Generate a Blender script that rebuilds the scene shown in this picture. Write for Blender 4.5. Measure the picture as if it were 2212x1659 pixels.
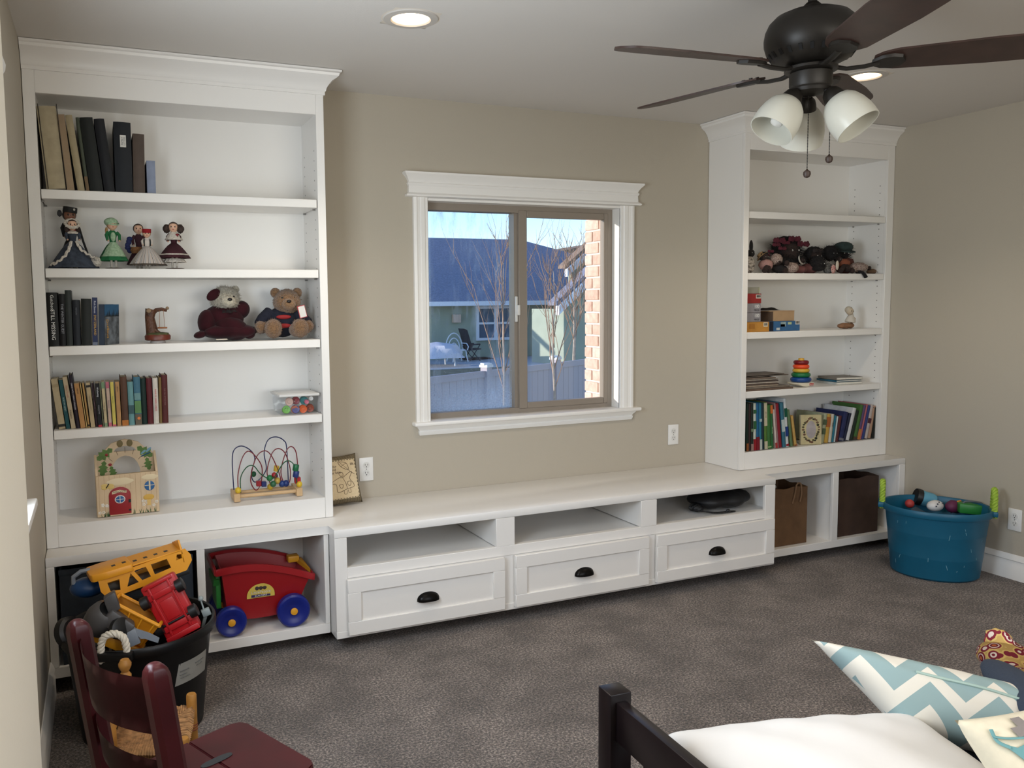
import bpy, bmesh, math, random
from mathutils import Vector, Matrix
for o in list(bpy.data.objects): bpy.data.objects.remove(o)
SC = bpy.context.scene
COL = SC.collection
PI = math.pi
random.seed(7)
R = math.radians

# ---------------------------------------------------------------- camera
F_PX, YAW, PITCH, ROLL = 1807.0635, -0.4054, -0.0847, -0.0113
CAM = Vector((0.2225, -3.8531, 1.4679)); PX, PY = -116.26, -21.43
FW = Vector((-math.sin(YAW)*math.cos(PITCH), math.cos(YAW)*math.cos(PITCH), math.sin(PITCH)))
RT0 = Vector((math.cos(YAW), math.sin(YAW), 0)); UP0 = RT0.cross(FW)
RT = RT0*math.cos(ROLL)+UP0*math.sin(ROLL); UP = -RT0*math.sin(ROLL)+UP0*math.cos(ROLL)
cd = bpy.data.cameras.new('camera'); cam = bpy.data.objects.new('camera', cd); COL.objects.link(cam)
cam.matrix_world = Matrix(((RT.x, UP.x, -FW.x, CAM.x), (RT.y, UP.y, -FW.y, CAM.y), (RT.z, UP.z, -FW.z, CAM.z), (0, 0, 0, 1)))
cd.sensor_fit = 'HORIZONTAL'; cd.sensor_width = 36.0; cd.lens = F_PX/2212*36
cd.shift_x = -PX/2212; cd.shift_y = PY/2212; cd.clip_start = 0.02; cd.clip_end = 400
SC.camera = cam

def AT(u, v, x=None, y=None, z=None):
    """the point of a real plane (x=, y= or z=) that the photograph shows at (u, v)"""
    r = FW + RT*((u-1106-PX)/F_PX) - UP*((v-829.5-PY)/F_PX)
    if x is not None: t = (x-CAM.x)/r.x
    elif y is not None: t = (y-CAM.y)/r.y
    else: t = (z-CAM.z)/r.z
    return CAM + r*t

# ---------------------------------------------------------------- light
SC.view_settings.view_transform = 'Standard'; SC.view_settings.look = 'None'
SC.view_settings.gamma = 1.0; SC.view_settings.use_curve_mapping = False
SC.view_settings.exposure = 0.02
W_, H_ = 4.5545, 2.45        # room width and height; window wall is y = 0

wd = bpy.data.worlds.new('sky'); SC.world = wd; wd.use_nodes = True
nt = wd.node_tree; nt.nodes.clear()
wo = nt.nodes.new('ShaderNodeOutputWorld'); bg = nt.nodes.new('ShaderNodeBackground')
sky = nt.nodes.new('ShaderNodeTexSky'); sky.sky_type = 'NISHITA'; sky.sun_disc = False
sky.sun_elevation = R(32); sky.sun_rotation = R(-80); sky.altitude = 1400; sky.air_density = 1.0; sky.dust_density = 0.1; sky.ozone_density = 4.0
nt.links.new(sky.outputs[0], bg.inputs[0]); nt.links.new(bg.outputs[0], wo.inputs[0])
bg.inputs[1].default_value = 0.27

def lamp(name, kind, loc, energy, color, target=None, size=None, size_y=None, **kw):
    l = bpy.data.lights.new(name, kind); o = bpy.data.objects.new(name, l); COL.objects.link(o)
    l.energy = energy; l.color = color; o.location = loc
    if target is not None:
        o.rotation_euler = (Vector(target)-Vector(loc)).to_track_quat('-Z', 'Y').to_euler()
    if size:
        l.size = size
        if size_y: l.shape = 'RECTANGLE'; l.size_y = size_y
    for k, v in kw.items(): setattr(l, k, v)
    return o
sun = lamp('sun', 'SUN', (-20, 6.95, 3.0), 4.6, (1.0, 0.92, 0.82), target=(0, 0, 0), angle=R(0.6))
# daylight through the windows of the left wall and of the wall behind the camera
lamp('daylight_left_window', 'AREA', (-0.05, -2.0, 1.46), 42, (0.80, 0.90, 1.0), target=(4, -2.0, 1.3), size=.98, size_y=.98)
lamp('daylight_rear_window', 'AREA', (1.9, -4.58, 1.55), 36, (1.0, 0.95, 0.88), target=(2.2, 0, 1.0), size=2.4, size_y=1.3)
CANS = [(1.262, -1.05), (3.39, -1.075), (1.262, -2.65), (3.39, -2.65)]
# ---------------------------------------------------------------- materials
def lin(c):
    c = c/255.0
    return c/12.92 if c <= 0.04045 else ((c+0.055)/1.055)**2.4
def S(r, g, b): return (lin(r), lin(g), lin(b), 1)
MATS = {}
def mat(name, rgb, rough=0.6, metal=0.0, var=0.0, scale=8.0, bump=0.0, bscale=60.0, spec=0.5, trans=0.0, alpha=1.0, emit=None, coat=0.0, sheen=0.0, rgb2=None, sub=0.0):
    if name in MATS: return MATS[name]
    m = bpy.data.materials.new(name); m.use_nodes = True; n = m.node_tree
    p = n.nodes['Principled BSDF']
    c = S(*rgb)
    p.inputs['Base Color'].default_value = c; p.inputs['Roughness'].default_value = rough; p.inputs['Metallic'].default_value = metal
    p.inputs['Specular IOR Level'].default_value = spec; p.inputs['Transmission Weight'].default_value = trans
    p.inputs['Alpha'].default_value = alpha; p.inputs['Coat Weight'].default_value = coat
    p.inputs['Sheen Weight'].default_value = sheen
    if sub: p.inputs['Subsurface Weight'].default_value = sub; p.inputs['Subsurface Radius'].default_value = (.02, .02, .02)
    if emit: p.inputs['Emission Color'].default_value = S(*emit[:3]); p.inputs['Emission Strength'].default_value = emit[3]
    if var or rgb2 or bump:
        tc = n.nodes.new('ShaderNodeTexCoord')
    if var or rgb2:
        no = n.nodes.new('ShaderNodeTexNoise'); no.inputs['Scale'].default_value = scale; no.inputs['Detail'].default_value = 5
        n.links.new(tc.outputs['Object'], no.inputs['Vector'])
        rp = n.nodes.new('ShaderNodeValToRGB')
        rp.color_ramp.elements[0].position = 0.35; rp.color_ramp.elements[1].position = 0.65
        if rgb2: a, b = c, S(*rgb2)
        else:
            a = tuple(min(1, k*(1-var)) for k in c[:3])+(1,); b = tuple(min(1, k*(1+var)) for k in c[:3])+(1,)
        rp.color_ramp.elements[0].color = a; rp.color_ramp.elements[1].color = b
        n.links.new(no.outputs['Fac'], rp.inputs['Fac']); n.links.new(rp.outputs['Color'], p.inputs['Base Color'])
    if bump:
        nb = n.nodes.new('ShaderNodeTexNoise'); nb.inputs['Scale'].default_value = bscale; nb.inputs['Detail'].default_value = 3
        n.links.new(tc.outputs['Object'], nb.inputs['Vector'])
        bp = n.nodes.new('ShaderNodeBump'); bp.inputs['Strength'].default_value = bump; bp.inputs['Distance'].default_value = 0.01
        n.links.new(nb.outputs['Fac'], bp.inputs['Height']); n.links.new(bp.outputs['Normal'], p.inputs['Normal'])
    MATS[name] = m
    return m
def cm(r, g, b, rough=0.55, **k):
    return mat('c_%d_%d_%d_%d' % (r, g, b, int(rough*100)), (r, g, b), rough, **k)
WHITE = mat('white_paint', (236, 233, 228), 0.32, bump=0.02, bscale=40)
WALL = mat('tan_wall_paint', (181, 172, 156), 0.85, bump=0.06, bscale=160)
CEIL = mat('ceiling_paint', (216, 211, 204), 0.9, bump=0.05, bscale=140)
WALL_LIT = mat('lit_wall_paint', (236, 228, 212), 0.8, bump=0.04, bscale=160)  # wall paint lightened, room light on the near corner put into the colour
BRONZE = mat('dark_bronze', (38, 34, 30), 0.45, 0.3)
BLACK = mat('black_plastic', (16, 16, 17), 0.35)

# carpet: speckled brown grey pile
def carpet():
    m = bpy.data.materials.new('carpet'); m.use_nodes = True; n = m.node_tree; p = n.nodes['Principled BSDF']
    p.inputs['Roughness'].default_value = 1; p.inputs['Specular IOR Level'].default_value = 0.05; p.inputs['Sheen Weight'].default_value = 0.3
    tc = n.nodes.new('ShaderNodeTexCoord')
    def noise(s, d, r=0.6):
        t = n.nodes.new('ShaderNodeTexNoise'); t.inputs['Scale'].default_value = s; t.inputs['Detail'].default_value = d; t.inputs['Roughness'].default_value = r
        n.links.new(tc.outputs['Object'], t.inputs['Vector']); return t
    a = noise(120, 3, 0.75); b = noise(4.5, 5); c = noise(230, 2)
    r1 = n.nodes.new('ShaderNodeValToRGB'); e = r1.color_ramp.elements
    e[0].position = 0.36; e[0].color = S(50, 43, 40); e[1].position = 0.64; e[1].color = S(186, 170, 157)
    k = r1.color_ramp.elements.new(0.5); k.color = S(112, 100, 92)
    n.links.new(a.outputs['Fac'], r1.inputs['Fac'])
    r2 = n.nodes.new('ShaderNodeValToRGB'); e = r2.color_ramp.elements
    e[0].position = 0.38; e[0].color = (.66, .64, .62, 1); e[1].position = 0.62; e[1].color = (1.14, 1.14, 1.15, 1)
    n.links.new(b.outputs['Fac'], r2.inputs['Fac'])
    mx = n.nodes.new('ShaderNodeMix'); mx.data_type = 'RGBA'; mx.blend_type = 'MULTIPLY'; mx.inputs[0].default_value = 1
    n.links.new(r1.outputs[0], mx.inputs[6]); n.links.new(r2.outputs[0], mx.inputs[7]); n.links.new(mx.outputs[2], p.inputs['Base Color'])
    bp = n.nodes.new('ShaderNodeBump'); bp.inputs['Strength'].default_value = 0.9; bp.inputs['Distance'].default_value = 0.012
    n.links.new(c.outputs['Fac'], bp.inputs['Height']); n.links.new(bp.outputs['Normal'], p.inputs['Normal'])
    return m
CARPET = carpet()

# ---------------------------------------------------------------- mesh builder
class B:
    def __init__(s): s.bm = bmesh.new(); s.M = Matrix.Identity(4)
    def _add(s, vs, fs, smooth=False, mi=0):
        V = [s.bm.verts.new(s.M @ Vector(v)) for v in vs]
        for f in fs:
            try:
                q = s.bm.faces.new([V[i] for i in f]); q.smooth = smooth; q.material_index = mi
            except ValueError: pass
        return V
    def box(s, x0, x1, y0, y1, z0, z1, bev=0.0, mi=0):
        v = [(x, y, z) for z in (z0, z1) for y in (y0, y1) for x in (x0, x1)]
        f = [(0, 2, 3, 1), (4, 5, 7, 6), (0, 1, 5, 4), (2, 6, 7, 3), (0, 4, 6, 2), (1, 3, 7, 5)]
        V = s._add(v, f, mi=mi)
        if bev:
            es = {e for q in V for e in q.link_edges}
            bmesh.ops.bevel(s.bm, geom=list(es), offset=bev, segments=1 if bev < .004 else 2, profile=0.5, affect='EDGES')
        return s
    def obox(s, c, a, b, d, bev=0.0, mi=0):
        """box with centre c and half-axis vectors a, b, d"""
        c, a, b, d = map(Vector, (c, a, b, d))
        v = [c+i*a+j*b+k*d for k in (-1, 1) for j in (-1, 1) for i in (-1, 1)]
        V = s._add(v, [(0, 2, 3, 1), (4, 5, 7, 6), (0, 1, 5, 4), (2, 6, 7, 3), (0, 4, 6, 2), (1, 3, 7, 5)], mi=mi)
        if bev:
            es = {e for q in V for e in q.link_edges}
            bmesh.ops.bevel(s.bm, geom=list(es), offset=bev, segments=2, profile=0.5, affect='EDGES')
        return s
    def prism(s, poly, h0, h1, axis='z', bev=0.0, mi=0):
        """2d polygon extruded along an axis: x -> (h,p,q)  y -> (p,h,q)  z -> (p,q,h)"""
        def m(p, q, h): return {'x': (h, p, q), 'y': (p, h, q), 'z': (p, q, h)}[axis]
        n = len(poly)
        v = [m(p, q, h0) for p, q in poly]+[m(p, q, h1) for p, q in poly]
        f = [tuple(range(n)), tuple(range(n, 2*n))]+[(i, (i+1) % n, n+(i+1) % n, n+i) for i in range(n)]
        V = s._add(v, f, mi=mi)
        if bev:
            es = [e for e in {e for q in V for e in q.link_edges} if len(e.link_faces) == 2]
            bmesh.ops.bevel(s.bm, geom=es, offset=bev, segments=2, profile=0.5, affect='EDGES')
        return s
    def lathe(s, prof, c=(0, 0, 0), n=24, ax=(0, 0, 1), sx=1.0, sy=1.0, wob=None, close=True, smooth=True, mi=0):
        """prof: list of (radius, height) along ax"""
        c = Vector(c); ax = Vector(ax).normalized(); q = Vector((0, 0, 1)).rotation_difference(ax)
        vs, fs = [], []
        for k, (r, h) in enumerate(prof):
            for i in range(n):
                a = 2*PI*i/n; rr = r*(wob(a, k) if wob else 1)
                vs.append(c+q @ Vector((rr*sx*math.cos(a), rr*sy*math.sin(a), h)))
        for k in range(len(prof)-1):
            for i in range(n):
                fs.append((k*n+i, k*n+(i+1) % n, (k+1)*n+(i+1) % n, (k+1)*n+i))
        if close:
            fs += [tuple(range(n))[::-1], tuple((len(prof)-1)*n+i for i in range(n))]
        s._add(vs, fs, smooth, mi); return s
    def cyl(s, a, b, r, r2=None, n=16, mi=0):
        a, b = Vector(a), Vector(b); L = (b-a).length
        return s.lathe([(r, 0), (r if r2 is None else r2, L)], a, n, b-a, mi=mi)
    def ell(s, c, r, n=16, m=10, rot=None, mi=0, f=None):
        """ellipsoid, f(unit vector) scales the radius"""
        c = Vector(c); r = (r, r, r) if isinstance(r, (int, float)) else r
        q = rot.to_matrix() if rot else Matrix.Identity(3)
        vs, fs = [], []
        for k in range(m+1):
            t = PI*k/m
            for i in range(n):
                a = 2*PI*i/n; d = Vector((math.sin(t)*math.cos(a), math.sin(t)*math.sin(a), math.cos(t)))
                g = f(d) if f else 1
                vs.append(c+q @ Vector((d.x*r[0]*g, d.y*r[1]*g, d.z*r[2]*g)))
        for k in range(m):
            for i in range(n):
                if k == 0: fs.append((0, (k+1)*n+i, (k+1)*n+(i+1) % n))
                elif k == m-1: fs.append((k*n+i, (k+1)*n, k*n+(i+1) % n))
                else: fs.append((k*n+i, (k+1)*n+i, (k+1)*n+(i+1) % n, k*n+(i+1) % n))
        s._add(vs, fs, True, mi); return s
    def tube(s, pts, r, n=8, close=False, mi=0, taper=None, flat=1.0):
        pts = [Vector(p) for p in pts]; N = len(pts); vs, fs = [], []
        up = Vector((0, 0, 1)); prev = None
        for k, p in enumerate(pts):
            if close: t = (pts[(k+1) % N]-pts[k-1]).normalized()
            else: t = (pts[min(k+1, N-1)]-pts[max(k-1, 0)]).normalized()
            if prev is None:
                a = up.cross(t)
                if a.length < 1e-3: a = Vector((1, 0, 0)).cross(t)
                a.normalize()
            else:
                a = prev-t*prev.dot(t); a.normalize()
            prev = a; b = t.cross(a)
            rr = r if taper is None else r*taper(k/(N-1))
            for i in range(n):
                g = 2*PI*i/n; vs.append(p+a*(rr*math.cos(g))+b*(rr*flat*math.sin(g)))
        for k in range(N if close else N-1):
            for i in range(n):
                k2 = (k+1) % N
                fs.append((k*n+i, k*n+(i+1) % n, k2*n+(i+1) % n, k2*n+i))
        if not close: fs += [tuple(range(n))[::-1], tuple((N-1)*n+i for i in range(n))]
        s._add(vs, fs, True, mi); return s
    def sweep(s, path, prof, mi=0, close=False):
        """prof: (outward, up) offsets swept along horizontal path of ((x,y), (nx,ny)) with mitred outward vectors"""
        n = len(prof); vs = []; fs = []
        for (x, y, z), (nx, ny) in path:
            for o, u in prof: vs.append((x+nx*o, y+ny*o, z+u))
        for k in range(len(path)-1):
            for i in range(n):
                fs.append((k*n+i, k*n+(i+1) % n, (k+1)*n+(i+1) % n, (k+1)*n+i))
        fs += [tuple(range(n))[::-1], tuple((len(path)-1)*n+i for i in range(n))]
        s._add(vs, fs, mi=mi); return s
    def grid(s, f, nu, nv, thick=0.0, smooth=True, mi=0):
        """surface f(u,v), u,v in 0..1"""
        vs = [f(i/nu, j/nv) for j in range(nv+1) for i in range(nu+1)]
        fs = [(j*(nu+1)+i, j*(nu+1)+i+1, (j+1)*(nu+1)+i+1, (j+1)*(nu+1)+i) for j in range(nv) for i in range(nu)]
        V = s._add(vs, fs, smooth, mi)
        if thick:
            fs_ = {q for v in V for q in v.link_faces}
            bmesh.ops.solidify(s.bm, geom=list(fs_), thickness=thick)
        return s

def link(name, me, m, parent=None):
    o = bpy.data.objects.new(name, me); COL.objects.link(o)
    if m is not None:
        for k in (m if isinstance(m, (list, tuple)) else [m]): me.materials.append(k)
    if parent: o.parent = parent
    return o
def root_of(o):
    while o.parent: o = o.parent
    return o
def part(name, b, m, parent=None, world=True, angle=40, **props):
    """link builder b as one mesh object; world=True: b is in world coordinates (the parent is unrotated)"""
    me = bpy.data.meshes.new(name)
    bmesh.ops.recalc_face_normals(b.bm, faces=b.bm.faces)
    if world and parent:
        bmesh.ops.translate(b.bm, verts=b.bm.verts, vec=-Vector(root_of(parent).location))
    b.bm.to_mesh(me); b.bm.free()
    me.set_sharp_from_angle(angle=R(angle))
    o = link(name, me, m, parent)
    for k, v in props.items(): o[k] = v
    return o
def tag(o, label=None, cat=None, group=None, kind=None):
    if label: o['label'] = label
    if cat: o['category'] = cat
    if group: o['group'] = group
    if kind: o['kind'] = kind
    return o
def thing(name, label, cat, loc=(0, 0, 0), rz=0.0, group=None):
    o = bpy.data.objects.new(name, None); COL.objects.link(o); o.location = loc; o.rotation_euler = (0, 0, rz)
    o.empty_display_size = 0.05
    return tag(o, label, cat, group)
def struct(name, b, m, parent=None):
    o = part(name, b, m, parent)
    if not parent: o['kind'] = 'structure'
    return o
def copy_tree(o, parent=None):
    c = o.copy(); COL.objects.link(c); c.parent = parent
    for ch in list(o.children): copy_tree(ch, c)
    return c
def text(name, s, size, m, parent, M, ext=0.0004, align='CENTER', sx=1.0):
    """lettering as a mesh; M places the text's xy plane in the parent's space"""
    cu = bpy.data.curves.new(name, 'FONT'); cu.body = s; cu.size = size; cu.extrude = ext; cu.resolution_u = 2
    cu.align_x = align; cu.align_y = 'CENTER'
    t = bpy.data.objects.new(name+'_c', cu); COL.objects.link(t)
    me = bpy.data.meshes.new_from_object(t.evaluated_get(bpy.context.evaluated_depsgraph_get()))
    bpy.data.objects.remove(t); bpy.data.curves.remove(cu)
    me.transform(M @ Matrix.Diagonal((sx, 1, 1, 1)))
    me.name = name; me.materials.clear()
    return link(name, me, m, parent)
def frame_m(o, x, y):
    """matrix with origin o, text direction x and text up y"""
    x = Vector(x).normalized(); y = Vector(y).normalized(); z = x.cross(y)
    return Matrix(((x.x, y.x, z.x, o[0]), (x.y, y.y, z.y, o[1]), (x.z, y.z, z.z, o[2]), (0, 0, 0, 1)))

def rest(t, z=None, gap=.0006):
    """drop or lift a thing so that its lowest point stands on z"""
    bpy.context.view_layer.update()
    lo = min((c.matrix_world @ v.co).z for c in [t]+list(t.children_recursive) if c.type == 'MESH' for v in c.data.vertices)
    t.location.z += (z if z is not None else 0)+gap-lo
    return t
# ---------------------------------------------------------------- room shell
XL, XR, Y0, YR = 0.0, W_, 0.0, -4.65
WX0, WX1, WZ0, WZ1 = 1.722, 2.835, 0.885, 1.967       # window opening of the back wall
b = B(); b.box(-.3, XR+.3, YR-.2, .1, -.12, 0); struct('floor', b, CARPET)
b = B()
# ceiling slab with round holes for the recessed lights, built as strips around square holes and ring fills
xs = sorted({-.3, XR+.3} | {c[0]-.085 for c in CANS[:2]} | {c[0]+.085 for c in CANS[:2]})
ys = sorted({YR-.2, .1} | {c[1]-.085 for c in CANS[:2]} | {c[1]+.085 for c in CANS[:2]})
for i in range(len(xs)-1):
    for j in range(len(ys)-1):
        mx, my = (xs[i]+xs[i+1])/2, (ys[j]+ys[j+1])/2
        if not any(abs(c[0]-mx) < .085 and abs(c[1]-my) < .085 for c in CANS[:2]):
            b._add([(xs[i], ys[j], H_), (xs[i+1], ys[j], H_), (xs[i+1], ys[j+1], H_), (xs[i], ys[j+1], H_)], [(0, 1, 2, 3)])
b._add([(-.3, YR-.2, H_+.14), (XR+.3, YR-.2, H_+.14), (XR+.3, .1, H_+.14), (-.3, .1, H_+.14)], [(0, 1, 2, 3)])
struct('ceiling', b, CEIL)
TH = .06
b = B()
b.box(-.3, WX0-.0125, 0, TH, 0, H_+.1); b.box(WX1+.0125, XR+.3, 0, TH, 0, H_+.1); b.box(WX0-.0125, WX1+.0125, 0, TH, 0, WZ0-.02); b.box(WX0-.0125, WX1+.0125, 0, TH, WZ1+.0125, H_+.1)
struct('wall_back', b, WALL)
b = B(); b.box(XR, XR+.12, YR, 0, 0, H_+.1); struct('wall_right', b, WALL)
# left wall with its window opening
LY0, LY1, LZ0, LZ1 = -2.5, -1.50, .965, 1.97
b = B()
b.box(-.14, 0, LY1, 0, 0, H_+.1); b.box(-.14, 0, -2.65, LY0, 0, H_+.1); b.box(-.14, 0, LY0, LY1, 0, LZ0); b.box(-.14, 0, LY0, LY1, LZ1, H_+.1)
struct('wall_left', b, WALL)
b = B(); b.box(-.14, .129, YR, -2.65, 0, H_+.1, bev=.012); struct('wall_entry', b, WALL_LIT)
# rear wall with a wide window behind the camera
b = B()
b.box(-.3, 1.1, YR-.12, YR, 0, H_+.1); b.box(3.7, XR+.3, YR-.12, YR, 0, H_+.1); b.box(1.1, 3.7, YR-.12, YR, 0, .85); b.box(1.1, 3.7, YR-.12, YR, 2.25, H_+.1)
struct('wall_rear', b, WALL)

# baseboards
BB = [(0, 0), (.016, 0), (.016, .075), (.012, .082), (.012, .098), (.016, .102), (.012, .114), (.004, .130), (0, .130)]
def base(name, p0, p1, nrm):
    b = B(); b.sweep([((p0[0], p0[1], 0), nrm), ((p1[0], p1[1], 0), nrm)], BB); return struct(name, b, WHITE)
base('baseboard_right', (XR, -.424), (XR, YR), (-1, 0))
base('baseboard_left', (0, -2.64), (0, -.424), (1, 0))

# ---------------------------------------------------------------- left wall window casing (only its horns show past the wall corner)
w2 = thing('window_2', None, None); del_ = w2; w2['kind'] = 'structure'
b = B(); b.box(0, .02, LY1, LY1+.075, LZ0, LZ1); b.box(0, .02, LY0-.075, LY0, LZ0, LZ1); part('casing', b, WHITE, w2)
CR = [(0, 0), (.022, 0), (.024, .012), (.016, .02), (.018, .06), (.022, .075), (.034, .1), (.036, .115), (0, .115)]
b = B()
b.sweep([((0, LY0-.075, LZ1), (1, -1)), ((0, LY1+.075, LZ1), (1, 1))], CR); part('head_casing', b, WHITE, w2)
b = B(); b.box(-.1, .055, LY0-.11, LY1+.10, .943, .965, bev=.004); part('stool', b, WHITE, w2)
b = B()
for y in (LY0, (LY0+LY1)/2-.02, LY1-.045): b.box(-.11, -.06, y, y+.045, LZ0, LZ1)
b.box(-.11, -.06, LY0, LY1, LZ0, LZ0+.045); b.box(-.11, -.06, LY0, LY1, LZ1-.045, LZ1); part('window_frame', b, WHITE, w2)

# ---------------------------------------------------------------- window_1
VINYL = mat('tan_vinyl', (139, 128, 116), 0.4)
def glass(name, dirt):
    m = bpy.data.materials.new(name); m.use_nodes = True; n = m.node_tree; n.nodes.clear()
    o = n.nodes.new('ShaderNodeOutputMaterial'); tr = n.nodes.new('ShaderNodeBsdfTransparent'); gl = n.nodes.new('ShaderNodeBsdfGlossy')
    gl.inputs['Roughness'].default_value = 0.02
    lw = n.nodes.new('ShaderNodeLayerWeight'); lw.inputs['Blend'].default_value = .5
    pw = n.nodes.new('ShaderNodeMath'); pw.operation = 'POWER'; pw.inputs[1].default_value = 4; n.links.new(lw.outputs['Facing'], pw.inputs[0])
    fr = n.nodes.new('ShaderNodeMath'); fr.operation = 'MULTIPLY_ADD'; fr.inputs[1].default_value = .5; fr.inputs[2].default_value = .03; n.links.new(pw.outputs[0], fr.inputs[0])
    mx = n.nodes.new('ShaderNodeMixShader'); n.links.new(fr.outputs[0], mx.inputs[0]); n.links.new(tr.outputs[0], mx.inputs[1]); n.links.new(gl.outputs[0], mx.inputs[2])
    out = mx
    if dirt:
        # dried water marks and condensation on the pane
        tc = n.nodes.new('ShaderNodeTexCoord'); mp = n.nodes.new('ShaderNodeMapping'); mp.inputs['Scale'].default_value = (9, 9, 2.2)
        no = n.nodes.new('ShaderNodeTexNoise'); no.inputs['Scale'].default_value = 2.2; no.inputs['Detail'].default_value = 8; no.inputs['Roughness'].default_value = 0.7
        n.links.new(tc.outputs['Object'], mp.inputs[0]); n.links.new(mp.outputs[0], no.inputs['Vector'])
        rp = n.nodes.new('ShaderNodeValToRGB'); rp.color_ramp.elements[0].position = 0.50; rp.color_ramp.elements[1].position = 0.8
        rp.color_ramp.elements[1].color = (.40, .40, .40, 1)
        n.links.new(no.outputs['Fac'], rp.inputs[0])
        vo = n.nodes.new('ShaderNodeTexVoronoi'); vo.inputs['Scale'].default_value = 75; n.links.new(tc.outputs['Object'], vo.inputs['Vector'])
        r2 = n.nodes.new('ShaderNodeValToRGB'); r2.color_ramp.elements[0].position = 0.0; r2.color_ramp.elements[0].color = (.75, .75, .75, 1)
        r2.color_ramp.elements[1].position = 0.18; r2.color_ramp.elements[1].color = (0, 0, 0, 1); n.links.new(vo.outputs['Distance'], r2.inputs[0])
        n3 = n.nodes.new('ShaderNodeTexNoise'); n3.inputs['Scale'].default_value = 5; n.links.new(tc.outputs['Object'], n3.inputs['Vector'])
        r3 = n.nodes.new('ShaderNodeValToRGB'); r3.color_ramp.elements[0].position = 0.52; r3.color_ramp.elements[1].position = 0.6; n.links.new(n3.outputs['Fac'], r3.inputs[0])
        mu = n.nodes.new('ShaderNodeMath'); mu.operation = 'MULTIPLY'; n.links.new(r2.outputs[0], mu.inputs[0]); n.links.new(r3.outputs[0], mu.inputs[1])
        ad = n.nodes.new('ShaderNodeMath'); ad.operation = 'ADD'; ad.use_clamp = True; n.links.new(rp.outputs[0], ad.inputs[0]); n.links.new(mu.outputs[0], ad.inputs[1])
        ml = n.nodes.new('ShaderNodeMath'); ml.operation = 'MULTIPLY'; ml.inputs[1].default_value = dirt; n.links.new(ad.outputs[0], ml.inputs[0])
        sz = n.nodes.new('ShaderNodeSeparateXYZ'); n.links.new(tc.outputs['Object'], sz.inputs[0])
        mr = n.nodes.new('ShaderNodeMapRange'); mr.inputs[1].default_value = 1.10; mr.inputs[2].default_value = .92; n.links.new(sz.outputs['Z'], mr.inputs[0])
        n5 = n.nodes.new('ShaderNodeTexNoise'); n5.inputs['Scale'].default_value = 110; n5.inputs['Detail'].default_value = 4; n.links.new(tc.outputs['Object'], n5.inputs['Vector'])
        m5 = n.nodes.new('ShaderNodeMath'); m5.operation = 'MULTIPLY'; n.links.new(mr.outputs[0], m5.inputs[0]); n.links.new(n5.outputs['Fac'], m5.inputs[1])
        a5 = n.nodes.new('ShaderNodeMath'); a5.operation = 'ADD'; a5.use_clamp = True; n.links.new(ad.outputs[0], a5.inputs[0]); n.links.new(m5.outputs[0], a5.inputs[1])
        n.links.new(a5.outputs[0], ml.inputs[0])
        df = n.nodes.new('ShaderNodeBsdfTranslucent'); df.inputs[0].default_value = (.85, .88, .92, 1)
        m2 = n.nodes.new('ShaderNodeMixShader'); n.links.new(ml.outputs[0], m2.inputs[0]); n.links.new(mx.outputs[0], m2.inputs[1]); n.links.new(df.outputs[0], m2.inputs[2])
        out = m2
    n.links.new(out.outputs[0], o.inputs[0]); return m
w1 = thing('window_1', None, None); w1['kind'] = 'structure'
b = B()
FY0, FY1 = .07, .145
b.box(WX0, WX1, FY0, FY1, WZ1-.035, WZ1); b.box(WX0, WX1, FY0, FY1, WZ0, WZ0+.026)
b.box(WX0, WX0+.03, FY0, FY1, WZ0+.026, WZ1-.035); b.box(2.806, WX1, FY0, FY1, WZ0+.026, WZ1-.035)
b.box(2.238, 2.256, FY0+.015, FY1, WZ0+.026, WZ1-.035)
part('window_frame', b, VINYL, w1)
b = B()   # sliding sash on the room side
b.box(2.256, 2.306, FY0-.004, .10, .905, 1.945, bev=.003); b.box(2.78, 2.806, FY0-.004, .10, .905, 1.945, bev=.003)
b.box(2.306, 2.78, FY0-.004, .10, 1.910, 1.945, bev=.003); b.box(2.306, 2.78, FY0-.004, .10, .905, .938, bev=.003)
sash = part('sash', b, VINYL, w1)
b = B(); b.box(2.24, 2.254, .072, .086, 1.365, 1.50, bev=.004); b.box(2.244, 2.262, .058, .075, 1.40, 1.455, bev=.005)
part('latch', b, mat('latch_white', (215, 212, 206), .35), sash)
b = B(); b.box(1.75, 2.24, .118, .122, .91, 1.935); part('pane', b, glass('glass_marked', .8), w1)
b = B(); b.box(2.305, 2.782, .084, .088, .935, 1.912); part('pane', b, glass('glass_clear', 0), sash)
# jambs lining the opening
b = B()
b.box(WX1, WX1+.012, -.004, .15, WZ0, WZ1); b.box(WX0-.012, WX0, -.004, .15, WZ0, WZ1); b.box(WX0-.012, WX1+.012, -.004, .15, WZ1, WZ1+.012)
b.box(WX0-.012, WX1+.012, .06, .15, WZ0-.02, WZ0)
part('jamb', b, WHITE, w1)
# casing legs with fluted profile
for x0, x1, s in ((1.644, WX0, 1), (WX1, 2.918, -1)):
    b = B()
    w = x1-x0
    pr = [(0, 0), (0, -.018), (.1, -.022), (.2, -.022), (.24, -.017), (.45, -.015), (.5, -.019), (.74, -.018), (.8, -.012), (.96, -.012), (1, -.008), (1, 0)]
    pts = [((x0+w*p) if s > 0 else (x1-w*p), q) for p, q in pr]
    b.prism(pts, .88, 1.985, 'z'); part('casing', b, WHITE, w1)
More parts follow.
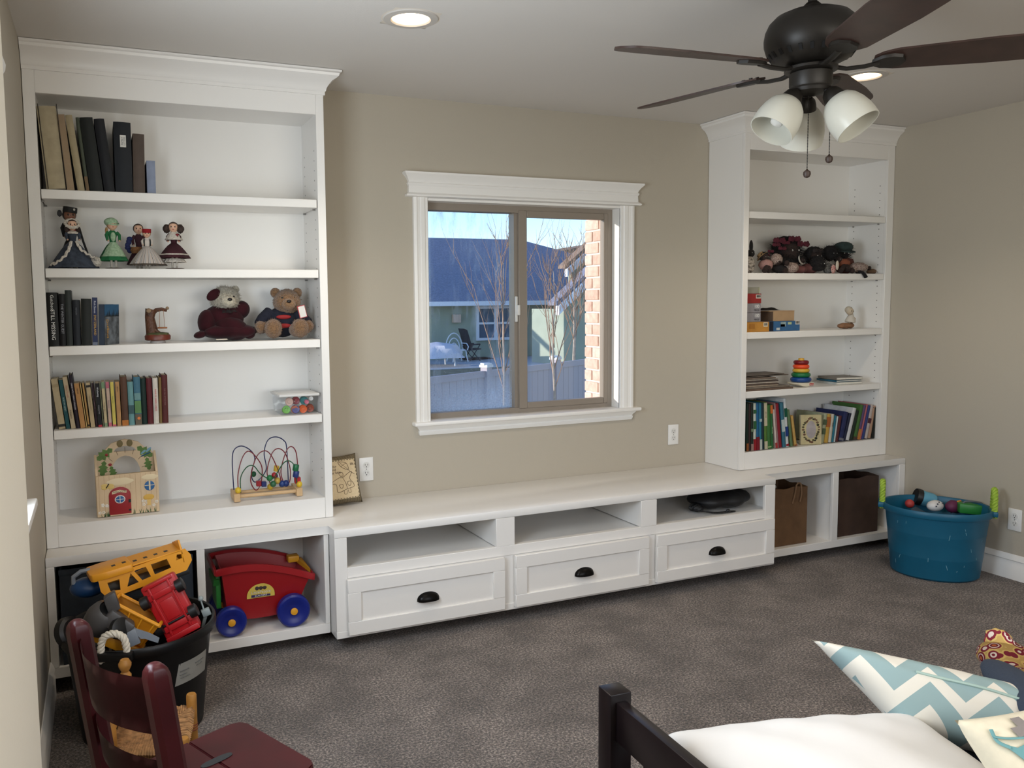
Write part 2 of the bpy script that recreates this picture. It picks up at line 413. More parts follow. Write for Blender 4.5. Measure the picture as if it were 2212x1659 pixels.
# head: fillet, frieze, small bead and flared crown, returned at the ends
HC = [(0, 0), (.024, 0), (.032, .004), (.034, .012), (.026, .02), (.020, .024), (.018, .060), (.022, .066), (.024, .074), (.018, .080), (.022, .092), (.030, .106), (.040, .118), (.044, .122), (.044, .132), (0, .132)]
HC = [(o, u*.118/.132) for o, u in HC]
b = B()
b.sweep([((1.640, 0, 1.980), (-1, 0)), ((1.640, 0, 1.980), (-1, -1)), ((2.922, 0, 1.980), (1, -1)), ((2.922, 0, 1.980), (1, 0))], HC)
part('head_casing', b, WHITE, w1)
b = B(); b.box(1.626, 2.956, -.045, .07, .866, .885, bev=.005); part('stool', b, WHITE, w1)
AP = [(0, 0), (.010, 0), (.014, .008), (.016, .018), (.012, .024), (.018, .034), (.026, .042), (.030, .05), (0, .05)]
b = B(); b.sweep([((1.672, 0, .816), (-1, 0)), ((1.672, 0, .816), (-1, -1)), ((2.902, 0, .816), (1, -1)), ((2.902, 0, .816), (1, 0))], AP)
part('apron', b, WHITE, w1)

# ---------------------------------------------------------------- exterior brick reveal of the window
BRX = 2.868
ew = thing('wall_exterior', None, None); ew['kind'] = 'structure'
MORT = mat('mortar', (220, 208, 197), .95, bump=.3, bscale=90)
b = B(); b.box(2.874, 3.6, .152, .40, .3, 2.6); b.box(.9, 1.694, .152, .40, .3, 2.6); b.box(1.694, 2.874, .152, .40, .3, .868); b.box(1.694, 2.874, .152, .40, 2.07, 2.6)
part('mortar', b, MORT, ew)
BRK = [mat('brick_%d' % i, c, .9, var=.12, scale=30, bump=.4, bscale=70) for i, c in enumerate([(216, 184, 166), (224, 194, 178), (206, 172, 154)])]
k = 0
z = .875
brs = {}
while z < 2.05:
    off = k % 2
    cuts = [(.156, .252), (.262, .402)] if off else [(.156, .318), (.328, .402)]
    for y0, y1 in cuts:
        i = random.randrange(3)
        b = B(); b.box(2.866+random.uniform(-.001, .001), 2.9, y0, y1, z, z+.057, bev=.004); part('brick', b, BRK[i], ew)
    z += .067; k += 1

# ---------------------------------------------------------------- cabinets
ZB, ZT, ZC = .062, .494, .530
DC, DB, DN = .2875, .4233, .5097
BL, BR_, XL2, XR1 = 1.0865, 3.4775, 1.1457, 3.4288
W2 = mat('cabinet_white', (236, 233, 228), .28, bump=.015, bscale=30)
G = .002
def bookcase(name, label, x0, x1, side_out, shelves, zf, op0, op1):
    t = thing(name, label, 'bookcase', (x0, 0, ZC))
    xa, xb = x0+G, x1-G
    zt = H_-.004
    y1 = -.003
    b = B(); b.box(xa, xb, -.010, y1, ZC+.001, zt); part('back_panel', b, W2, t)
    for n, (p, q) in enumerate(((xa, op0), (op1, xb))):
        b = B(); b.box(p, q, -DC+.018, -.010, ZC+.001, zt)
        sp = part('side_panel', b, W2, t)
        # rows of shelf pin holes on the inner face
        for yy in (-.055, -.235):
            b = B()
            xi = op0-.0005 if n == 0 else op1+.0005
            z = .70
            while z < 2.15:
                b.cyl((xi-.0008, yy, z), (xi+.0008, yy, z), .003, n=8); z += .042
            part('pin_holes', b, mat('hole_dark', (90, 84, 78), .9), sp, kind='stuff')
    b = B(); b.box(op0, op1, -DC+.018, -.010, 2.274, 2.292); part('top_panel', b, W2, t)
    # face frame: stiles and rails
    for p, q in ((xa, op0+.001), (op1-.001, xb)):
        b = B(); b.box(p, q, -DC, -DC+.018, ZC+.001, zt, bev=.0015); part('stile', b, W2, t)
    b = B(); b.box(op0+.001, op1-.001, -DC+.001, -DC+.018, 2.270, zt, bev=.0015); part('rail', b, W2, t)
    b = B(); b.box(op0+.001, op1-.001, -DC+.001, -DC+.018, ZC+.001, zf, bev=.0015); part('rail', b, W2, t)
    b = B(); b.box(op0, op1, -DC+.018, -.010, zf-.022, zf-.002); part('bottom_panel', b, W2, t)
    for z in shelves:
        b = B(); b.box(op0+.004, op1-.004, -DC+.006, -.012, z-.036, z, bev=.002); part('shelf', b, W2, t)
        b = B()
        for yy in (-.055, -.235):
            for s, xx in ((1, op0), (-1, op1)):
                b.cyl((xx, yy, z-.0395), (xx+s*.012, yy, z-.0395), .0034, n=8)
        part('shelf_pins', b, mat('pin_steel', (170, 168, 165), .3, .8), t, kind='stuff')
    # crown moulding returned to the wall on the free side
    CRN = [(0, -.095), (.006, -.095), (.006, -.082), (.010, -.078), (.012, -.068), (.018, -.056), (.032, -.038), (.048, -.028), (.056, -.022), (.058, -.012), (.066, -.008), (.066, 0), (0, 0)]
    b = B()
    z = H_-.002
    if side_out > 0: P = [((xa, -DC, z), (0, -1)), ((xb, -DC, z), (1, -1)), ((xb, 0-.002, z), (1, 0))]
    else: P = [((xa, -.002, z), (-1, 0)), ((xa, -DC, z), (-1, -1)), ((xb, -DC, z), (0, -1))]
    b.sweep(P, CRN); part('crown_moulding', b, W2, t)
    return t
SL = [1.916, 1.618, 1.3185, .9915]; SR = [1.9435, 1.6125, 1.290, .9645]
FL, FR = .622, .628
bookcase('bookcase', 'tall white built-in bookcase holding dolls, bears and bead maze beside left wall', 0, XL2, 1, SL, FL, .043, 1.110)
bookcase('bookcase', 'tall white built-in bookcase holding puzzles and stacking rings in far corner', XR1, W_, -1, SR, FR, 3.466, 4.500)

# continuous worktop
b = B()
b.prism([(G, -.002), (G, -DB), (BL, -DB), (BL, -DN), (BR_, -DN), (BR_, -DB), (W_-G, -DB), (W_-G, -.002)], ZT+.0005, ZC, 'z', bev=.003)
tag(part('countertop', b, W2), 'long white worktop running under the window and both bookcases', 'countertop')

def cubbies(name, label, x0, x1, ops):
    t = thing(name, label, 'cabinet', (x0, 0, 0))
    b = B(); b.box(x0+G, x1-G, -.010, -.003, ZB, ZT); part('back_panel', b, W2, t)
    b = B(); b.box(x0+G, x1-G, -DB+.018, -.010, ZB, .098); part('bottom_panel', b, W2, t)
    b = B(); b.box(x0+G, x1-G, -DB, -DB+.018, ZB, .104, bev=.0015); part('rail', b, W2, t)
    edges = [x0+G]+[e for o in ops for e in o]+[x1-G]
    for k in range(0, len(edges), 2):
        p, q = edges[k], edges[k+1]
        b = B(); b.box(p, q, -DB, -DB+.018, .104, ZT, bev=.0015); part('stile', b, W2, t)
        b = B(); m = min(.018, q-p); c = (p+q)/2 if 0 < k < len(edges)-2 else (q-m/2 if k == 0 else p+m/2)
        b.box(c-m/2, c+m/2, -DB+.018, -.010, .098, ZT); part('divider', b, W2, t)
    b = B(); b.box(x0+G+.01, x1-G-.01, -DB+.12, -.02, .002, ZB); part('toe_kick', b, mat('toe_shade', (74, 68, 62), .8), t)  # kick colour darkened, the shadow under the cabinet is painted in
    return t
cubbies('base_cabinet', 'low white two-cubby base cabinet holding the red wagon under the doll bookcase', 0, BL, [(.031, .545), (.576, 1.064)])
cubbies('base_cabinet', 'low white two-cubby base cabinet holding two paper bags beside blue tub', BR_, W_, [(3.52, 3.983), (4.025, 4.505)])

# bench with three drawers under open slots
t = thing('drawer_bench', 'low white three-drawer bench cabinet with open slots under the window', 'cabinet', (BL, 0, 0))
OP = [(1.141, 1.836), (1.930, 2.623), (2.716, 3.407)]; DR = [(1.135, 1.869), (1.924, 2.658), (2.707, 3.457)]
b = B(); b.box(BL+G, BR_-G, -.010, -.003, ZB, ZT); part('back_panel', b, W2, t)
b = B(); b.box(BL+G, BL+.02, -DN+.018, -.01, ZB, ZT); part('side_panel', b, W2, t)
b = B(); b.box(BR_-.02, BR_-G, -DN+.018, -.01, ZB, ZT); part('side_panel', b, W2, t)
b = B(); b.box(BL+.02, BR_-.02, -DN+.018, -.01, .342, .360); part('shelf', b, W2, t)
for p, q in ((OP[0][1], OP[1][0]), (OP[1][1], OP[2][0])):
    b = B(); b.box(p, q, -DN, -.01, .3635, ZT, bev=.0015); part('divider', b, W2, t)
for p, q in ((BL+G, OP[0][0]), (OP[2][1], BR_-G)):
    b = B(); b.box(p, q, -DN, -DN+.018, ZB+.03, ZT, bev=.0015); part('stile', b, W2, t)
b = B(); b.box(OP[0][0], OP[2][1], -DN+.0005, -DN+.018, .318, .3635, bev=.0015); part('rail', b, W2, t)
b = B(); b.box(BL+G, BR_-G, -DN-.001, -DN+.018, ZB, ZB+.03, bev=.0015); part('rail', b, W2, t)
b = B(); b.box(OP[0][0], OP[2][1], -DN+.004, -DN+.018, ZB+.03, .318); part('face_panel', b, W2, t)
b = B(); b.box(BL+.04, BR_-.04, -DN+.13, -.02, .002, ZB); part('toe_kick', b, MATS['toe_shade'], t)  # same dark colour with the shadow under the bench painted in
for n, (x0, x1) in enumerate(DR):
    z0, z1 = .0765, .3165; f = .058; ya, yb = -DN-.022, -DN-.002
    b = B()
    b.box(x0, x1, ya, yb, z1-f, z1, bev=.002); b.box(x0, x1, ya, yb, z0, z0+f, bev=.002)
    b.box(x0, x0+f, ya, yb, z0+f, z1-f, bev=.0015); b.box(x1-f, x1, ya, yb, z0+f, z1-f, bev=.0015)
    b.box(x0+f-.002, x1-f+.002, ya+.010, yb, z0+f-.002, z1-f+.002)
    d = part('drawer', b, W2, t)
    # cup pull
    b = B(); cx = (x0+x1)/2+(-.005 if n == 0 else 0); cz = .175; yd = ya+.010
    b.grid(lambda u, v: (cx+.050*math.cos(PI*u), yd-.0015-.027*math.sin(PI*u)**.8*math.sin(v*PI/2), cz+.036*math.sin(PI*u)**.8*math.cos(v*PI/2)), 22, 10, thick=.002)
    b.prism([(cx+.052*math.cos(PI*k/16), cz+.038*math.sin(PI*k/16)**.8) for k in range(17)], yd-.002, yd, 'y')
    part('handle', b, mat('handle_bronze', (28, 25, 23), .32, .5), d, label='dark bronze cup pull')

# wall outlets
def outlet(label, c, right, n):
    t = thing('wall_outlet', label, 'outlet', c)
    c = Vector(c); r_ = Vector(right); n = Vector(n); u = Vector((0, 0, 1))
    b = B(); b.obox(c+n*.003, r_*.035, u*.057, n*.003, bev=.002); part('cover_plate', b, mat('outlet_white', (232, 230, 226), .3), t)
    for s in (1, -1):
        k = c+u*(s*.0195)+n*.0065
        b = B(); b.lathe([(.0165, -.0005), (.0165, .001)], k, 20, n, sy=1); q = part('receptacle', b, mat('outlet_face', (222, 220, 215), .3), t)
        b = B()
        for a in (-.0062, .0062): b.obox(k+r_*a+u*.003+n*.0012, r_*.001, u*.0042, n*.0004)
        b.lathe([(.0025, 0), (.0025, .0006)], k-u*.0075+n*.001, 10, n)
        part('slots', b, mat('slot_black', (30, 28, 26), .6), q)
    b = B(); b.lathe([(.003, 0), (.0025, .001)], c+n*.006, 10, n); part('screw', b, MATS['pin_steel'], t)
outlet('white duplex wall outlet under the window, beside the far bookcase', (3.202, 0, .709), (1, 0, 0), (0, -1, 0))
outlet('white duplex wall outlet partly hidden by small stitched pillow', (1.385, 0, .672), (1, 0, 0), (0, -1, 0))
outlet('white duplex wall outlet low on side wall behind blue tub', (W_, -1.074, .314), (0, -1, 0), (-1, 0, 0))

# recessed ceiling lights
def can(label, c, vis):
    t = thing('recessed_light', label, 'ceiling light', (c[0], c[1], H_))
    x, y = c
    b = B(); b.lathe([(.066, H_-.001), (.070, H_-.006), (.094, H_-.004), (.098, H_)], (x, y, 0), 40, close=False); part('trim_ring', b, mat('can_trim', (196, 190, 182), .5), t)
    b = B(); b.lathe([(.066, H_-.001), (.060, H_+.03), (.052, H_+.075)], (x, y, 0), 40, close=False)
    # square filler above the trim ring closes the gap to the ceiling opening
    n = 40
    vs = [(x+.097*math.cos(2*PI*i/n), y+.097*math.sin(2*PI*i/n), H_+.001) for i in range(n)]
    b.lathe([(.097, H_-.0005), (.125, H_+.002)], (x, y, 0), 40, close=False)
    part('reflector', b, mat('can_reflector', (225, 215, 200), .35), t)
    b = B(); b.lathe([(.001, H_+.016), (.045, H_+.018), (.061, H_+.028), (.058, H_+.05), (.001, H_+.052)], (x, y, 0), 32); part('bulb', b, mat('bulb_glow', (255, 236, 205), .5, emit=(255, 228, 190, 9)), t)
    lamp('can_lamp', 'SPOT', (x, y, H_-.01), CANW, (1.0, .85, .67), target=(x, y, 0), spot_size=R(125), spot_blend=.6, shadow_soft_size=.06)
CANW = 23
can('lit recessed ceiling light above the doll bookcase', CANS[0], 1)
can('lit recessed ceiling light partly covered by fan blade', CANS[1], 1)
for c in CANS[2:]:
    lamp('can_lamp', 'SPOT', (c[0], c[1], H_-.01), CANW, (1.0, .85, .67), target=(c[0], c[1], 0), spot_size=R(125), spot_blend=.6, shadow_soft_size=.06)
# ---------------------------------------------------------------- outside the window
GZ = -.69
ext_lawn = mat('lawn_winter', (92, 98, 84), .95, var=.25, scale=3, bump=.4, bscale=20)
b = B(); b.box(-30, 60, .5, 70, -1.6, -1.45); struct('ground', b, ext_lawn)
b = B(); b._add([(0, 14, -1.45), (40, 14, -1.45), (40, 21.5, GZ-.02), (0, 21.5, GZ-.02), (40, 60, GZ-.02), (0, 60, GZ-.02)], [(0, 1, 2, 3), (3, 2, 4, 5)]); struct('ground_bank', b, ext_lawn)
SAGE = mat('sage_siding', (160, 170, 154), .9, var=.05, scale=2)
SHING = mat('roof_shingle', (136, 138, 154), .95, var=.18, scale=14, bump=.5, bscale=9)
TRIMW = mat('house_trim', (238, 242, 250), .6)
h = thing('neighbor_house', 'single storey sage green house with dark roof across the back yard', 'house', (13, 26, GZ))
b = B(); b.box(4, 25, 26, 34, GZ-.3, 1.6); part('wall', b, SAGE, h)
b = B(); b._add([(3, 25.4, 1.40), (26.5, 25.4, 1.40), (18.9, 32, 3.98+.35), (3, 32, 3.98+.35), (26.5, 38, 1.4), (3, 38, 1.4),
    (3, 25.4, 1.52), (26.5, 25.4, 1.52), (18.9, 32, 4.10+.35), (3, 32, 4.10+.35), (26.5, 38, 1.52), (3, 38, 1.52)],
    [(6, 7, 8, 9), (7, 10, 8), (9, 8, 10, 11), (0, 3, 2, 1), (0, 1, 7, 6), (1, 4, 10, 7), (5, 3, 2, 4), (1, 2, 4)]); part('roof', b, SHING, h)
b = B(); b.box(3, 26.5, 25.28, 25.42, 1.36, 1.53); part('fascia', b, TRIMW, h)
def hwin(u0, u1, v0, v1, lights):
    p = AT(u0, v0, y=25.98); q = AT(u1, v1, y=25.98); x0, x1, z1, z0 = p.x, q.x, p.z, q.z
    b = B(); f = .10
    b.box(x0-f, x1+f, 25.9, 26, z1, z1+f); b.box(x0-f, x1+f, 25.9, 26, z0-f, z0); b.box(x0-f, x0, 25.9, 26, z0, z1); b.box(x1, x1+f, 25.9, 26, z0, z1)
    for k in range(1, lights): 
        x = x0+(x1-x0)*k/lights; b.box(x-.07, x+.07, 25.91, 26, z0, z1)
    b.box(x0, x1, 25.92, 26, (z0+z1)/2-.04, (z0+z1)/2+.04)
    w = part('window_frame', b, TRIMW, h)
    b = B(); b.box(x0, x1, 25.955, 25.965, z0, z1); part('pane', b, mat('house_pane', (96, 112, 132), .12), w)
    b = B()
    for k in range(22):
        x = x0+(x1-x0)*k/22; b.box(x, x+(x1-x0)/40, 25.968, 25.975, z0, z1)
    part('curtain', b, mat('house_curtain', (120, 140, 158), .9), w)
hwin(1033, 1106, 667, 728, 2); hwin(1172, 1192, 690, 742, 1)
p = AT(986, 688, y=25.9)
b = B(); b.box(p.x-.16, p.x+.16, 25.8, 26, p.z-.16, p.z+.16, bev=.02); part('wall_vent', b, mat('vent_beige', (214, 190, 172), .7), h)
# gabled wing on the right with white rakes
def wing(y, u0, v0, u1, v1, wally, name):
    p = AT(u0, v0, y=y); q = AT(u1, v1, y=y)
    s = (q.z-p.z)/(q.x-p.x); ex = p.x+6; ez = p.z+6*s
    b = B(); b.prism([(p.x+.35, GZ-.3), (ex+5, GZ-.3), (ex+5, ez-5*s), (ex, ez-.12), (p.x+.35, p.z+.35*s-.12)], y+.15, y+.4, 'y'); part('wall', b, SAGE, h)
    if name: b = B(); b.box(p.x+.35, p.x+.6, y+.4, y+2.4, GZ-.3, p.z-.1); part('wall', b, SAGE, h)
    b = B(); b.prism([(p.x, p.z-.30), (ex, ez-.30), (ex, ez), (p.x, p.z)], y-.14, y+.08, 'y'); part('rake_board', b, TRIMW, h)
    b = B(); b.prism([(p.x-.05, p.z+.02), (ex, ez+.02), (ex, ez+.14), (p.x-.05, p.z+.14)], y-.06, y+.5, 'y'); part('roof', b, SHING if name else mat('roof_brown', (150, 128, 112), .95, var=.1, scale=12), h)
wing(20.5, 1203, 661, 1262, 604, 0, 1)
wing(24.4, 1222, 581, 1262, 545, 0, 0)
# brown hill behind the roof
hl = mat('hill_brown', (150, 126, 108), 1, var=.12, scale=.3)
b = B(); a0 = AT(1170, 552, y=60); a1 = AT(1262, 531, y=60); a2 = AT(1420, 505, y=60)
b.prism([(a0.x-9, -2), (a0.x-6, a0.z-.6), (a0.x, a0.z), (a1.x, a1.z), (a2.x, a2.z), (a2.x+30, a2.z), (a2.x+30, -2)], 60, 66, 'y'); struct('hill', b, hl)
# patio slab
b = B(); b.box(8, 22.5, 21.6, 26, GZ-.25, GZ); struct('patio', b, mat('concrete_pale', (176, 182, 190), .9, var=.05))
b = B(); c = AT(1045, 771, y=24.6); b.box(c.x-.5, c.x+.6, 25.0, 25.8, GZ+.002, GZ+.05, bev=.01)
tag(part('doormat', b, mat('mat_brown', (74, 52, 46), .95)), 'dark brown mat lying on the neighbor\'s patio', 'mat')
# vinyl privacy fence
fa = AT(925, 815, z=.40); fb = AT(1262, 776, z=.40)
d = (fb-fa); L = d.length; d.normalize(); nrm = Vector((d.y, -d.x, 0)); A = fa-d*4.6
ft = thing('vinyl_fence', 'taupe vinyl privacy fence running across the yard in front of house', 'fence', (fa.x, fa.y, -1.45))
FV = mat('fence_taupe', (184, 174, 180), .6)
zt = .40
TL = L+8
posts = [((AT(1041, 800, z=.4)-A).dot(d)), ((AT(1196, 783, z=.4)-A).dot(d))]
step = posts[1]-posts[0]
posts = [posts[0]-2*step, posts[0]-step]+posts+[posts[1]+step]
for k, s in enumerate(posts):
    c = A+d*s
    b = B(); b.obox((c.x, c.y, (zt+.06-1.5)/2), d*.065, nrm*.065, (0, 0, (zt+.06+1.5)/2)); q = part('post', b, FV, ft)
    b = B(); b.obox((c.x, c.y, zt+.075), d*.08, nrm*.08, (0, 0, .02)); b.prism([(c.x-.07, c.y-.07), (c.x+.07, c.y-.07), (c.x+.07, c.y+.07), (c.x-.07, c.y+.07)], zt+.09, zt+.12); part('post_cap', b, mat('cap_pale', (226, 226, 228), .5), q)
    if k < len(posts)-1:
        c2 = A+d*posts[k+1]; m = (c+c2)/2; hl_ = (posts[k+1]-s)/2-.065
        for zz in (zt-.05, -1.25):
            b = B(); b.obox((m.x, m.y, zz), d*hl_, nrm*.03, (0, 0, .05)); part('rail', b, FV, ft)
        n = 11
        for i in range(n):
            cc = m+d*(-hl_+(i+.5)*2*hl_/n)
            b = B(); b.obox((cc.x, cc.y, (zt-.10-1.2)/2), d*(hl_/n-.004), nrm*.012, (0, 0, (zt-.10+1.2)/2)); part('board', b, FV, ft)
# bare young trees
BARK = mat('bark_pale', (176, 160, 146), .9, var=.15, scale=20)
TWIG = mat('twig_tan', (166, 134, 112), .9)
def tree(label, base, hgt, trunk, spread, n, seed, r0):
    rnd = random.Random(seed); base = Vector(base)
    t = thing('bare_tree', label, 'tree', base, group=None)
    b = B(); pts = [base+Vector((rnd.uniform(-.02, .02), 0, hgt*k/8)) for k in range(9)]
    b.tube(pts, r0, 6, taper=lambda u: 1-.85*u); part('trunk', b, BARK, t)
    b = B()
    def br(p, dr, ln, r, dep):
        pts = [p]
        for k in range(4):
            dr = (dr+Vector((rnd.uniform(-.16, .16), rnd.uniform(-.16, .16), .12))).normalized(); pts.append(pts[-1]+dr*ln/4)
        b.tube(pts, r, 4, taper=lambda u: 1-.7*u)
        if dep:
            for k in range(3):
                a = rnd.uniform(0, 2*PI); q = pts[rnd.randrange(1, 5)]
                br(q, (dr+Vector((math.cos(a), math.sin(a), .25))*.55).normalized(), ln*rnd.uniform(.4, .65), r*.55, dep-1)
    for k in range(n):
        f = trunk+(1-trunk)*(k/n)*.9; a = k*2.4+rnd.random()
        br(base+Vector((0, 0, hgt*f)), Vector((math.cos(a)*spread, math.sin(a)*spread, 1)).normalized(), hgt*(1-f)*.62+.12*hgt, r0*.30, 2)
    part('branches', b, TWIG, t, kind='stuff')
def tb(u, v0, v1, y):
    p = AT(u, 700, y=y); return p.x, AT(u, v1, y=y).z
x, z = tb(1197, 0, 585, 6.4); tree('bare young tree with pale trunk seen through the clear window pane', (x, 6.4, -1.45), z+1.45, .50, .30, 10, 3, .03)
x, z = tb(1088, 0, 568, 6.0); tree('bare young tree just behind the window meeting rail', (x, 6.0, -1.45), z+1.45, .46, .24, 9, 11, .03)
x, z = tb(1241, 0, 560, 14.5); tree('bare young tree beyond the fence beside brick reveal', (x, 14.5, -1.45), z+1.45, .44, .36, 12, 23, .06)
# patio chairs and a covered table
IR = mat('white_iron', (224, 228, 234), .5)
c = AT(988, 781, z=GZ+.01)
t = thing('garden_chair', 'white round-backed metal garden chair on the neighbor\'s patio', 'chair', c)
def ring(cx, cy, z0, w, hh, y): return [(cx-w*math.cos(PI*k/10), y, z0+hh*math.sin(PI*k/10)) for k in range(11)]
x, y, z = c
b = B()
for s in (1, .7, .4): b.tube(ring(x, y+.3, z+.42, .34*s, .62*s, y+.3), .022, 5)
part('backrest', b, IR, t)
b = B(); b.lathe([(.30, z+.40), (.31, z+.43), (.30, z+.45)], (x, y, 0), 14); part('seat', b, IR, t)
for sx, sy in ((1, 1), (1, -1), (-1, 1), (-1, -1)):
    b = B(); b.tube([(x+sx*.24, y+sy*.24, z+.42), (x+sx*.26, y+sy*.26, z+.2), (x+sx*.30, y+sy*.30, z)], .022, 5); part('leg', b, IR, t)
for s in (1, -1):
    b = B(); b.tube([(x+s*.33, y+.3, z+.66), (x+s*.36, y-.05, z+.66), (x+s*.34, y-.25, z+.55), (x+s*.3, y-.24, z+.42)], .02, 5); part('armrest', b, IR, t)
c = AT(1015, 779, z=GZ+.01); x, y, z = c
DK = mat('dark_sling', (44, 44, 52), .8)
t = thing('folding_chair', 'dark folding lawn chair beside the white garden chair outside', 'chair', c)
b = B(); b.obox((x-.16, y, z+.80), (.26*.25, 0, -.36*.25*.3), (0, .28, 0), (-.12, 0, .38)); part('backrest', b, DK, t)
b = B(); b.obox((x+.08, y, z+.42), (.26, 0, .02), (0, .28, 0), (0, 0, .02)); part('seat', b, DK, t)
for s in (1, -1):
    b = B(); b.tube([(x-.2, y+s*.28, z+.6), (x+.3, y+s*.28, z+.62)], .025, 5); part('armrest', b, DK, t)
    b = B(); b.tube([(x+.3, y+s*.28, z+.62), (x-.12, y+s*.28, z)], .018, 5); part('leg', b, DK, t)
    b = B(); b.tube([(x-.22, y+s*.28, z+.6), (x+.3, y+s*.28, z)], .018, 5); part('leg', b, DK, t)
c = AT(944, 790, z=GZ+.01); x, y, z = c
t = thing('covered_table', 'patio table under a draped pale cover outside', 'table', c)
def wb(a, k): return 1+.16*math.sin(a*5+k)*(1 if k < 4 else .2)
b = B(); b.lathe([(.95, z+.30), (.86, z+.45), (.72, z+.62), (.60, z+.72), (.30, z+.78), (.02, z+.82)], (x, y, 0), 24, wob=wb); part('cover', b, mat('cover_cloth', (206, 206, 216), .9), t)
for sx, sy in ((1, 1), (1, -1), (-1, 1), (-1, -1)):
    b = B(); b.tube([(x+sx*.45, y+sy*.4, z+.5), (x+sx*.5, y+sy*.45, z)], .03, 6); part('leg', b, IR, t)
# ---------------------------------------------------------------- ceiling fan
fx, fy, zb = 2.2756, -1.8532, 2.18
t = thing('ceiling_fan', 'dark bronze five-blade ceiling fan with three frosted light shades', 'ceiling fan', (fx, fy, H_))
WOODB = mat('blade_walnut', (58, 40, 34), .45, var=.2, scale=14)
b = B(); b.lathe([(.07, H_-.001), (.068, H_-.02), (.05, H_-.05), (.022, H_-.062)], (fx, fy, 0), 28); part('canopy', b, BRONZE, t)
b = B(); b.cyl((fx, fy, 2.34), (fx, fy, H_-.05), .0135, n=16); b.lathe([(.03, 2.348), (.028, 2.362), (.018, 2.372)], (fx, fy, 0), 20); part('downrod', b, BRONZE, t)
b = B(); b.lathe([(.05, 2.185), (.085, 2.19), (.115, 2.205), (.132, 2.228), (.1385, 2.25), (.1395, 2.268), (.136, 2.29), (.126, 2.312), (.108, 2.330), (.08, 2.342), (.045, 2.349), (.02, 2.351)], (fx, fy, 0), 48)
mh = part('motor_housing', b, BRONZE, t)
b = B()
for k in range(24):
    a = 2*PI*k/24; c = Vector((fx+.118*math.cos(a), fy+.118*math.sin(a), 2.2145)); rd = Vector((math.cos(a), math.sin(a), 0)); tg = Vector((-math.sin(a), math.cos(a), 0))
    b.obox(c+rd*.004, tg*.005, (rd*.6+Vector((0, 0, .8)))*.010, (rd*.8-Vector((0, 0, .6)))*.002)
part('vent_slots', b, mat('vent_black', (10, 9, 9), .8), mh, kind='stuff')
b = B(); b.lathe([(.068, 2.165), (.078, 2.168), (.078, 2.176), (.06, 2.186)], (fx, fy, 0), 36); part('flywheel', b, BRONZE, t)
b = B(); b.lathe([(.03, 2.098), (.058, 2.103), (.062, 2.112), (.060, 2.118), (.063, 2.125), (.063, 2.16), (.055, 2.167)], (fx, fy, 0), 36); part('switch_housing', b, BRONZE, t)
for k in range(5):
    az = R(-185-72*k)
    rd = Vector((math.cos(az), math.sin(az), 0)); tg = Vector((-math.sin(az), math.cos(az), 0)); up = Vector((0, 0, 1))
    pt = R(-12)
    w = (tg*math.cos(pt)+up*math.sin(pt)); nn = rd.cross(w)
    o = Vector((fx, fy, zb+.004))
    prof = []
    for i in range(25):
        s = i/24; r = .175+s*.495
        hw = .056+.018*min(1, s*1.6)
        if s < .12: hw *= (s/.12)**.5*.55+.45
        if s > .86: hw *= max(.0, 1-((s-.86)/.14)**2)**.5*.72+.28*(1 if s < .999 else .75)
        prof.append((r, hw))
    poly = [(r, hw) for r, hw in prof]+[(r, -hw) for r, hw in prof[::-1]]
    b = B(); n = len(poly)
    vs = [o+rd*r+w*h+nn*.003 for r, h in poly]+[o+rd*r+w*h-nn*.003 for r, h in poly]
    b._add(vs, [tuple(range(n)), tuple(range(n, 2*n))]+[(i, (i+1) % n, n+(i+1) % n, n+i) for i in range(n)])
    bl = part('blade', b, WOODB, t)
    b = B()
    b.tube([o+rd*.06-up*.008, o+rd*.10-up*.018, o+rd*.15-up*.016, o+rd*.19-up*.009], .011, 8, flat=.6)
    sg = -1 if nn.z > 0 else 1
    plate = [(.17, .012), (.195, .034), (.225, .040), (.25, .030), (.262, .0), (.25, -.030), (.225, -.040), (.195, -.034), (.17, -.012)]
    n = len(plate)
    vs = [o+rd*r+w*h+nn*(sg*.0035) for r, h in plate]+[o+rd*r+w*h*.9+nn*(sg*.012) for r, h in plate]
    b._add(vs, [tuple(range(n)), tuple(range(n, 2*n))]+[(i, (i+1) % n, n+(i+1) % n, n+i) for i in range(n)])
    for r, h in ((.20, .018), (.20, -.018), (.24, 0)):
        q = o+rd*r+w*h; b.cyl(q-nn*(sg*.0035), q-nn*(sg*.008), .006, n=8)
    part('blade_iron', b, BRONZE, bl)
FROST = mat('frosted_glass', (214, 212, 200), .35, sub=.25)
for k, azd in enumerate((55, 175, 295)):
    az = R(azd); rd = Vector((math.cos(az), math.sin(az), 0)); up = Vector((0, 0, 1))
    ax = (rd*math.sin(R(36))-up*math.cos(R(36))).normalized()
    o = Vector((fx, fy, 2.118))+rd*.042
    b = B(); b.tube([Vector((fx, fy, 2.125)), o, o+ax*.03], .014, 10); b.lathe([(.016, .02), (.026, .03), (.031, .045), (.034, .062), (.033, .068)], o, 24, ax)
    sk = part('lamp_socket', b, BRONZE, t)
    b = B(); b.lathe([(.028, .056), (.042, .063), (.055, .080), (.0635, .104), (.068, .130), (.0685, .152), (.067, .172), (.0645, .172), (.0655, .152), (.0645, .130), (.060, .105), (.052, .083), (.038, .066), (.026, .060)], o, 36, ax, close=False)
    sh = part('lamp_shade', b, FROST, t)
    b = B(); b.lathe([(.012, .06), (.014, .08), (.022, .105), (.025, .122), (.018, .142), (.004, .150)], o, 18, ax); part('bulb', b, mat('bulb_off', (228, 226, 218), .3), sh)
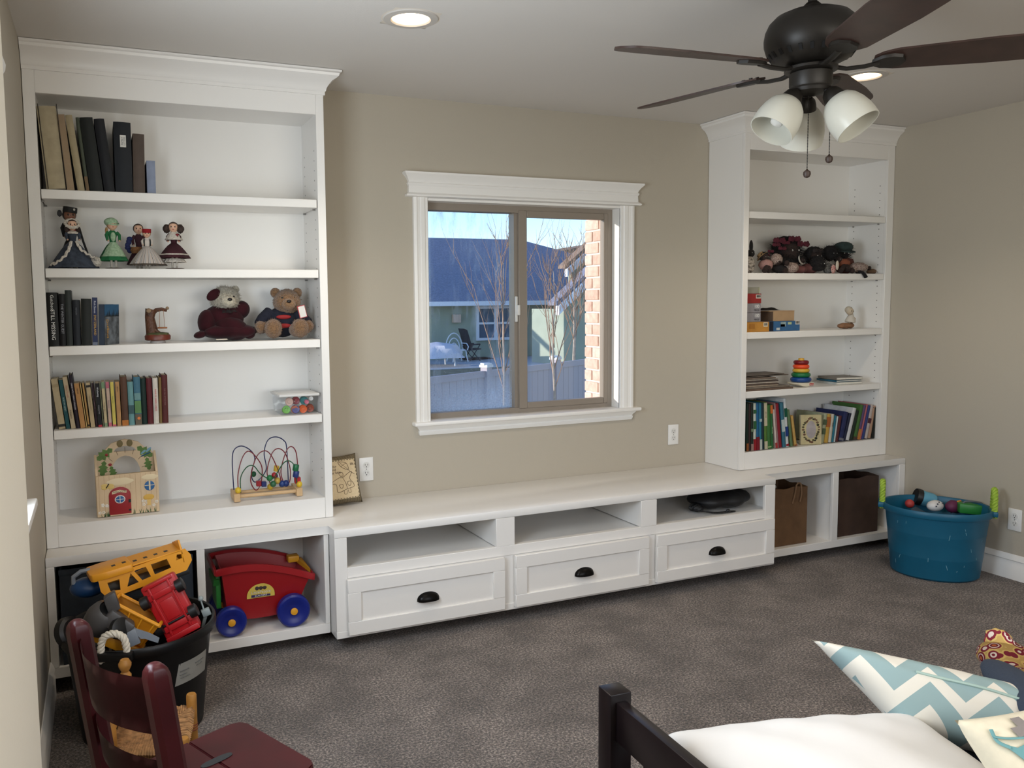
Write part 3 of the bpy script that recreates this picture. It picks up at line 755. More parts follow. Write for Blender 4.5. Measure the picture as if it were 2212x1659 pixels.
def chain(u, v0, v1):
    p0, p1 = AT(u, v0, y=fy-.0), AT(u, v1, y=fy)
    d_ = 2.62
    b = B()
    x, y = p0.x, p0.y
    z = p0.z; zs = []
    while z > p1.z+.012: b.ell((x, y, z), .0019, 6, 4); z -= .0046
    b.tube([(x, y, p0.z), (x, y, p1.z)], .0007, 4)
    c = part('pull_chain', b, BRONZE, t)
    b = B(); b.lathe([(.002, .012), (.004, .009), (.0105, .004), (.0115, -.004), (.0085, -.012), (.002, -.015)], (x, y, p1.z), 16); part('chain_fob', b, mat('fob_wood', (64, 48, 40), .5), c)
chain(1747, 208, 374); chain(1793, 262, 342)
# ---------------------------------------------------------------- books
PAGE = mat('book_pages', (206, 194, 168), .9, var=.08, scale=60)
PAGEW = mat('book_pages_white', (224, 218, 204), .9, var=.06, scale=60)
def bmat(rgb, gloss=.55):
    k = .68 if max(rgb) < 80 else .92
    return mat('cover_%d_%d_%d' % rgb, tuple(int(c*k) for c in rgb), gloss, var=.10, scale=25, spec=.3)
PREV = {}
def book(label, ys, zs, bot, top, rgb, kind='hard', depth=.16, vb=None, group=None, letters=None, lcol=(230, 225, 210), bands=(), pg=None, rz=0.0, lsize=None, top_z=None, cap=None):
    """bot=(u0,u1) pixels of the spine's foot, top=(u,v) of its upper left corner, on the plane y=ys standing on z=zs"""
    p0, p1 = AT(bot[0], vb, y=ys), AT(bot[1], vb, y=ys); q = AT(top[0], top[1], y=ys)
    th = math.atan2(q.x-p0.x, q.z-zs); hgt = math.hypot(q.x-p0.x, q.z-zs)
    w = (p1.x-p0.x)*math.cos(th)-.0008; w = max(w, .003)
    sl = math.tan(th); px_, ps_, ph_ = PREV.get((ys, zs), (.0438 if zs != .6285 else 3.4668, 0, 9))
    X0 = max(p0.x, px_+.0004); zm = min(ph_, hgt)*.99
    if X0+sl*zm < px_+ps_*zm+.0004: sl = (px_+ps_*zm+.0004-X0)/zm
    if zs == .6285: sl = min(sl, (4.4985-X0-w*1.02)/hgt)
    th = math.atan(sl); p0 = Vector((X0, ys, zs)); PREV[(ys, zs)] = (X0+w/math.cos(th), sl, hgt)
    z0 = zs+(w*math.sin(th) if th > 0 else 0)+.0004
    if top_z: hgt = min(hgt, (top_z-z0-.004)/math.cos(th))
    t = thing('book', label, 'book', (p0.x, ys, z0), 0, group)
    t.rotation_euler = (0, th, rz)
    m = bmat(rgb)
    c = min(.0028, w*.22)
    b = B()
    if kind == 'hard':
        b.box(0, c, .002, depth, 0, hgt, bev=.0006); b.box(w-c, w, .002, depth, 0, hgt, bev=.0006)
        n = 5; pts = [(w*i/n, -.004*math.sin(PI*i/n)) for i in range(n+1)]
        b.prism(pts+[(w-.0002, .004), (.0002, .004)], 0, hgt, 'z')
        part('cover', b, m, t, world=False)
        b = B(); b.box(c, w-c, .004, depth-.004, .003, hgt-.004); part('pages', b, pg or PAGE, t, world=False)
    else:
        c = min(.0008, w*.2)
        b.box(0, w, 0, .0012, 0, hgt); b.box(0, c, 0, depth, 0, hgt); b.box(w-c, w, 0, depth, 0, hgt)
        part('cover', b, m, t, world=False)
        b = B(); b.box(c, w-c, .0012, depth-.0006, .0006, hgt-.0006); part('pages', b, pg or PAGE, t, world=False)
    for (f0, f1, col) in bands:
        b = B(); b.box(.0004, w-.0004, -.0048 if kind == 'hard' else -.0007, 0, hgt*f0, hgt*f1); part('spine_band', b, bmat(col), t, world=False, label='coloured band on the spine')
    if letters:
        for (s, f, sz, col) in letters:
            text('lettering', s, sz*w, cm(*col), t, frame_m((w/2, -.0052 if kind == 'hard' else -.0012, hgt*f), (0, 0, -1), (1, 0, 0)))
    return t
G1 = 'albums and binders on the top shelf'
ys, zs = -.255, 1.916
def v1(u): return 408+(u-101)*.045
bk = lambda lab, b0, b1, tu, tv, rgb, **k: book(lab, ys, zs, (b0, b1), (tu, tv), rgb, vb=v1((b0+b1)/2), group=G1, depth=.235, **k)
a = bk('thick cream photo album with dark piping leaning on top shelf', 101, 143, 75.5, 229, (186, 172, 142), bands=[(.001, .008, (40, 34, 28))])
w_ = .078
b = B()
for xx in (.006, .070): b.tube([(xx, -.0045, .004), (xx, -.0045, .32)], .0016, 5)
part('piping', b, cm(46, 40, 34), a, world=False)
bk('black album with tan spine next to thick cream album', 145, 162, 121.5, 248, (24, 22, 22), bands=[(.0, 1, (166, 142, 112))])
bk('slim cream album with pale spine leaning on top shelf', 168, 184, 140, 249, (178, 162, 130))
bk('thin grey-green album leaning beside black-green binder', 186, 194, 163, 254, (78, 84, 70), bands=[(0, .2, (120, 96, 66))])
bk('black-green binder leaning between grey-green album and navy album', 195, 224, 171, 254, (22, 28, 24))
bk('navy-black album leaning against upright labelled binder', 226, 249, 202, 257, (16, 19, 28))
t = bk('upright navy binder with white spine label', 250, 287.5, 244.4, 263, (20, 27, 38))
b = B(); b.box(.022, .044, -.0062, -.004, .176, .222, bev=.0004); lb = part('spine_label', b, cm(214, 212, 204), t, world=False, label='white paper spine label')
text('lettering', 'FAMILY', .0095, cm(90, 90, 92), lb, frame_m((.030, -.0064, .199), (0, 0, 1), (-1, 0, 0))); text('lettering', 'LETTERS', .0085, cm(110, 110, 112), lb, frame_m((.038, -.0064, .199), (0, 0, 1), (-1, 0, 0)))
bk('plain brown book shorter than the navy binder beside it', 288.5, 314, 286, 289, (84, 70, 60))
bk('short pale blue marbled book at row end on top shelf', 318.5, 337.5, 316, 347, (142, 152, 174))

# ---- third shelf, seven dark books
G2 = 'dark books on the third shelf'; ys, zs = -.262, 1.3185
def v2(u): return 749-(u-104)*.035
bk = lambda lab, b0, b1, tu, tv, rgb, **k: book(lab, ys, zs, (b0, b1), (tu, tv), rgb, vb=v2((b0+b1)/2), group=G2, **k)
bk('black book with STILL MISSING in white on its spine', 104, 128, 97.6, 632, (22, 22, 22), letters=[('Gutcheon', .80, .42, (220, 220, 215)), ('STILL MISSING', .40, .50, (236, 236, 232))])
bk('narrow black book with silver spine lettering', 130, 143.5, 126.5, 635, (26, 26, 30), letters=[('THE WINTER GUEST', .52, .6, (150, 152, 160))])
bk('tallest grey-green book of the dark row', 144.5, 158.5, 139.5, 627, (64, 72, 70))
bk('dark slate book with faint title beside grey-green one', 159.5, 175, 156, 648, (42, 48, 58), letters=[('MEMORY', .75, .3, (100, 104, 112))])
bk('dark green cloth book with plain spine', 176, 198, 174.7, 646, (34, 40, 36))
bk('navy guidebook with SWITZERLAND in yellow on its spine', 200, 212, 198.6, 643, (40, 52, 92), kind='soft', letters=[('Rick Steves', .80, .55, (210, 214, 224)), ('SWITZERLAND', .42, .62, (214, 170, 60))], bands=[(.0, .06, (120, 130, 150))])
# paperback turned so its cover shows
p = AT(214, 746, y=-.262); q = AT(244, 743, y=-.235)
t = thing('book', 'paperback turned to show its blue and black illustrated cover', 'book', (p.x, -.262, zs+.0005), R(12), G2)
hh = .16
b = B(); b.box(0, .024, 0, .0012, 0, hh); b.box(0, .0008, 0, .11, 0, hh); b.box(.0232, .024, 0, .11, 0, hh); part('cover', b, bmat((70, 82, 100)), t, world=False)
b = B(); b.box(.0008, .0232, .0012, .108, .0006, hh-.0006); part('pages', b, PAGEW, t, world=False)
t.rotation_euler = (0, R(2), R(-30))
b = B(); b.box(.0242, .0248, .001, .109, hh*.72, hh); part('cover_art', b, bmat((52, 100, 140)), t, world=False, label='blue sky print')
b = B(); b.box(.0242, .0247, .001, .109, 0, hh*.72); ca = part('cover_art', b, mat('cover_dark_art', (38, 40, 42), .35, rgb2=(120, 128, 136), scale=30), t, world=False, label='dark forest print')
b = B()
for k in range(9): b.prism([(.006+k*.0115, hh*.70), (.012+k*.0115, hh*.70+.012+.008*((k*7) % 3)), (.017+k*.0115, hh*.70)], .0243, .0250, 'x')
part('cover_art', b, bmat((34, 38, 40)), t, world=False, kind='stuff')
text('lettering', 'Dragons', .022, cm(196, 150, 80), t, frame_m((.0252, .02, hh*.40), (0, 0, -1), (0, -1, 0)))

# ---- fourth shelf, row of old novels
G3 = 'novels on the fourth shelf'; ys, zs = -.250, .9915
def v3(u): return 928-(u-128)*.0553
L4 = [ # b0 b1 tx ty rgb kind label extras
 (275, 390, 135, 225, (188, 170, 136), 'soft', 'thick cream paperback leaning at row start, dark emblem on foot', dict(bands=[(.045, .10, (54, 52, 48)), (.84, .90, (168, 150, 116))])),
 (392, 462, 265, 232, (28, 82, 88), 'soft', 'teal paperback with small white spine lettering, leaning', dict(letters=[('BURY MY HEART', .5, .5, (180, 200, 196))])),
 (470, 552, 320, 190, (196, 178, 146), 'soft', 'cream paperback with faded red script on its spine', dict(letters=[('Heart Throbs', .72, .5, (170, 96, 84)), ('Ardingtons', .28, .45, (110, 92, 70))])),
 (555, 615, 425, 150, (54, 40, 56), 'hard', 'dark purple hardback with white spine lettering', dict(letters=[('DINNER WITH A PERFECT STRANGER', .60, .5, (210, 208, 214))])),
 (620, 709, 510, 290, (190, 140, 84), 'soft', 'tan orange paperback with tiny black title', dict(letters=[('STAR TREE', .83, .25, (40, 32, 26))])),
 (712, 736, 605, 290, (214, 184, 120), 'soft', 'very thin cream yellow paperback', {}),
 (740, 776, 640, 280, (192, 150, 90), 'soft', 'thin tan paperback with black spots of print', dict(bands=[(.03, .07, (60, 48, 36))])),
 (785, 862, 697, 280, (192, 170, 132), 'soft', 'cream paperback with dark oval mark atop its spine', dict(bands=[(.90, .95, (50, 46, 42))], letters=[('THE LAND OF PLENTY', .55, .35, (120, 98, 66))])),
 (865, 902, 790, 280, (58, 26, 40), 'soft', 'narrow maroon paperback among cream ones', dict(letters=[('A WINTER TALE', .5, .5, (150, 120, 120))])),
 (905, 972, 848, 285, (24, 24, 28), 'soft', 'black paperback with white brush script and red foot', dict(bands=[(0, .045, (190, 44, 60))], letters=[('Wuthering', .80, .6, (220, 222, 226)), ('A Literary Tale', .4, .4, (200, 200, 204))])),
 (975, 998, 915, 280, (120, 126, 96), 'soft', 'thin olive green paperback beside black one', {}),
 (1003, 1058, 945, 265, (204, 186, 146), 'soft', 'cream paperback with pale green head and foot', dict(bands=[(.86, 1, (120, 150, 112)), (0, .08, (140, 160, 124))], letters=[('Little House Tales', .45, .42, (130, 104, 74))])),
 (1070, 1128, 1015, 262, (206, 178, 158), 'soft', 'cream paperback with pink head and foot', dict(bands=[(.86, 1, (196, 108, 124)), (0, .08, (206, 110, 130))], letters=[('By the Shores', .5, .42, (92, 84, 110))])),
 (1135, 1197, 1085, 265, (216, 198, 96), 'soft', 'bright yellow paperback with pink foot', dict(bands=[(0, .035, (210, 100, 120))], letters=[('Golden Years', .6, .4, (96, 120, 60))])),
 (1205, 1279, 1165, 260, (190, 144, 92), 'soft', 'tan paperback directly before the tall brown leather book', dict(letters=[('RED FERN', .83, .3, (50, 40, 30))])),
 (1285, 1392, 1245, 178, (92, 62, 46), 'hard', 'tall worn brown leather book with orange torn foot', dict(bands=[(.0, .11, (186, 116, 48))])),
 (1397, 1490, 1362, 260, (110, 156, 158), 'hard', 'pale turquoise book with black round emblem on spine', dict(bands=[(.26, .46, (60, 92, 96))])),
 (1497, 1605, 1457, 182, (70, 116, 136), 'hard', 'tall blue book with green landscape and orange disc', dict(bands=[(.0, .22, (104, 92, 76)), (.24, .50, (96, 140, 84)), (.52, .66, (110, 150, 150))])),
 (1607, 1690, 1570, 205, (24, 58, 50), 'hard', 'dark green cloth book among taller hardbacks', {}),
 (1695, 1785, 1660, 202, (92, 28, 34), 'hard', 'maroon cloth hardback left of white Green Gables book', {}),
 (1790, 1875, 1762, 200, (220, 212, 200), 'hard', 'white hardback with ANNE OF GREEN GABLES in red', dict(letters=[('ANNE OF GREEN GABLES', .52, .40, (196, 30, 40))])),
 (1880, 1925, 1860, 190, (132, 108, 66), 'hard', 'thin olive gold book between white and brown hardbacks', {}),
 (1928, 2025, 1905, 152, (86, 34, 32), 'hard', 'reddish brown hardback closing the row of novels', dict(letters=[('THE CALL OF THE WILD', .55, .28, (140, 96, 90))])),
]
for x0, x1, tx, ty, rgb, kd, lab, ex in L4:
    u0, u1 = 90+x0/7.373, 90+x1/7.373
    t = book(lab, ys, zs, (u0, u1), (90+tx/7.373, 790+ty/7.373), rgb, kd, depth=.145 if kd == 'hard' else .11, vb=v3((u0+u1)/2), group=G3, **ex)
    if 'orange disc' in lab:
        b = B(); b.lathe([(.006, -.0062), (.006, -.0050)], (0, 0, 0), 16, (0, 1, 0)); bmesh.ops.translate(b.bm, verts=b.bm.verts, vec=(.014, 0, .026)); part('spine_emblem', b, cm(220, 120, 50), t, world=False)

# ---------------------------------------------------------------- plush and figurines on the third shelf
def fur(name, rgb, rgb2, s=160):
    return mat(name, rgb, .95, rgb2=rgb2, scale=s, bump=.9, bscale=220, sheen=.4)
def fuzz(amt, seed=0, fr=9):
    rr = random.Random(seed); ph = [rr.uniform(0, 6) for _ in range(6)]
    return lambda d: 1+amt*(math.sin(d.x*fr*2.1+ph[0])*math.sin(d.y*fr*1.7+ph[1])+.7*math.sin(d.z*fr*2.3+ph[2])*math.sin(d.x*fr*3.1+ph[3]))
def hairs(b, c, r, n, ln, rad, seed=0, down=0.0):
    rr = random.Random(seed); c = Vector(c)
    for k in range(n):
        z = rr.uniform(-1, 1); a = rr.uniform(0, 2*PI); s = math.sqrt(1-z*z); d = Vector((s*math.cos(a), s*math.sin(a), z))
        p = c+Vector((d.x*r[0], d.y*r[1], d.z*r[2])); q = p+(d+Vector((rr.uniform(-.4, .4), rr.uniform(-.4, .4), rr.uniform(-.4, .4)-down))).normalized()*ln*rr.uniform(.6, 1.2)
        t_ = d.orthogonal().normalized()*rad
        b._add([p+t_, p-t_, q], [(0, 1, 2)])
zs = 1.3185
# plush bear in burgundy velvet with a white furry head
P = AT(495, 736, y=-.17); x, y = P.x, -.17
t = thing('plush_bear', 'white-headed plush bear in burgundy velvet dress lounging on third shelf', 'soft toy', (x, y, zs))
VEL = mat('burgundy_velvet', (48, 13, 20), .9, var=.3, scale=18, sheen=.08, spec=.2)
WF = fur('white_fur', (196, 188, 170), (150, 142, 124))
hc = AT(486, 648, y=-.17)
b = B(); b.ell(hc, (.062, .055, .052), 24, 16, f=fuzz(.04, 3)); hairs(b, hc, (.060, .053, .050), 700, .014, .0014, 5)
hd = part('head', b, WF, t)
b = B(); c = hc+Vector((.008, -.048, -.014)); b.ell(c, (.030, .026, .024), 18, 12, f=fuzz(.04, 5)); hairs(b, c, (.029, .025, .023), 160, .007, .001, 6); part('muzzle', b, fur('muzzle_fur', (216, 206, 184), (190, 180, 158)), hd)
b = B(); b.ell(c+Vector((.002, -.026, .010)), (.0095, .006, .007), 12, 8); part('nose', b, cm(22, 16, 16, .4), hd)
b = B(); b.ell(c+Vector((-.026, .006, .022)), .0045, 8, 6); b.ell(c+Vector((.022, .003, .022)), .0045, 8, 6); part('eyes', b, cm(20, 14, 12, .2), hd)
b = B(); e = AT(461, 640, y=-.215); b.ell(e, (.032, .010, .020), 16, 10, rot=Matrix.Rotation(R(-38), 4, 'Y').to_euler()); part('ear', b, VEL, hd, label='burgundy velvet ear lining')
b = B(); e = AT(508, 628, y=-.15); b.ell(e, (.018, .010, .016), 14, 8, f=fuzz(.05, 8)); part('ear', b, WF, hd)
b = B()
b.ell(AT(484, 690, y=-.16), (.085, .06, .062), 24, 14, f=fuzz(.03, 2, 4)); b.ell(AT(448, 700, y=-.175), (.040, .05, .055), 18, 12); b.ell(AT(520, 672, y=-.15), (.038, .045, .040), 18, 12, rot=Matrix.Rotation(R(35), 4, 'Y').to_euler())
part('body', b, VEL, t)
b = B()
b.ell((x, -.185, zs+.034), (.118, .075, .034), 32, 12, f=lambda d: 1+.07*math.sin(7*math.atan2(d.y, d.x))*(1-abs(d.z)))
b.ell(AT(500, 712, y=-.19), (.075, .06, .050), 24, 12, rot=Matrix.Rotation(R(18), 4, 'Y').to_euler())
part('skirt', b, VEL, t)
b = B(); b.ell(AT(433, 729, y=-.20)+Vector((0, 0, .006)), (.028, .03, .015), 16, 10, rot=Matrix.Rotation(R(-15), 4, 'Y').to_euler()); part('foot', b, VEL, t)
b = B(); b.ell(AT(538, 724, y=-.18), (.026, .035, .022), 16, 10); part('foot', b, VEL, t)
b = B(); b.box(x-.065, x-.018, -.258, -.246, zs+.0005, zs+.006, bev=.002); part('petticoat', b, cm(210, 200, 184), t)
b = B(); b.lathe([(.030, 0), (.045, .004), (.036, .012), (.028, .014)], hc+Vector((.004, -.006, -.055)), 28, (0, -.2, 1), wob=lambda a, k: 1+.15*math.sin(a*9+k)); part('collar', b, cm(30, 22, 22, .9), t)
rest(t, 1.3185)
# plain brown teddy with a navy knit jumper
P = AT(613, 732, y=-.18); x, y = P.x, -.165
t = thing('teddy_bear', 'brown teddy bear in navy jumper sitting at the shelf end with paper tag', 'soft toy', (x, y, zs))
BF = fur('brown_fur', (150, 112, 74), (112, 80, 50)); NAVY = mat('navy_knit', (22, 26, 42), .9, var=.15, scale=60, bump=.4, bscale=140)
hc = AT(620, 657, y=-.17)
b = B(); b.ell(hc, (.060, .055, .056), 24, 16, f=fuzz(.03, 4)); hairs(b, hc, (.058, .053, .054), 500, .010, .0012, 15); hd = part('head', b, BF, t)
b = B(); c = hc+Vector((-.002, -.046, -.010)); b.ell(c, (.031, .028, .026), 18, 12, f=fuzz(.03, 9)); hairs(b, c, (.030, .027, .025), 160, .006, .001, 16); part('muzzle', b, fur('brown_muzzle', (164, 126, 88), (130, 96, 62)), hd)
b = B(); b.ell(c+Vector((-.004, -.027, .012)), (.010, .006, .007), 12, 8); part('nose', b, cm(24, 18, 16, .4), hd)
b = B(); b.ell(c+Vector((-.026, .004, .028)), .0045, 8, 6); b.ell(c+Vector((.024, .004, .028)), .0045, 8, 6); part('eyes', b, cm(20, 14, 12, .2), hd)
for s in (-1, 1):
    b = B(); b.ell(hc+Vector((s*.048, .008, .040)), (.022, .013, .022), 16, 10, f=fuzz(.05, 12)); part('ear', b, BF, hd)
b = B(); b.ell((x, y+.01, zs+.066), (.070, .058, .068), 24, 14); part('jumper', b, NAVY, t)
b = B(); 
for zz in (.088, .050): b.ell((x-.004, y-.046, zs+zz), (.033, .010, .010), 16, 8)
part('stripe_patches', b, cm(150, 34, 36, .8), t, kind='stuff')
for s in (-1, 1):
    b = B(); b.tube([(x+s*.052, y+.01, zs+.105), (x+s*.085, y-.01, zs+.080), (x+s*.104, y-.03, zs+.058)], .030, 14, taper=lambda u: 1-.15*u); part('sleeve', b, NAVY, t)
    c = (x+s*.100, y-.038, zs+.046); b = B(); b.ell(c, (.028, .028, .028), 16, 10, f=fuzz(.04, 20)); hairs(b, c, (.027, .027, .027), 160, .008, .0012, 22+s); part('paw', b, BF, t)
    c = (x+s*.058, y-.085, zs+.040); b = B(); b.ell(c, (.037, .032, .041), 18, 12, f=fuzz(.03, 30)); b.ell((x+s*.05, y-.05, zs+.032), (.034, .05, .032), 16, 10); hairs(b, c, (.036, .031, .040), 300, .008, .0012, 31+s); part('leg', b, BF, t)
b = B(); p = AT(653, 678, y=-.262); b.obox(p, (.016, 0, .004), (.001, .003, 0), (-.006, 0, .026)); tg = part('paper_tag', b, cm(176, 50, 56, .5), t, label='white paper tag with red edge')
b = B(); b.obox(p+Vector((0, -.0034, 0)), (.0135, 0, .0034), (.0002, .0006, 0), (-.0052, 0, .0232)); part('tag_face', b, cm(226, 222, 214, .5), tg)
rest(t, 1.3185)
# tree-stump figurine on its turntable
P = AT(341, 733, y=-.18); x, y = P.x, -.18
t = thing('tree_figurine', 'small brown tree-branch figurine on round wooden base', 'figurine', (x, y, zs))
BRN = mat('stump_brown', (84, 52, 34), .55, var=.35, scale=40, bump=.6, bscale=90)
b = B(); b.lathe([(.030, .0005), (.031, .004), (.026, .010)], (x, y, zs), 24); part('turntable', b, cm(206, 200, 196, .3), t)
b = B(); b.lathe([(.044, .010), (.049, .013), (.050, .028), (.046, .034)], (x, y, zs), 28, wob=lambda a, k: 1+.03*math.sin(6*a+k)); part('base', b, mat('base_redbrown', (110, 52, 38), .4, var=.2, scale=40), t)
b = B(); b.lathe([(.046, .033), (.043, .040), (.02, .044)], (x, y, zs), 24, wob=lambda a, k: 1+.05*math.sin(7*a)); part('grass_mound', b, mat('mound_green', (74, 78, 44), .7, var=.3, scale=50), t)
tx = x-.026
b = B(); b.tube([(tx+.006, y, zs+.036), (tx+.002, y, zs+.07), (tx-.002, y, zs+.105), (tx+.004, y, zs+.138)], .020, 12, taper=lambda u: 1.25-.45*u+.3*(u > .9))
b.tube([(tx+.004, y, zs+.115), (tx+.024, y, zs+.134), (tx+.046, y, zs+.138), (tx+.066, y, zs+.132)], .010, 8, taper=lambda u: 1-.4*u)
b.tube([(tx+.004, y-.01, zs+.06), (tx+.028, y-.016, zs+.042), (tx+.042, y-.012, zs+.037)], .011, 8, taper=lambda u: 1-.6*u)
part('tree_trunk', b, BRN, t)
b = B(); b.ell((tx+.068, y, zs+.142), (.007, .007, .007), 10, 8); b.ell((tx-.004, y-.014, zs+.132), (.012, .010, .010), 10, 8, f=fuzz(.1, 2)); part('leaf_tufts', b, cm(150, 124, 96, .6), t, kind='stuff')
# a little swing hanging from the branch
b = B(); b.tube([(tx+.052, y-.006, zs+.136), (tx+.054, y-.006, zs+.064)], .0009, 5); b.tube([(tx+.036, y-.006, zs+.136), (tx+.034, y-.006, zs+.064)], .0009, 5); b.box(tx+.026, tx+.064, y-.018, y+.006, zs+.058, zs+.064, bev=.002); part('swing', b, cm(150, 92, 48, .5), t)
# ---------------------------------------------------------------- dolls on the second shelf
SKIN = mat('doll_skin', (222, 178, 150), .45, sub=.1); SKIND = mat('doll_skin_brown', (128, 86, 64), .45)
HB = mat('hair_brown', (50, 32, 24), .6, var=.3, scale=80, bump=.8, bscale=120); HK = mat('hair_black', (24, 20, 20), .6, bump=.8, bscale=120)
HBL = mat('hair_blond', (176, 136, 92), .6, var=.25, scale=80, bump=.8, bscale=120)
LACE = mat('white_lace', (214, 206, 194), .9, var=.12, scale=120, bump=.7, bscale=160)
def ruf(n, a_): return lambda a, k: 1+a_*math.sin(n*a+k*.8)
def doll(label, x, y, z, h, skin, hair, dress, skirt_r, rz=0.0, waist=.50, stand=True, sleeves=None, hr=None, foot=.12, group='collector dolls on the second shelf', skirt_n=9, trim=None, band=None):
    """a standing collector doll of height h up to the crown of its head; returns its Empty and the head centre (local)"""
    t = thing('doll', label, 'doll', (x, y, z+.0005), rz, group)
    hr = hr or h*.108
    hz = h-hr*1.05; hc = Vector((0, -.002, hz))
    b = B(); b.ell(hc, (hr*.86, hr*.84, hr), 20, 14)
    b.ell(hc+Vector((0, -hr*.84, -hr*.12)), (hr*.10, hr*.14, hr*.12), 8, 6)
    b.cyl((0, 0, hz-hr*1.35), (0, 0, hz-hr*.7), hr*.32, n=10)
    hd = part('head', b, skin, t, world=False)
    b = B()
    for s in (-1, 1): b.ell(hc+Vector((s*hr*.34, -hr*.76, hr*.06)), (hr*.13, hr*.08, hr*.15), 10, 6)
    part('eyes', b, cm(30, 20, 18, .2), hd, world=False)
    b = B(); b.ell(hc+Vector((0, -hr*.78, -hr*.42)), (hr*.18, hr*.07, hr*.07), 10, 6); part('mouth', b, cm(170, 50, 54, .4), hd, world=False)
    b = B()
    b.ell(hc+Vector((0, hr*.14, hr*.10)), (hr*.99, hr*.92, hr*1.0), 20, 14, f=lambda d: 1.0 if d.y > -.42 or d.z > .62 else .82)
    part('hair', b, hair, t, world=False)
    wz = h*waist; sz = hz-hr*1.2
    b = B(); b.lathe([(hr*.55, wz-.002), (hr*.60, wz+.3*(sz-wz)), (hr*.86, wz+.8*(sz-wz)), (hr*.5, sz+.002), (hr*.28, sz+.006)], (0, 0, 0), 18, sy=.75); part('bodice', b, dress, t, world=False)
    fz = h*foot
    b = B(); n_ = 6
    pr = []
    for i in range(n_+1):
        u = i/n_; pr.append((hr*.55+(skirt_r-hr*.55)*(u**.75), wz+(fz-wz)*u))
    b.lathe(pr+[(skirt_r*.96, fz), (hr*.5, wz-.01)], (0, 0, 0), 40, wob=lambda a, k: 1+(.07*min(k, 6)/6)*math.sin(skirt_n*a+1), close=False)
    part('skirt', b, dress, t, world=False)
    if band:
        b = B(); u0, u1, mt = band
        f_ = lambda u: (hr*.55+(skirt_r-hr*.55)*(u**.75), wz+(fz-wz)*u)
        b.lathe([(f_(u0)[0]*1.02, f_(u0)[1]), (f_(u1)[0]*1.03, f_(u1)[1]), (f_(u1)[0]*1.0, f_(u1)[1])], (0, 0, 0), 40, wob=lambda a, k: 1+.07*math.sin(skirt_n*a+1), close=False); part('skirt_trim', b, mt, t, world=False)
    for s in (-1, 1):
        b = B(); b.tube([(s*hr*.75, 0, sz-.004), (s*hr*1.15, -hr*.3, sz-.25*(sz-wz)-.004), (s*hr*1.05, -hr*.9, wz+.15*(sz-wz))], hr*.30, 10, taper=lambda u: 1.15-.35*u); part('sleeve', b, sleeves or dress, t, world=False)
        b = B(); b.ell((s*hr*1.0, -hr*1.15, wz+.12*(sz-wz)), (hr*.17, hr*.26, hr*.17), 10, 6); part('hand', b, skin, t, world=False)
        b = B(); b.tube([(s*hr*.4, 0, fz+.01), (s*hr*.4, 0, .006)], hr*.22, 8); b.ell((s*hr*.42, -hr*.25, hr*.22), (hr*.27, hr*.5, hr*.2), 10, 6); part('leg', b, LACE, t, world=False)
    if stand:
        b = B(); b.lathe([(skirt_r*.62, 0), (skirt_r*.64, .003), (skirt_r*.55, .006)], (0, 0, 0), 24); part('stand', b, cm(70, 46, 34, .4), t, world=False)
    return t, hd, hc, hr, sz, wz
def place(u, v, y): p = AT(u, v, y=y); return p.x
zs = 1.618
hgt = lambda vtop, y, u: AT(u, vtop, y=y).z-zs
# tall doll in black hat behind
x = place(155, 570, -.13)
t, hd, hc, hr, sz, wz = doll('tall doll in black pillbox hat and black coat behind bonneted doll', x, -.125, zs, hgt(451, -.125, 155), SKIND, HK, mat('black_coat', (26, 24, 26), .85), .045, rz=R(14))
b = B(); b.lathe([(hr*.98, hr*.42), (hr*1.02, hr*.5), (hr*1.0, hr*1.22), (hr*.92, hr*1.28)], hc, 24, (.12, -.1, 1)); part('hat', b, mat('black_hat', (22, 22, 22), .7, var=.4, scale=70), hd, world=False)
b = B(); b.lathe([(.004, 0), (.0045, .002)], hc+Vector((hr*.45, -hr*1.0, hr*.8)), 10, (.3, -1, 0)); part('hat_badge', b, cm(190, 186, 176, .3), hd, world=False)
b = B(); b.ell((hr*.3, -hr*.6, sz-.03), (hr*.55, hr*.25, hr*.9), 14, 8); part('vest', b, cm(150, 26, 36, .8), t, world=False)
b = B(); b.tube([(hr*1.2, -hr*.6, sz-.02), (hr*1.6, -hr*.8, sz-.07), (hr*2.3, -hr*.9, .05)], .0045, 8); part('scarf', b, cm(24, 22, 24, .8), t, world=False)
b = B(); b.ell(hc+Vector((-hr*1.3, hr*.4, hr*.3)), (hr*.35, hr*.3, hr*.5), 10, 8, f=fuzz(.1, 4)); part('hair_bow', b, cm(52, 52, 54, .8), hd, world=False)
rest(t, zs)
# bonneted doll in blue-grey gown
GOWN = mat('bluegrey_gown', (66, 74, 88), .85, rgb2=(44, 50, 62), scale=50)
x = place(152, 575, -.20)+.013
t, hd, hc, hr, sz, wz = doll('bonneted brown-haired doll in wide blue-grey gown with white ruffles', x, -.195, zs, hgt(474, -.195, 150), SKIN, HB, GOWN, .088, rz=R(8), waist=.56, foot=.02, stand=False, skirt_n=7, band=(.90, 1.0, GOWN))
b = B(); b.ell(hc+Vector((0, hr*.25, hr*.35)), (hr*1.15, hr*1.0, hr*.95), 20, 12, f=lambda d: 1 if d.y > -.5 else .8); part('bonnet', b, LACE, hd, world=False)
b = B(); b.lathe([(hr*1.05, 0), (hr*1.42, -.002), (hr*1.38, .003), (hr*1.0, .005)], hc+Vector((0, -hr*.15, hr*.25)), 32, (0, -.75, .75), wob=ruf(12, .06), close=False); part('bonnet_brim', b, LACE, hd, world=False)
for s in (-1, 1):
    b = B(); b.ell(hc+Vector((s*hr*.95, -hr*.1, -hr*.75)), (hr*.42, hr*.38, hr*.75), 12, 8, f=fuzz(.08, 3)); part('curls', b, HB, hd, world=False)
b = B()
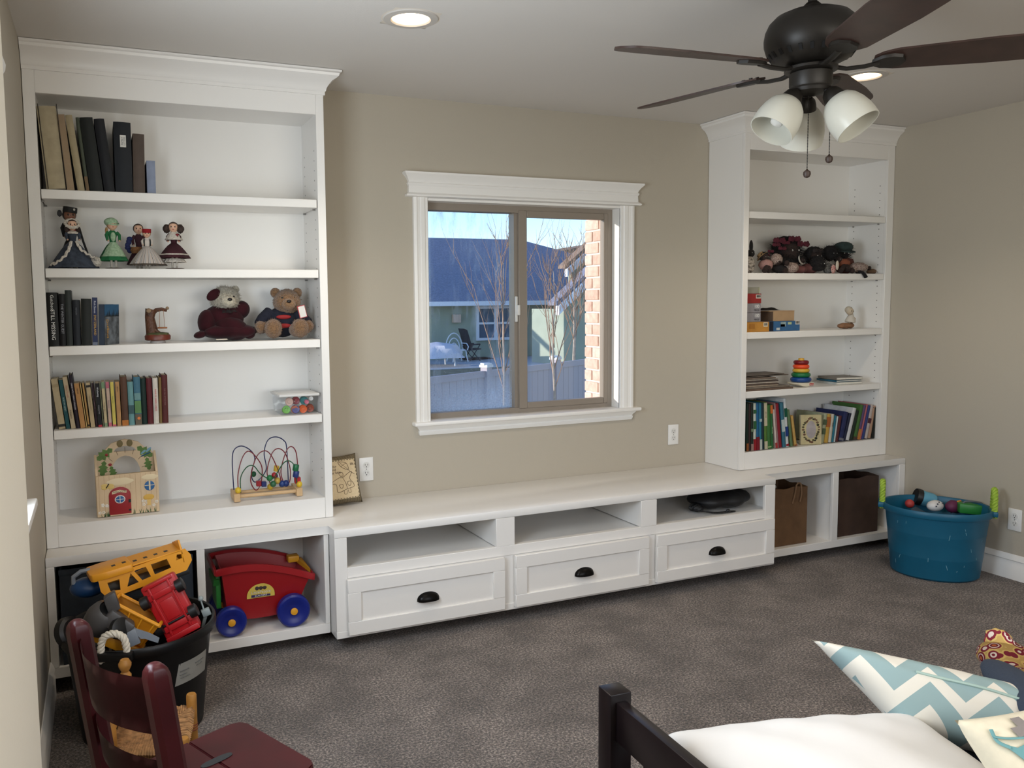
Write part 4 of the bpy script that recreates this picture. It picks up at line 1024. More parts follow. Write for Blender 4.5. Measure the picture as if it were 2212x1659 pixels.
for pts in ([(-.010, -.036, .105), (-.022, -.058, .075), (-.040, -.068, .045), (-.070, -.062, .020), (-.090, -.03, .016)], [(.008, -.036, .105), (.020, -.058, .075), (.045, -.064, .055), (.072, -.054, .040), (.092, -.022, .034)]):
    P_ = []
    for i in range(len(pts)-1):
        for k in range(5):
            a = Vector(pts[i]).lerp(Vector(pts[i+1]), k/5); P_.append(a+Vector((0, 0, .004*math.sin((i*5+k)*1.9))))
    b.tube(P_, .0065, 6, flat=.6)
part('ruffle', b, LACE, t, world=False, kind='stuff')
b = B(); b.lathe([(hr*.5, 0), (hr*1.0, -.006), (hr*.95, -.012)], (0, 0, sz+.003), 24, wob=ruf(10, .08), close=False); part('collar', b, LACE, t, world=False)
b = B(); b.ell((.078, -.02, .030), (.020, .018, .020), 12, 8, f=fuzz(.1, 7)); part('muff', b, LACE, t, world=False)
rest(t, zs)
# green doll
GREEN = mat('doll_green', (28, 104, 60), .8, var=.12, scale=30); MINT = mat('mint_print', (172, 196, 164), .85, rgb2=(140, 170, 136), scale=130)
x = place(246, 577, -.18)
t, hd, hc, hr, sz, wz = doll('blond doll in green dress with mint print apron and mob cap', x, -.18, zs, hgt(474, -.18, 243), SKIN, HBL, GREEN, .056, rz=R(10), waist=.54, foot=.17)
b = B(); b.ell(hc+Vector((-hr*.12, hr*.2, hr*.52)), (hr*1.25, hr*1.1, hr*.82), 20, 12, f=lambda d: 1+.03*math.sin(9*math.atan2(d.y, d.x))); b.lathe([(hr*1.0, 0), (hr*1.25, -.002), (hr*1.2, .003)], hc+Vector((0, 0, hr*.35)), 28, (.1, -.35, 1), wob=ruf(11, .05), close=False); part('mob_cap', b, MINT, hd, world=False)
b = B(); b.lathe([(hr*.58, wz), (hr*1.4, wz-.025), (.048, h0 if False else wz-.058), (.047, wz-.058)], (0, -.006, 0), 30, wob=ruf(9, .04), close=False); b.ell((0, -hr*.55, (sz+wz)/2), (hr*.45, hr*.25, (sz-wz)*.45), 12, 8); part('apron', b, MINT, t, world=False)
b = B(); b.ell(hc+Vector((-hr*.95, hr*.3, -hr*1.1)), (hr*.3, hr*.3, hr*.7), 10, 8); part('braid', b, HBL, hd, world=False)
# dark braided doll behind
x = place(302, 575, -.11)
t, hd, hc, hr, sz, wz = doll('dark-haired doll with blue feather half hidden behind red-hatted doll', x, -.105, zs, hgt(484, -.105, 302), SKIN, HB, mat('dark_plum', (60, 26, 36), .85), .05)
b = B()
for k in range(5): b.ell((-.040+.005*math.cos(k*1.3), -.012, .128-.012*k), (.012, .006, .010), 8, 6, rot=Matrix.Rotation(k, 4, 'Y').to_euler())
part('feather_bundle', b, cm(28, 36, 84, .8), t, world=False, kind='stuff')
b = B(); b.lathe([(.018, 0), (.024, .012), (.020, .026)], (-.012, -.034, .068), 16); part('basket', b, mat('basket_brown', (126, 84, 48), .8, bump=.8, bscale=120), t, world=False)
b = B(); b.tube([(.018, -.01, .118), (.05, -.012, .09), (.062, -.012, .062)], .002, 6); b.tube([(.018, -.014, .112), (.05, -.016, .082), (.060, -.016, .058)], .002, 6); part('cord', b, cm(28, 28, 34), t, world=False)
b = B(); b.ell((.064, -.012, .056), (.009, .008, .010), 10, 8, f=fuzz(.12, 3)); part('tassel', b, LACE, t, world=False)
# red hat, striped skirt
m = bpy.data.materials.new('striped_skirt'); m.use_nodes = True; n = m.node_tree; p = n.nodes['Principled BSDF']; p.inputs['Roughness'].default_value = .8
tc = n.nodes.new('ShaderNodeTexCoord'); gr = n.nodes.new('ShaderNodeTexGradient'); gr.gradient_type = 'RADIAL'; n.links.new(tc.outputs['Object'], gr.inputs[0])
mm = n.nodes.new('ShaderNodeMath'); mm.operation = 'MULTIPLY'; mm.inputs[1].default_value = 22; n.links.new(gr.outputs['Fac'], mm.inputs[0])
m2 = n.nodes.new('ShaderNodeMath'); m2.operation = 'FRACT'; n.links.new(mm.outputs[0], m2.inputs[0])
rp = n.nodes.new('ShaderNodeValToRGB'); rp.color_ramp.interpolation = 'CONSTANT'; e = rp.color_ramp.elements
e[0].color = S(196, 184, 174); e[1].position = .45; e[1].color = S(56, 50, 58)
for ps, c_ in ((.55, S(206, 196, 186)), (.75, S(120, 140, 156)), (.85, S(196, 184, 174))): k = e.new(ps); k.color = c_
n.links.new(m2.outputs[0], rp.inputs[0]); n.links.new(rp.outputs[0], p.inputs['Base Color'])
WHB = mat('white_blouse', (206, 196, 186), .85)
x = place(320, 577, -.205)
t, hd, hc, hr, sz, wz = doll('doll in red felt hat, white blouse and full striped skirt', x, -.20, zs, hgt(496, -.20, 321), SKIN, HBL, m, .070, waist=.58, foot=.10, sleeves=WHB, stand=False, hr=.0165, skirt_n=10, band=(.93, 1.0, cm(74, 62, 50, .8)))
b = B(); b.lathe([(hr*.60, wz), (hr*.9, (wz+sz)/2), (hr*.5, sz+.003)], (0, -.001, 0), 18, sy=.8); part('blouse', b, WHB, t, world=False)
b = B(); b.box(-hr*.85, -hr*.55, -hr*.72, .004, wz, sz-.002, bev=.002); b.box(hr*.55, hr*.85, -hr*.72, .004, wz, sz-.002, bev=.002); part('waistcoat', b, cm(24, 32, 30, .8), t, world=False)
b = B(); b.lathe([(hr*1.0, hr*.18), (hr*1.06, hr*.25), (hr*1.08, hr*1.05), (hr*.98, hr*1.16), (hr*.3, hr*1.18)], hc, 24, (0, -.08, 1)); part('felt_hat', b, cm(146, 18, 28, .9), hd, world=False)
# curly brown doll in burgundy
BURG = mat('burgundy_dress', (58, 18, 28), .85, var=.15, scale=30)
x = place(378, 577, -.19)
t, hd, hc, hr, sz, wz = doll('curly brown-haired doll in burgundy dress with white lace cape', x, -.185, zs, hgt(480, -.185, 376), SKIN, HB, BURG, .062, rz=R(-8), waist=.56, foot=.24, skirt_n=6, band=(.72, .80, LACE))
for s in (-1, 1):
    b = B(); b.ell(hc+Vector((s*hr*1.25, hr*.1, -hr*.25)), (hr*.75, hr*.6, hr*.85), 14, 10, f=fuzz(.08, 5+s)); part('curls', b, HB, hd, world=False)
b = B(); b.lathe([(hr*.5, .004), (hr*1.2, -.012), (hr*1.7, -.030), (hr*1.6, -.031)], (0, 0, sz+.004), 28, wob=ruf(9, .05), close=False); part('lace_cape', b, LACE, t, world=False)
b = B(); b.lathe([(.036, .045), (.046, .030), (.042, .030)], (0, 0, 0), 28, wob=ruf(12, .06), close=False); part('petticoat', b, LACE, t, world=False)
b = B(); b.ell((hr*.7, -hr*1.0, sz-.006), (.007, .004, .005), 8, 6); b.tube([(hr*.7, -hr*1.0, sz-.006), (hr*.9, -hr*1.1, sz-.035)], .0022, 6); part('ribbon', b, cm(120, 26, 36, .7), t, world=False)

# ---------------------------------------------------------------- clear box of play cups and spools on the fourth shelf
zs = .9915
q0 = AT(609, 899, y=-.262).x; q1 = AT(694, 894, y=-.262).x
x0, x1, y0, y1 = q0-.004, 1.094, -.262, -.070
t = thing('storage_box', 'clear plastic storage box with white lid at the shelf end', 'box', ((x0+x1)/2, (y0+y1)/2, zs+.0005))
def clearp():
    m = bpy.data.materials.new('clear_plastic'); m.use_nodes = True; n = m.node_tree; n.nodes.clear()
    o = n.nodes.new('ShaderNodeOutputMaterial'); tr = n.nodes.new('ShaderNodeBsdfTransparent'); tr.inputs[0].default_value = (.93, .94, .95, 1); gl = n.nodes.new('ShaderNodeBsdfGlossy'); gl.inputs['Roughness'].default_value = .08
    mx = n.nodes.new('ShaderNodeMixShader'); mx.inputs[0].default_value = .06; n.links.new(tr.outputs[0], mx.inputs[1]); n.links.new(gl.outputs[0], mx.inputs[2]); n.links.new(mx.outputs[0], o.inputs[0]); return m
hb = .080
b = B(); wv = .0015
cx_, cy_ = (x0+x1)/2, (y0+y1)/2
ins = .006
rb = [(x0+ins, y0+ins), (x1-ins, y0+ins), (x1-ins, y1-ins), (x0+ins, y1-ins)]; rt_ = [(x0, y0), (x1, y0), (x1, y1), (x0, y1)]
vs = [(a, c, zs+.001) for a, c in rb]+[(a, c, zs+hb) for a, c in rt_]
b._add(vs, [(0, 1, 2, 3), (0, 1, 5, 4), (1, 2, 6, 5), (2, 3, 7, 6), (3, 0, 4, 7)]); part('tub', b, clearp(), t)
b = B(); b.box(x0-.007, x1+.006, y0-.007, y1+.007, zs+hb, zs+hb+.012, bev=.004); b.box(x0+.012, x1-.012, y0+.012, y1-.012, zs+hb+.009, zs+hb+.0135, bev=.001); part('lid', b, mat('lid_white', (214, 212, 208), .35), t)
its = [((120, 180, 90), 'green'), ((214, 180, 165), 'pale pink'), ((196, 120, 96), 'dusty red'), ((216, 100, 52), 'orange'), ((206, 110, 130), 'rose'), ((52, 128, 128), 'teal'), ((140, 36, 46), 'dark red'), ((90, 90, 140), 'violet'), ((226, 222, 216), 'white'), ((150, 70, 48), 'rust')]
spots = [(.016, .0185), (.028, .054), (.048, .0185), (.077, .0185), (.090, .050), (.083, .055), (.056, .055), (.050, .016), (.108, .064), (.108, .0185)]
W_b = x1-x0
for (c_, nm), (dx, dz) in zip(its, spots):
    dpt = {'rose': -.006, 'teal': .008, 'violet': -.002, 'white': .0}.get(nm, 0)
    r = .0178 if nm not in ('rose', 'white') else .010
    o = Vector((x0+.008+dx*(W_b-.014)/.125, y0+.024+dpt+(.02 if nm in ('dark red', 'rust') else 0), zs+.004+max(dz, r)))
    tt = thing('toy_spool', nm+' plastic play piece inside the clear storage box', 'toy', o, 0, 'play pieces in the clear box')
    b = B(); b.lathe([(r*.45, -.010), (r*.9, -.012), (r, -.009), (r*.92, .010), (r*.6, .012)], o, 18, (random.uniform(-.2, .2), 1, random.uniform(-.2, .2)), close=False); b.lathe([(r*.45, -.010), (r*.4, .004)], o, 14, (0, 1, 0), close=True); part('spool_body', b, cm(*c_, .4), tt)
# ---------------------------------------------------------------- wooden fairy cottage carrier
zs = .6215
WD = mat('light_wood_print', (214, 188, 152), .55, var=.06, scale=12)
INK = cm(92, 66, 44); LEAF = mat('leaf_print', (92, 124, 56), .6, var=.15, scale=40); REDD = cm(150, 28, 34, .5); BLU = cm(40, 96, 150, .5); CRM = cm(226, 208, 172, .6); YEL = cm(214, 170, 76, .6); BLK = cm(30, 26, 24)
p = AT(211, 1119, z=zs); q = AT(345, 1104, z=zs)
t = thing('toy_cottage', 'wooden fairy cottage carrier toy with red WELCOME door and carry handle', 'toy', (p.x, p.y, zs+.0005), math.atan2(q.y-p.y, q.x-p.x))
Wc = (q-p).length; Dp = .085; Hf = AT(208, 1030, y=p.y).z-zs; Ht = AT(272, 948, y=p.y+Dp).z-zs
def C(*a, **k): k['world'] = False; return part(*a, **k)
b = B(); b.box(0, Wc, 0, .009, 0, Hf, bev=.001); fp = C('front_panel', b, WD, t)
b = B(); b.box(.002, Wc-.002, .009, Dp-.009, 0, .008); C('bottom_panel', b, WD, t)
for x in (0, Wc-.009): b = B(); b.prism([(.009, 0), (Dp-.009, 0), (Dp-.009, Hf+.075), (Dp-.03, Hf+.06), (.009, Hf)], x, x+.009, 'x'); C('side_panel', b, WD, t)
# back panel with arched doorway and handle hole
def arch(cx, z0, w, h, n=10): return [(cx-w, z0)]+[(cx-w*math.cos(PI*k/n), z0+h*math.sin(PI*k/n)) for k in range(1, n)]+[(cx+w, z0)]
b = B()
out = [(0, 0), (Wc, 0), (Wc, Ht*.70), (Wc*.95, Ht*.80), (Wc*.82, Ht*.87), (Wc*.72, Ht*.95), (Wc*.60, Ht*.98), (Wc*.5, Ht), (Wc*.40, Ht*.98), (Wc*.28, Ht*.95), (Wc*.18, Ht*.87), (Wc*.05, Ht*.80), (0, Ht*.70)]
def holed(b, y, flip):
    bm = b.bm
    loops = [out, arch(Wc*.5, Hf-.012, Wc*.24, .075)[::1], arch(Wc*.5, Ht*.83, Wc*.18, .022)]
    es = []
    for lp in loops:
        vs = [bm.verts.new((a, y, c)) for a, c in lp]; es += [bm.edges.new((vs[i], vs[(i+1) % len(vs)])) for i in range(len(vs))]
    r = bmesh.ops.triangle_fill(bm, edges=es, use_beauty=True)
    return [g for g in r['geom'] if isinstance(g, bmesh.types.BMFace)]
fs = holed(b, Dp-.009, False)
r = bmesh.ops.extrude_face_region(b.bm, geom=fs); bmesh.ops.translate(b.bm, verts=[v for v in r['geom'] if isinstance(v, bmesh.types.BMVert)], vec=(0, .009, 0))
bp_ = C('back_panel', b, WD, t)
def leaf(b, cx, cz, L, ang, y):
    d = Vector((math.cos(ang), 0, math.sin(ang))); n_ = Vector((-d.z, 0, d.x)); pts = []
    prof = [(0, 0), (.15, .16), (.28, .10), (.42, .30), (.52, .16), (.68, .30), (.76, .14), (.9, .14), (1, 0)]
    up = [(k, w) for k, w in prof]+[(k, -w) for k, w in prof[::-1][1:-1]]
    P_ = [(cx+d.x*k*L+n_.x*w*L, cz+d.z*k*L+n_.z*w*L) for k, w in up]
    b.prism(P_, y-.0012, y, 'y')
for cx, cz, L, a in ((.30*Wc, .88*Ht, .075, R(215)), (.16*Wc, .72*Ht, .065, R(260)), (.70*Wc, .88*Ht, .075, R(-38)), (.85*Wc, .72*Ht, .055, R(-80)), (.26*Wc, .64*Ht, .05, R(285))):
    b = B(); leaf(b, cx, cz, L, a, Dp-.009); C('leaf_print', b, LEAF, bp_)
for cx in (.42*Wc, .58*Wc): b = B(); b.ell((cx, Dp-.0095, Ht*.94), (.012, .0015, .015), 12, 8); C('acorn_print', b, cm(120, 104, 60), bp_)
b = B()
for k in range(7):
    a = PI*(k+.5)/7; c0 = Vector((Wc*.5, Dp-.0092, Hf-.01)); d = Vector((-math.cos(a)*Wc*.27, 0, math.sin(a)*.085))
    b.tube([c0+d, c0+d*1.28], .0008, 4)
C('stone_arch_print', b, INK, bp_, kind='stuff')
for cx, cz in ((.80*Wc, .80*Ht), (.88*Wc, .82*Ht)):
    b = B(); b.ell((cx, Dp-.0095, cz), (.016, .0012, .006), 12, 6, rot=Matrix.Rotation(R(-40), 4, 'Y').to_euler()); C('dragonfly_wing_print', b, cm(120, 160, 180), bp_)
b = B(); b.tube([(.76*Wc, Dp-.0095, .74*Ht), (.92*Wc, Dp-.0095, .79*Ht)], .0028, 6); C('dragonfly_print', b, cm(40, 88, 120), bp_)
for cx, cz in ((.20*Wc, .80*Ht), (.25*Wc, .66*Ht)): b = B(); b.ell((cx, Dp-.0098, cz), (.007, .0012, .006), 10, 6); C('ladybird_print', b, REDD, bp_)
# front print: door, windows, clouds, mushroom, flowers, butterfly
b = B(); b.prism([(Wc*.19, 0.006)]+[(Wc*.19+(Wc*.35)*(.5-.5*math.cos(PI*k/10)), Hf*.50+Hf*.20*math.sin(PI*k/10)) for k in range(11)]+[(Wc*.54, .006)], -.0035, 0, 'y', bev=.0006); dr = C('door', b, REDD, t)
b = B(); b.ell((Wc*.365, -.004, Hf*.40), (Wc*.085, .0012, Hf*.10), 18, 8); C('heart_window_frame', b, cm(226, 220, 214), dr)
b = B(); b.ell((Wc*.365, -.0052, Hf*.40), (Wc*.070, .0008, Hf*.082), 18, 8); C('heart_window', b, BLU, dr)
b = B(); b.box(Wc*.30, Wc*.43, -.0064, -.006, Hf*.395, Hf*.407); b.box(Wc*.36, Wc*.37, -.0064, -.006, Hf*.32, Hf*.48); C('glazing_bar', b, cm(226, 220, 214), dr)
b = B(); b.prism([(Wc*.24, Hf*.535), (Wc*.365, Hf*.575), (Wc*.47, Hf*.545), (Wc*.475, Hf*.60), (Wc*.365, Hf*.635), (Wc*.245, Hf*.60)], -.0045, -.003, 'y'); sg = C('welcome_sign', b, CRM, dr)
text('lettering', 'WELCOME', .0105, INK, sg, frame_m((Wc*.36, -.0048, Hf*.588), (1, 0, .05), (0, 0, 1)))
for z in (.10, .30, .34): b = B(); b.box(Wc*.50, Wc*.54, -.0048, -.0035, Hf*z, Hf*(z+.04)); C('hinge', b, BLK, dr)
for cx, cz, rx, rz_ in ((.38, .82, .22, .10), (.86, .87, .14, .075)):
    b = B(); b.ell((Wc*cx, -.0004, Hf*cz), (Wc*rx, .0012, Hf*rz_), 24, 8, f=lambda d: (1+.06*math.sin(7*math.atan2(d.z, d.x))) if d.z > -.2 else .9); C('cloud_print', b, CRM, fp)
b = B(); b.ell((Wc*.85, -.001, Hf*.66), (Wc*.085, .0012, Hf*.12), 16, 8); wn = C('round_window', b, BLU, fp)
b = B(); b.box(Wc*.84, Wc*.865, -.003, -.0018, Hf*.56, Hf*.78); b.box(Wc*.77, Wc*.93, -.003, -.0018, Hf*.665, Hf*.68); C('glazing_bar', b, CRM, wn)
b = B(); b.ell((Wc*.83, -.0006, Hf*.38), (Wc*.09, .0014, Hf*.075), 16, 8); C('mushroom_cap_print', b, YEL, fp)
b = B(); b.box(Wc*.80, Wc*.86, -.0014, 0, Hf*.18, Hf*.36); C('mushroom_stem_print', b, cm(222, 184, 110), fp)
b = B()
for s in (-1, 1):
    for dz in (.02, -.035): b.ell((Wc*(.18+s*.05), -.0005, Hf*(.74+dz)), (Wc*.055, .001, Hf*.045), 12, 6)
bt = C('butterfly_print', b, cm(216, 186, 110), fp)
b = B(); b.tube([(Wc*.155, -.001, Hf*.70), (Wc*.20, -.001, Hf*.80)], .0022, 6); C('butterfly_body', b, BLK, bt)
rr = random.Random(3)
for k in range(12):
    cx = rr.choice([rr.uniform(.02, .17), rr.uniform(.58, .97)]); cz = rr.uniform(.08, .30); b = B()
    for i in range(5): b.ell((Wc*cx+.0042*math.cos(i*1.257), -.0006, Hf*cz+.0042*math.sin(i*1.257)), (.0026, .0008, .0026), 8, 4)
    C('daisy_print', b, cm(232, 226, 214), fp)
b = B()
for k in range(34):
    cx = rr.choice([rr.uniform(.02, .20), rr.uniform(.56, .99)]); a = rr.uniform(-.4, .4); L = rr.uniform(.012, .026)
    b.prism([(Wc*cx-.0016, .001), (Wc*cx+.0016, .001), (Wc*cx+a*L, L)], -.001, 0, 'y')
C('grass_print', b, cm(52, 88, 44), fp, kind='stuff')
b = B()
for k in range(12):
    cx = (k+.5)/12
    b.box(Wc*cx-.0004, Wc*cx+.0004, -.0004, 0, Hf*.62 if .15 < cx < .6 else .01, Hf*.99)
C('plank_lines_print', b, cm(168, 130, 92), fp, kind='stuff')
# ---------------------------------------------------------------- bead maze
p = AT(506, 1086, z=zs); q = AT(650, 1072, z=zs)
t = thing('bead_maze', 'wooden bead maze with blue, red and green wire loops and coloured beads', 'toy', (p.x, p.y, zs+.0005), math.atan2(q.y-p.y, q.x-p.x))
L = (q-p).length; Dm = .11; sc = L/.27
BEECH = mat('beech', (206, 172, 128), .5, var=.08, scale=16)
for x in (0, L-.026): b = B(); b.box(x, x+.026, 0, Dm, 0, .032, bev=.002); C('end_block', b, BEECH, t)
for y in (.02, Dm-.02): b = B(); b.cyl((.02, y, .018), (L-.02, y, .018), .0075, n=14); C('rail', b, BEECH, t)
def spl(pts, n=8):
    P_ = [Vector(a) for a in pts]; out_ = []
    for i in range(len(P_)-1):
        a, b_, c_, d_ = P_[max(i-1, 0)], P_[i], P_[i+1], P_[min(i+2, len(P_)-1)]
        for k in range(n):
            u = k/n; out_.append(.5*((2*b_)+(c_-a)*u+(2*a-5*b_+4*c_-d_)*u*u+(3*b_-a-3*c_+d_)*u**3))
    return out_+[P_[-1]]
x = lambda f: f*L
blue = cm(24, 34, 84, .35); red = cm(122, 24, 34, .35); grn = cm(24, 84, 50, .35)
b = B(); b.tube(spl([(x(.04), .085, .03), (x(.03), .085, .14), (x(.06), .085, .19), (x(.17), .085, .205), (x(.30), .085, .185), (x(.36), .085, .15), (x(.30), .085, .09), (x(.36), .085, .055), (x(.52), .085, .10), (x(.50), .085, .17), (x(.56), .085, .22), (x(.68), .085, .232), (x(.80), .085, .215), (x(.84), .085, .18), (x(.85), .085, .03)]), .0022, 8); C('wire', b, blue, t, label='blue wire')
b = B(); b.tube(spl([(x(.08), .03, .03), (x(.08), .03, .10), (x(.15), .035, .165), (x(.24), .04, .190), (x(.34), .045, .17), (x(.44), .05, .12), (x(.42), .055, .055), (x(.34), .05, .03), (x(.27), .05, .075), (x(.36), .05, .16), (x(.48), .05, .185), (x(.58), .05, .165), (x(.68), .05, .10), (x(.72), .05, .055)]), .0022, 8); C('wire', b, red, t, label='dark red wire')
b = B(); b.tube(spl([(x(.56), .06, .05), (x(.52), .06, .10), (x(.60), .06, .17), (x(.70), .06, .188), (x(.80), .06, .165), (x(.86), .05, .10), (x(.84), .05, .05), (x(.76), .05, .05), (x(.72), .05, .10), (x(.80), .045, .175), (x(.88), .045, .195), (x(.95), .045, .17), (x(.97), .045, .10), (x(.965), .045, .03)]), .0022, 8); C('wire', b, red, t, label='dark red wire')
b = B(); b.tube(spl([(x(.11), .025, .03), (x(.115), .025, .09), (x(.20), .02, .13), (x(.30), .015, .135), (x(.40), .02, .10), (x(.54), .02, .075), (x(.62), .02, .09), (x(.74), .02, .135), (x(.84), .025, .14), (x(.92), .025, .11), (x(.93), .025, .05)]), .0022, 8); C('wire', b, grn, t, label='green wire')
def bead(fx, y, z, kind, col, r=.0115):
    b = B(); o = (x(fx), y, z)
    if kind == 's': b.ell(o, r, 16, 10)
    elif kind == 'c': b.box(o[0]-r*.9, o[0]+r*.9, y-r*.9, y+r*.9, z-r*.9, z+r*.9, bev=.002)
    else: b.lathe([(r*.9, -r), (r, -r*.8), (r, r*.8), (r*.9, r)], o, 16, (.2, 0, 1))
    C('bead', b, cm(*col, .4), t)
for a in [(.335, .085, .088, 's', (26, 90, 56)), (.385, .05, .056, 'c', (150, 26, 36)), (.46, .05, .052, 'c', (30, 44, 100)), (.53, .02, .080, 's', (28, 110, 60), .013), (.58, .02, .055, 's', (40, 96, 62), .013), (.605, .03, .088, 's', (160, 30, 40)), (.64, .06, .078, 's', (30, 40, 100)), (.66, .06, .108, 'y', (206, 168, 60)), (.56, .06, .036, 's', (206, 168, 50), .013), (.66, .05, .060, 's', (190, 160, 70), .014), (.73, .05, .046, 's', (30, 60, 120), .014), (.79, .05, .046, 's', (28, 50, 110), .014), (.925, .025, .112, 'y', (24, 100, 60), .013), (.925, .025, .086, 'y', (28, 48, 110), .013), (.955, .04, .058, 'c', (170, 30, 36), .014), (.07, .02, .042, 's', (220, 186, 50), .013), (.975, .03, .042, 's', (220, 186, 50), .013)]:
    bead(*a)
t.scale = (1.03, 1.15, 1.11)
# ---------------------------------------------------------------- bench top: stitched pillow and bag in the slot
def lin_pillow(name, label, cat, o, a, b_, n_, th, m, edge=.9, nu=20, group=None, bottom=None):
    """cushion with centre o, half axes a and b_, face normal n_, half thickness th"""
    o, a, b_, n_ = map(Vector, (o, a, b_, n_)); n_.normalize()
    bb = B()
    for s in (1, -1):
        def f(u, v, s=s):
            p_, q_ = 2*u-1, 2*v-1
            k = max(0, (1-abs(p_)**2.4)*(1-abs(q_)**2.4))**.45
            pin = 1-.06*(1-abs(q_)**2)*abs(p_)**4; pin2 = 1-.06*(1-abs(p_)**2)*abs(q_)**4
            return a*(p_*pin)+b_*(q_*pin2)+n_*(s*th*k)
        bb.grid(f, nu, nu)
    bmesh.ops.remove_doubles(bb.bm, verts=bb.bm.verts, dist=1e-4)
    me = bpy.data.meshes.new(name); bmesh.ops.recalc_face_normals(bb.bm, faces=bb.bm.faces); bb.bm.to_mesh(me); bb.bm.free()
    ob = link(name, me, m); ob.location = o
    return tag(ob, label, cat, group)
c = AT(741, 1023, y=-.085)
m = mat('ticking_stripe', (96, 84, 62), .95)
n = m.node_tree; p = n.nodes['Principled BSDF']; tc = n.nodes.new('ShaderNodeTexCoord'); wv = n.nodes.new('ShaderNodeTexWave'); wv.inputs['Scale'].default_value = 60; wv.bands_direction = 'X'; rp = n.nodes.new('ShaderNodeValToRGB'); rp.color_ramp.elements[0].color = S(52, 46, 36); rp.color_ramp.elements[1].color = S(140, 124, 94)
n.links.new(tc.outputs['Object'], wv.inputs[0]); n.links.new(wv.outputs['Fac'], rp.inputs[0]); n.links.new(rp.outputs[0], p.inputs['Base Color'])
a_ = Vector((.088, 0, .004)); b_ = Vector((-.006, .034, .112)); nn = a_.cross(b_).normalized()
pl = lin_pillow('small_pillow', 'small striped pillow with stitched kite drawing leaning on the wall', 'pillow', (c.x-.008, -.072, ZC+.114), a_, b_, nn, .026, m)
b = B()
def pf(u, v):
    p_, q_ = (2*u-1)*.86, (2*v-1)*.78; k = max(0, (1-abs(p_)**2.4)*(1-abs(q_)**2.4))**.45
    return a_*p_+b_*q_+nn*(.026*k+.0012)
b.grid(pf, 14, 14); b.bm.normal_update()
pc = part('cotton_patch', b, mat('patch_tan', (214, 193, 156), .95, var=.05, scale=90), pl, world=False)
def st(pts, r=.0009):
    b = B(); P_ = []
    for u, v in pts: P_.append(pf(u, v)+nn*.001)
    b.tube(spl(P_, 4), r, 4); return b
for nm, pts in (('stitched_kite', [(.46, .96), (.70, .90), (.74, .72), (.52, .82), (.46, .96), (.74, .72)]), ('stitched_kite', [(.52, .82), (.70, .90)]), ('stitched_string', [(.74, .72), (.80, .66), (.92, .60)]),
    ('stitched_figure', [(.72, .64), (.84, .66), (.74, .50), (.84, .36), (.84, .28), (.62, .24), (.32, .18), (.30, .38), (.14, .42), (.40, .54), (.52, .54), (.72, .64)]), ('stitched_figure', [(.52, .54), (.60, .38), (.62, .24)]),
    ('stitched_face', [(.46, .58), (.42, .64), (.46, .68), (.54, .66), (.54, .58), (.46, .58)]), ('stitched_pocket', [(.38, .36), (.50, .36), (.48, .28), (.42, .28), (.38, .36)]), ('stitched_pocket', [(.66, .42), (.76, .42), (.74, .32), (.66, .34), (.66, .42)]), ('stitched_leg', [(.52, .20), (.52, .12), (.60, .12), (.60, .21)]), ('stitched_leg', [(.64, .22), (.66, .14), (.73, .15), (.72, .24)])):
    part(nm, st(pts), cm(88, 60, 44), pc, world=False)
b = B()
for k in range(11):
    for (u0, v0), (u1, v1) in (((k/11+.01, .985), (k/11+.06, .985)), ((k/11+.01, .015), (k/11+.06, .015)), ((.015, k/11+.01), (.015, k/11+.06)), ((.985, k/11+.01), (.985, k/11+.06))):
        b.tube([pf(u0, v0)+nn*.001, pf(u1, v1)+nn*.001], .0013, 4)
part('border_stitches', b, cm(50, 40, 30), pc, world=False, kind='stuff')
for s_, u_, v_ in (('May the', .20, .84), ('wind', .24, .76), ('your kite', .28, .68), ('lift', .88, .86)):
    text('lettering', s_, .017, cm(88, 64, 46), pc, frame_m(pf(u_, v_)+nn*.002, a_, b_), ext=.0003)
rest(pl, ZC)
# black drawstring bag
zs = .3605
c0 = AT(1556, 1098, y=-.38); 
t = thing('drawstring_bag', 'black drawstring bag lying in the bench slot nearest the far corner', 'bag', (c0.x, -.34, zs))
BAGM = mat('black_nylon', (20, 20, 22), .55, bump=.5, bscale=14)
b = B(); b.ell((c0.x+.02, -.34, zs+.046), (.19, .12, .046), 32, 14, f=lambda d: (1+.05*math.sin(5*math.atan2(d.y, d.x)+1)+.06*math.sin(9*d.x))*(1 if d.z > -.6 else .98)); part('bag_body', b, BAGM, t)
b = B()
for k in range(14):
    a = k*.45; b.ell((c0.x-.165-.012*math.sin(a*2), -.42+.012*k/2, zs+.022+.006*math.sin(a*3)), (.022, .010, .014), 8, 6)
part('gathered_neck', b, BAGM, t, kind='stuff')
b = B(); b.tube(spl([(c0.x-.17, -.43, zs+.018), (c0.x-.12, -.462, zs+.006), (c0.x-.05, -.474, zs+.003), (c0.x+.02, -.47, zs+.003), (c0.x+.0, -.455, zs+.003), (c0.x-.08, -.45, zs+.004), (c0.x-.17, -.432, zs+.014)]), .0028, 6); part('cord', b, cm(22, 22, 24), t)
b = B(); b.ell((c0.x-.02, -.462, zs+.009), (.012, .008, .009), 10, 8); part('cord_stop', b, cm(40, 40, 42, .3), t)
rest(t, zs)
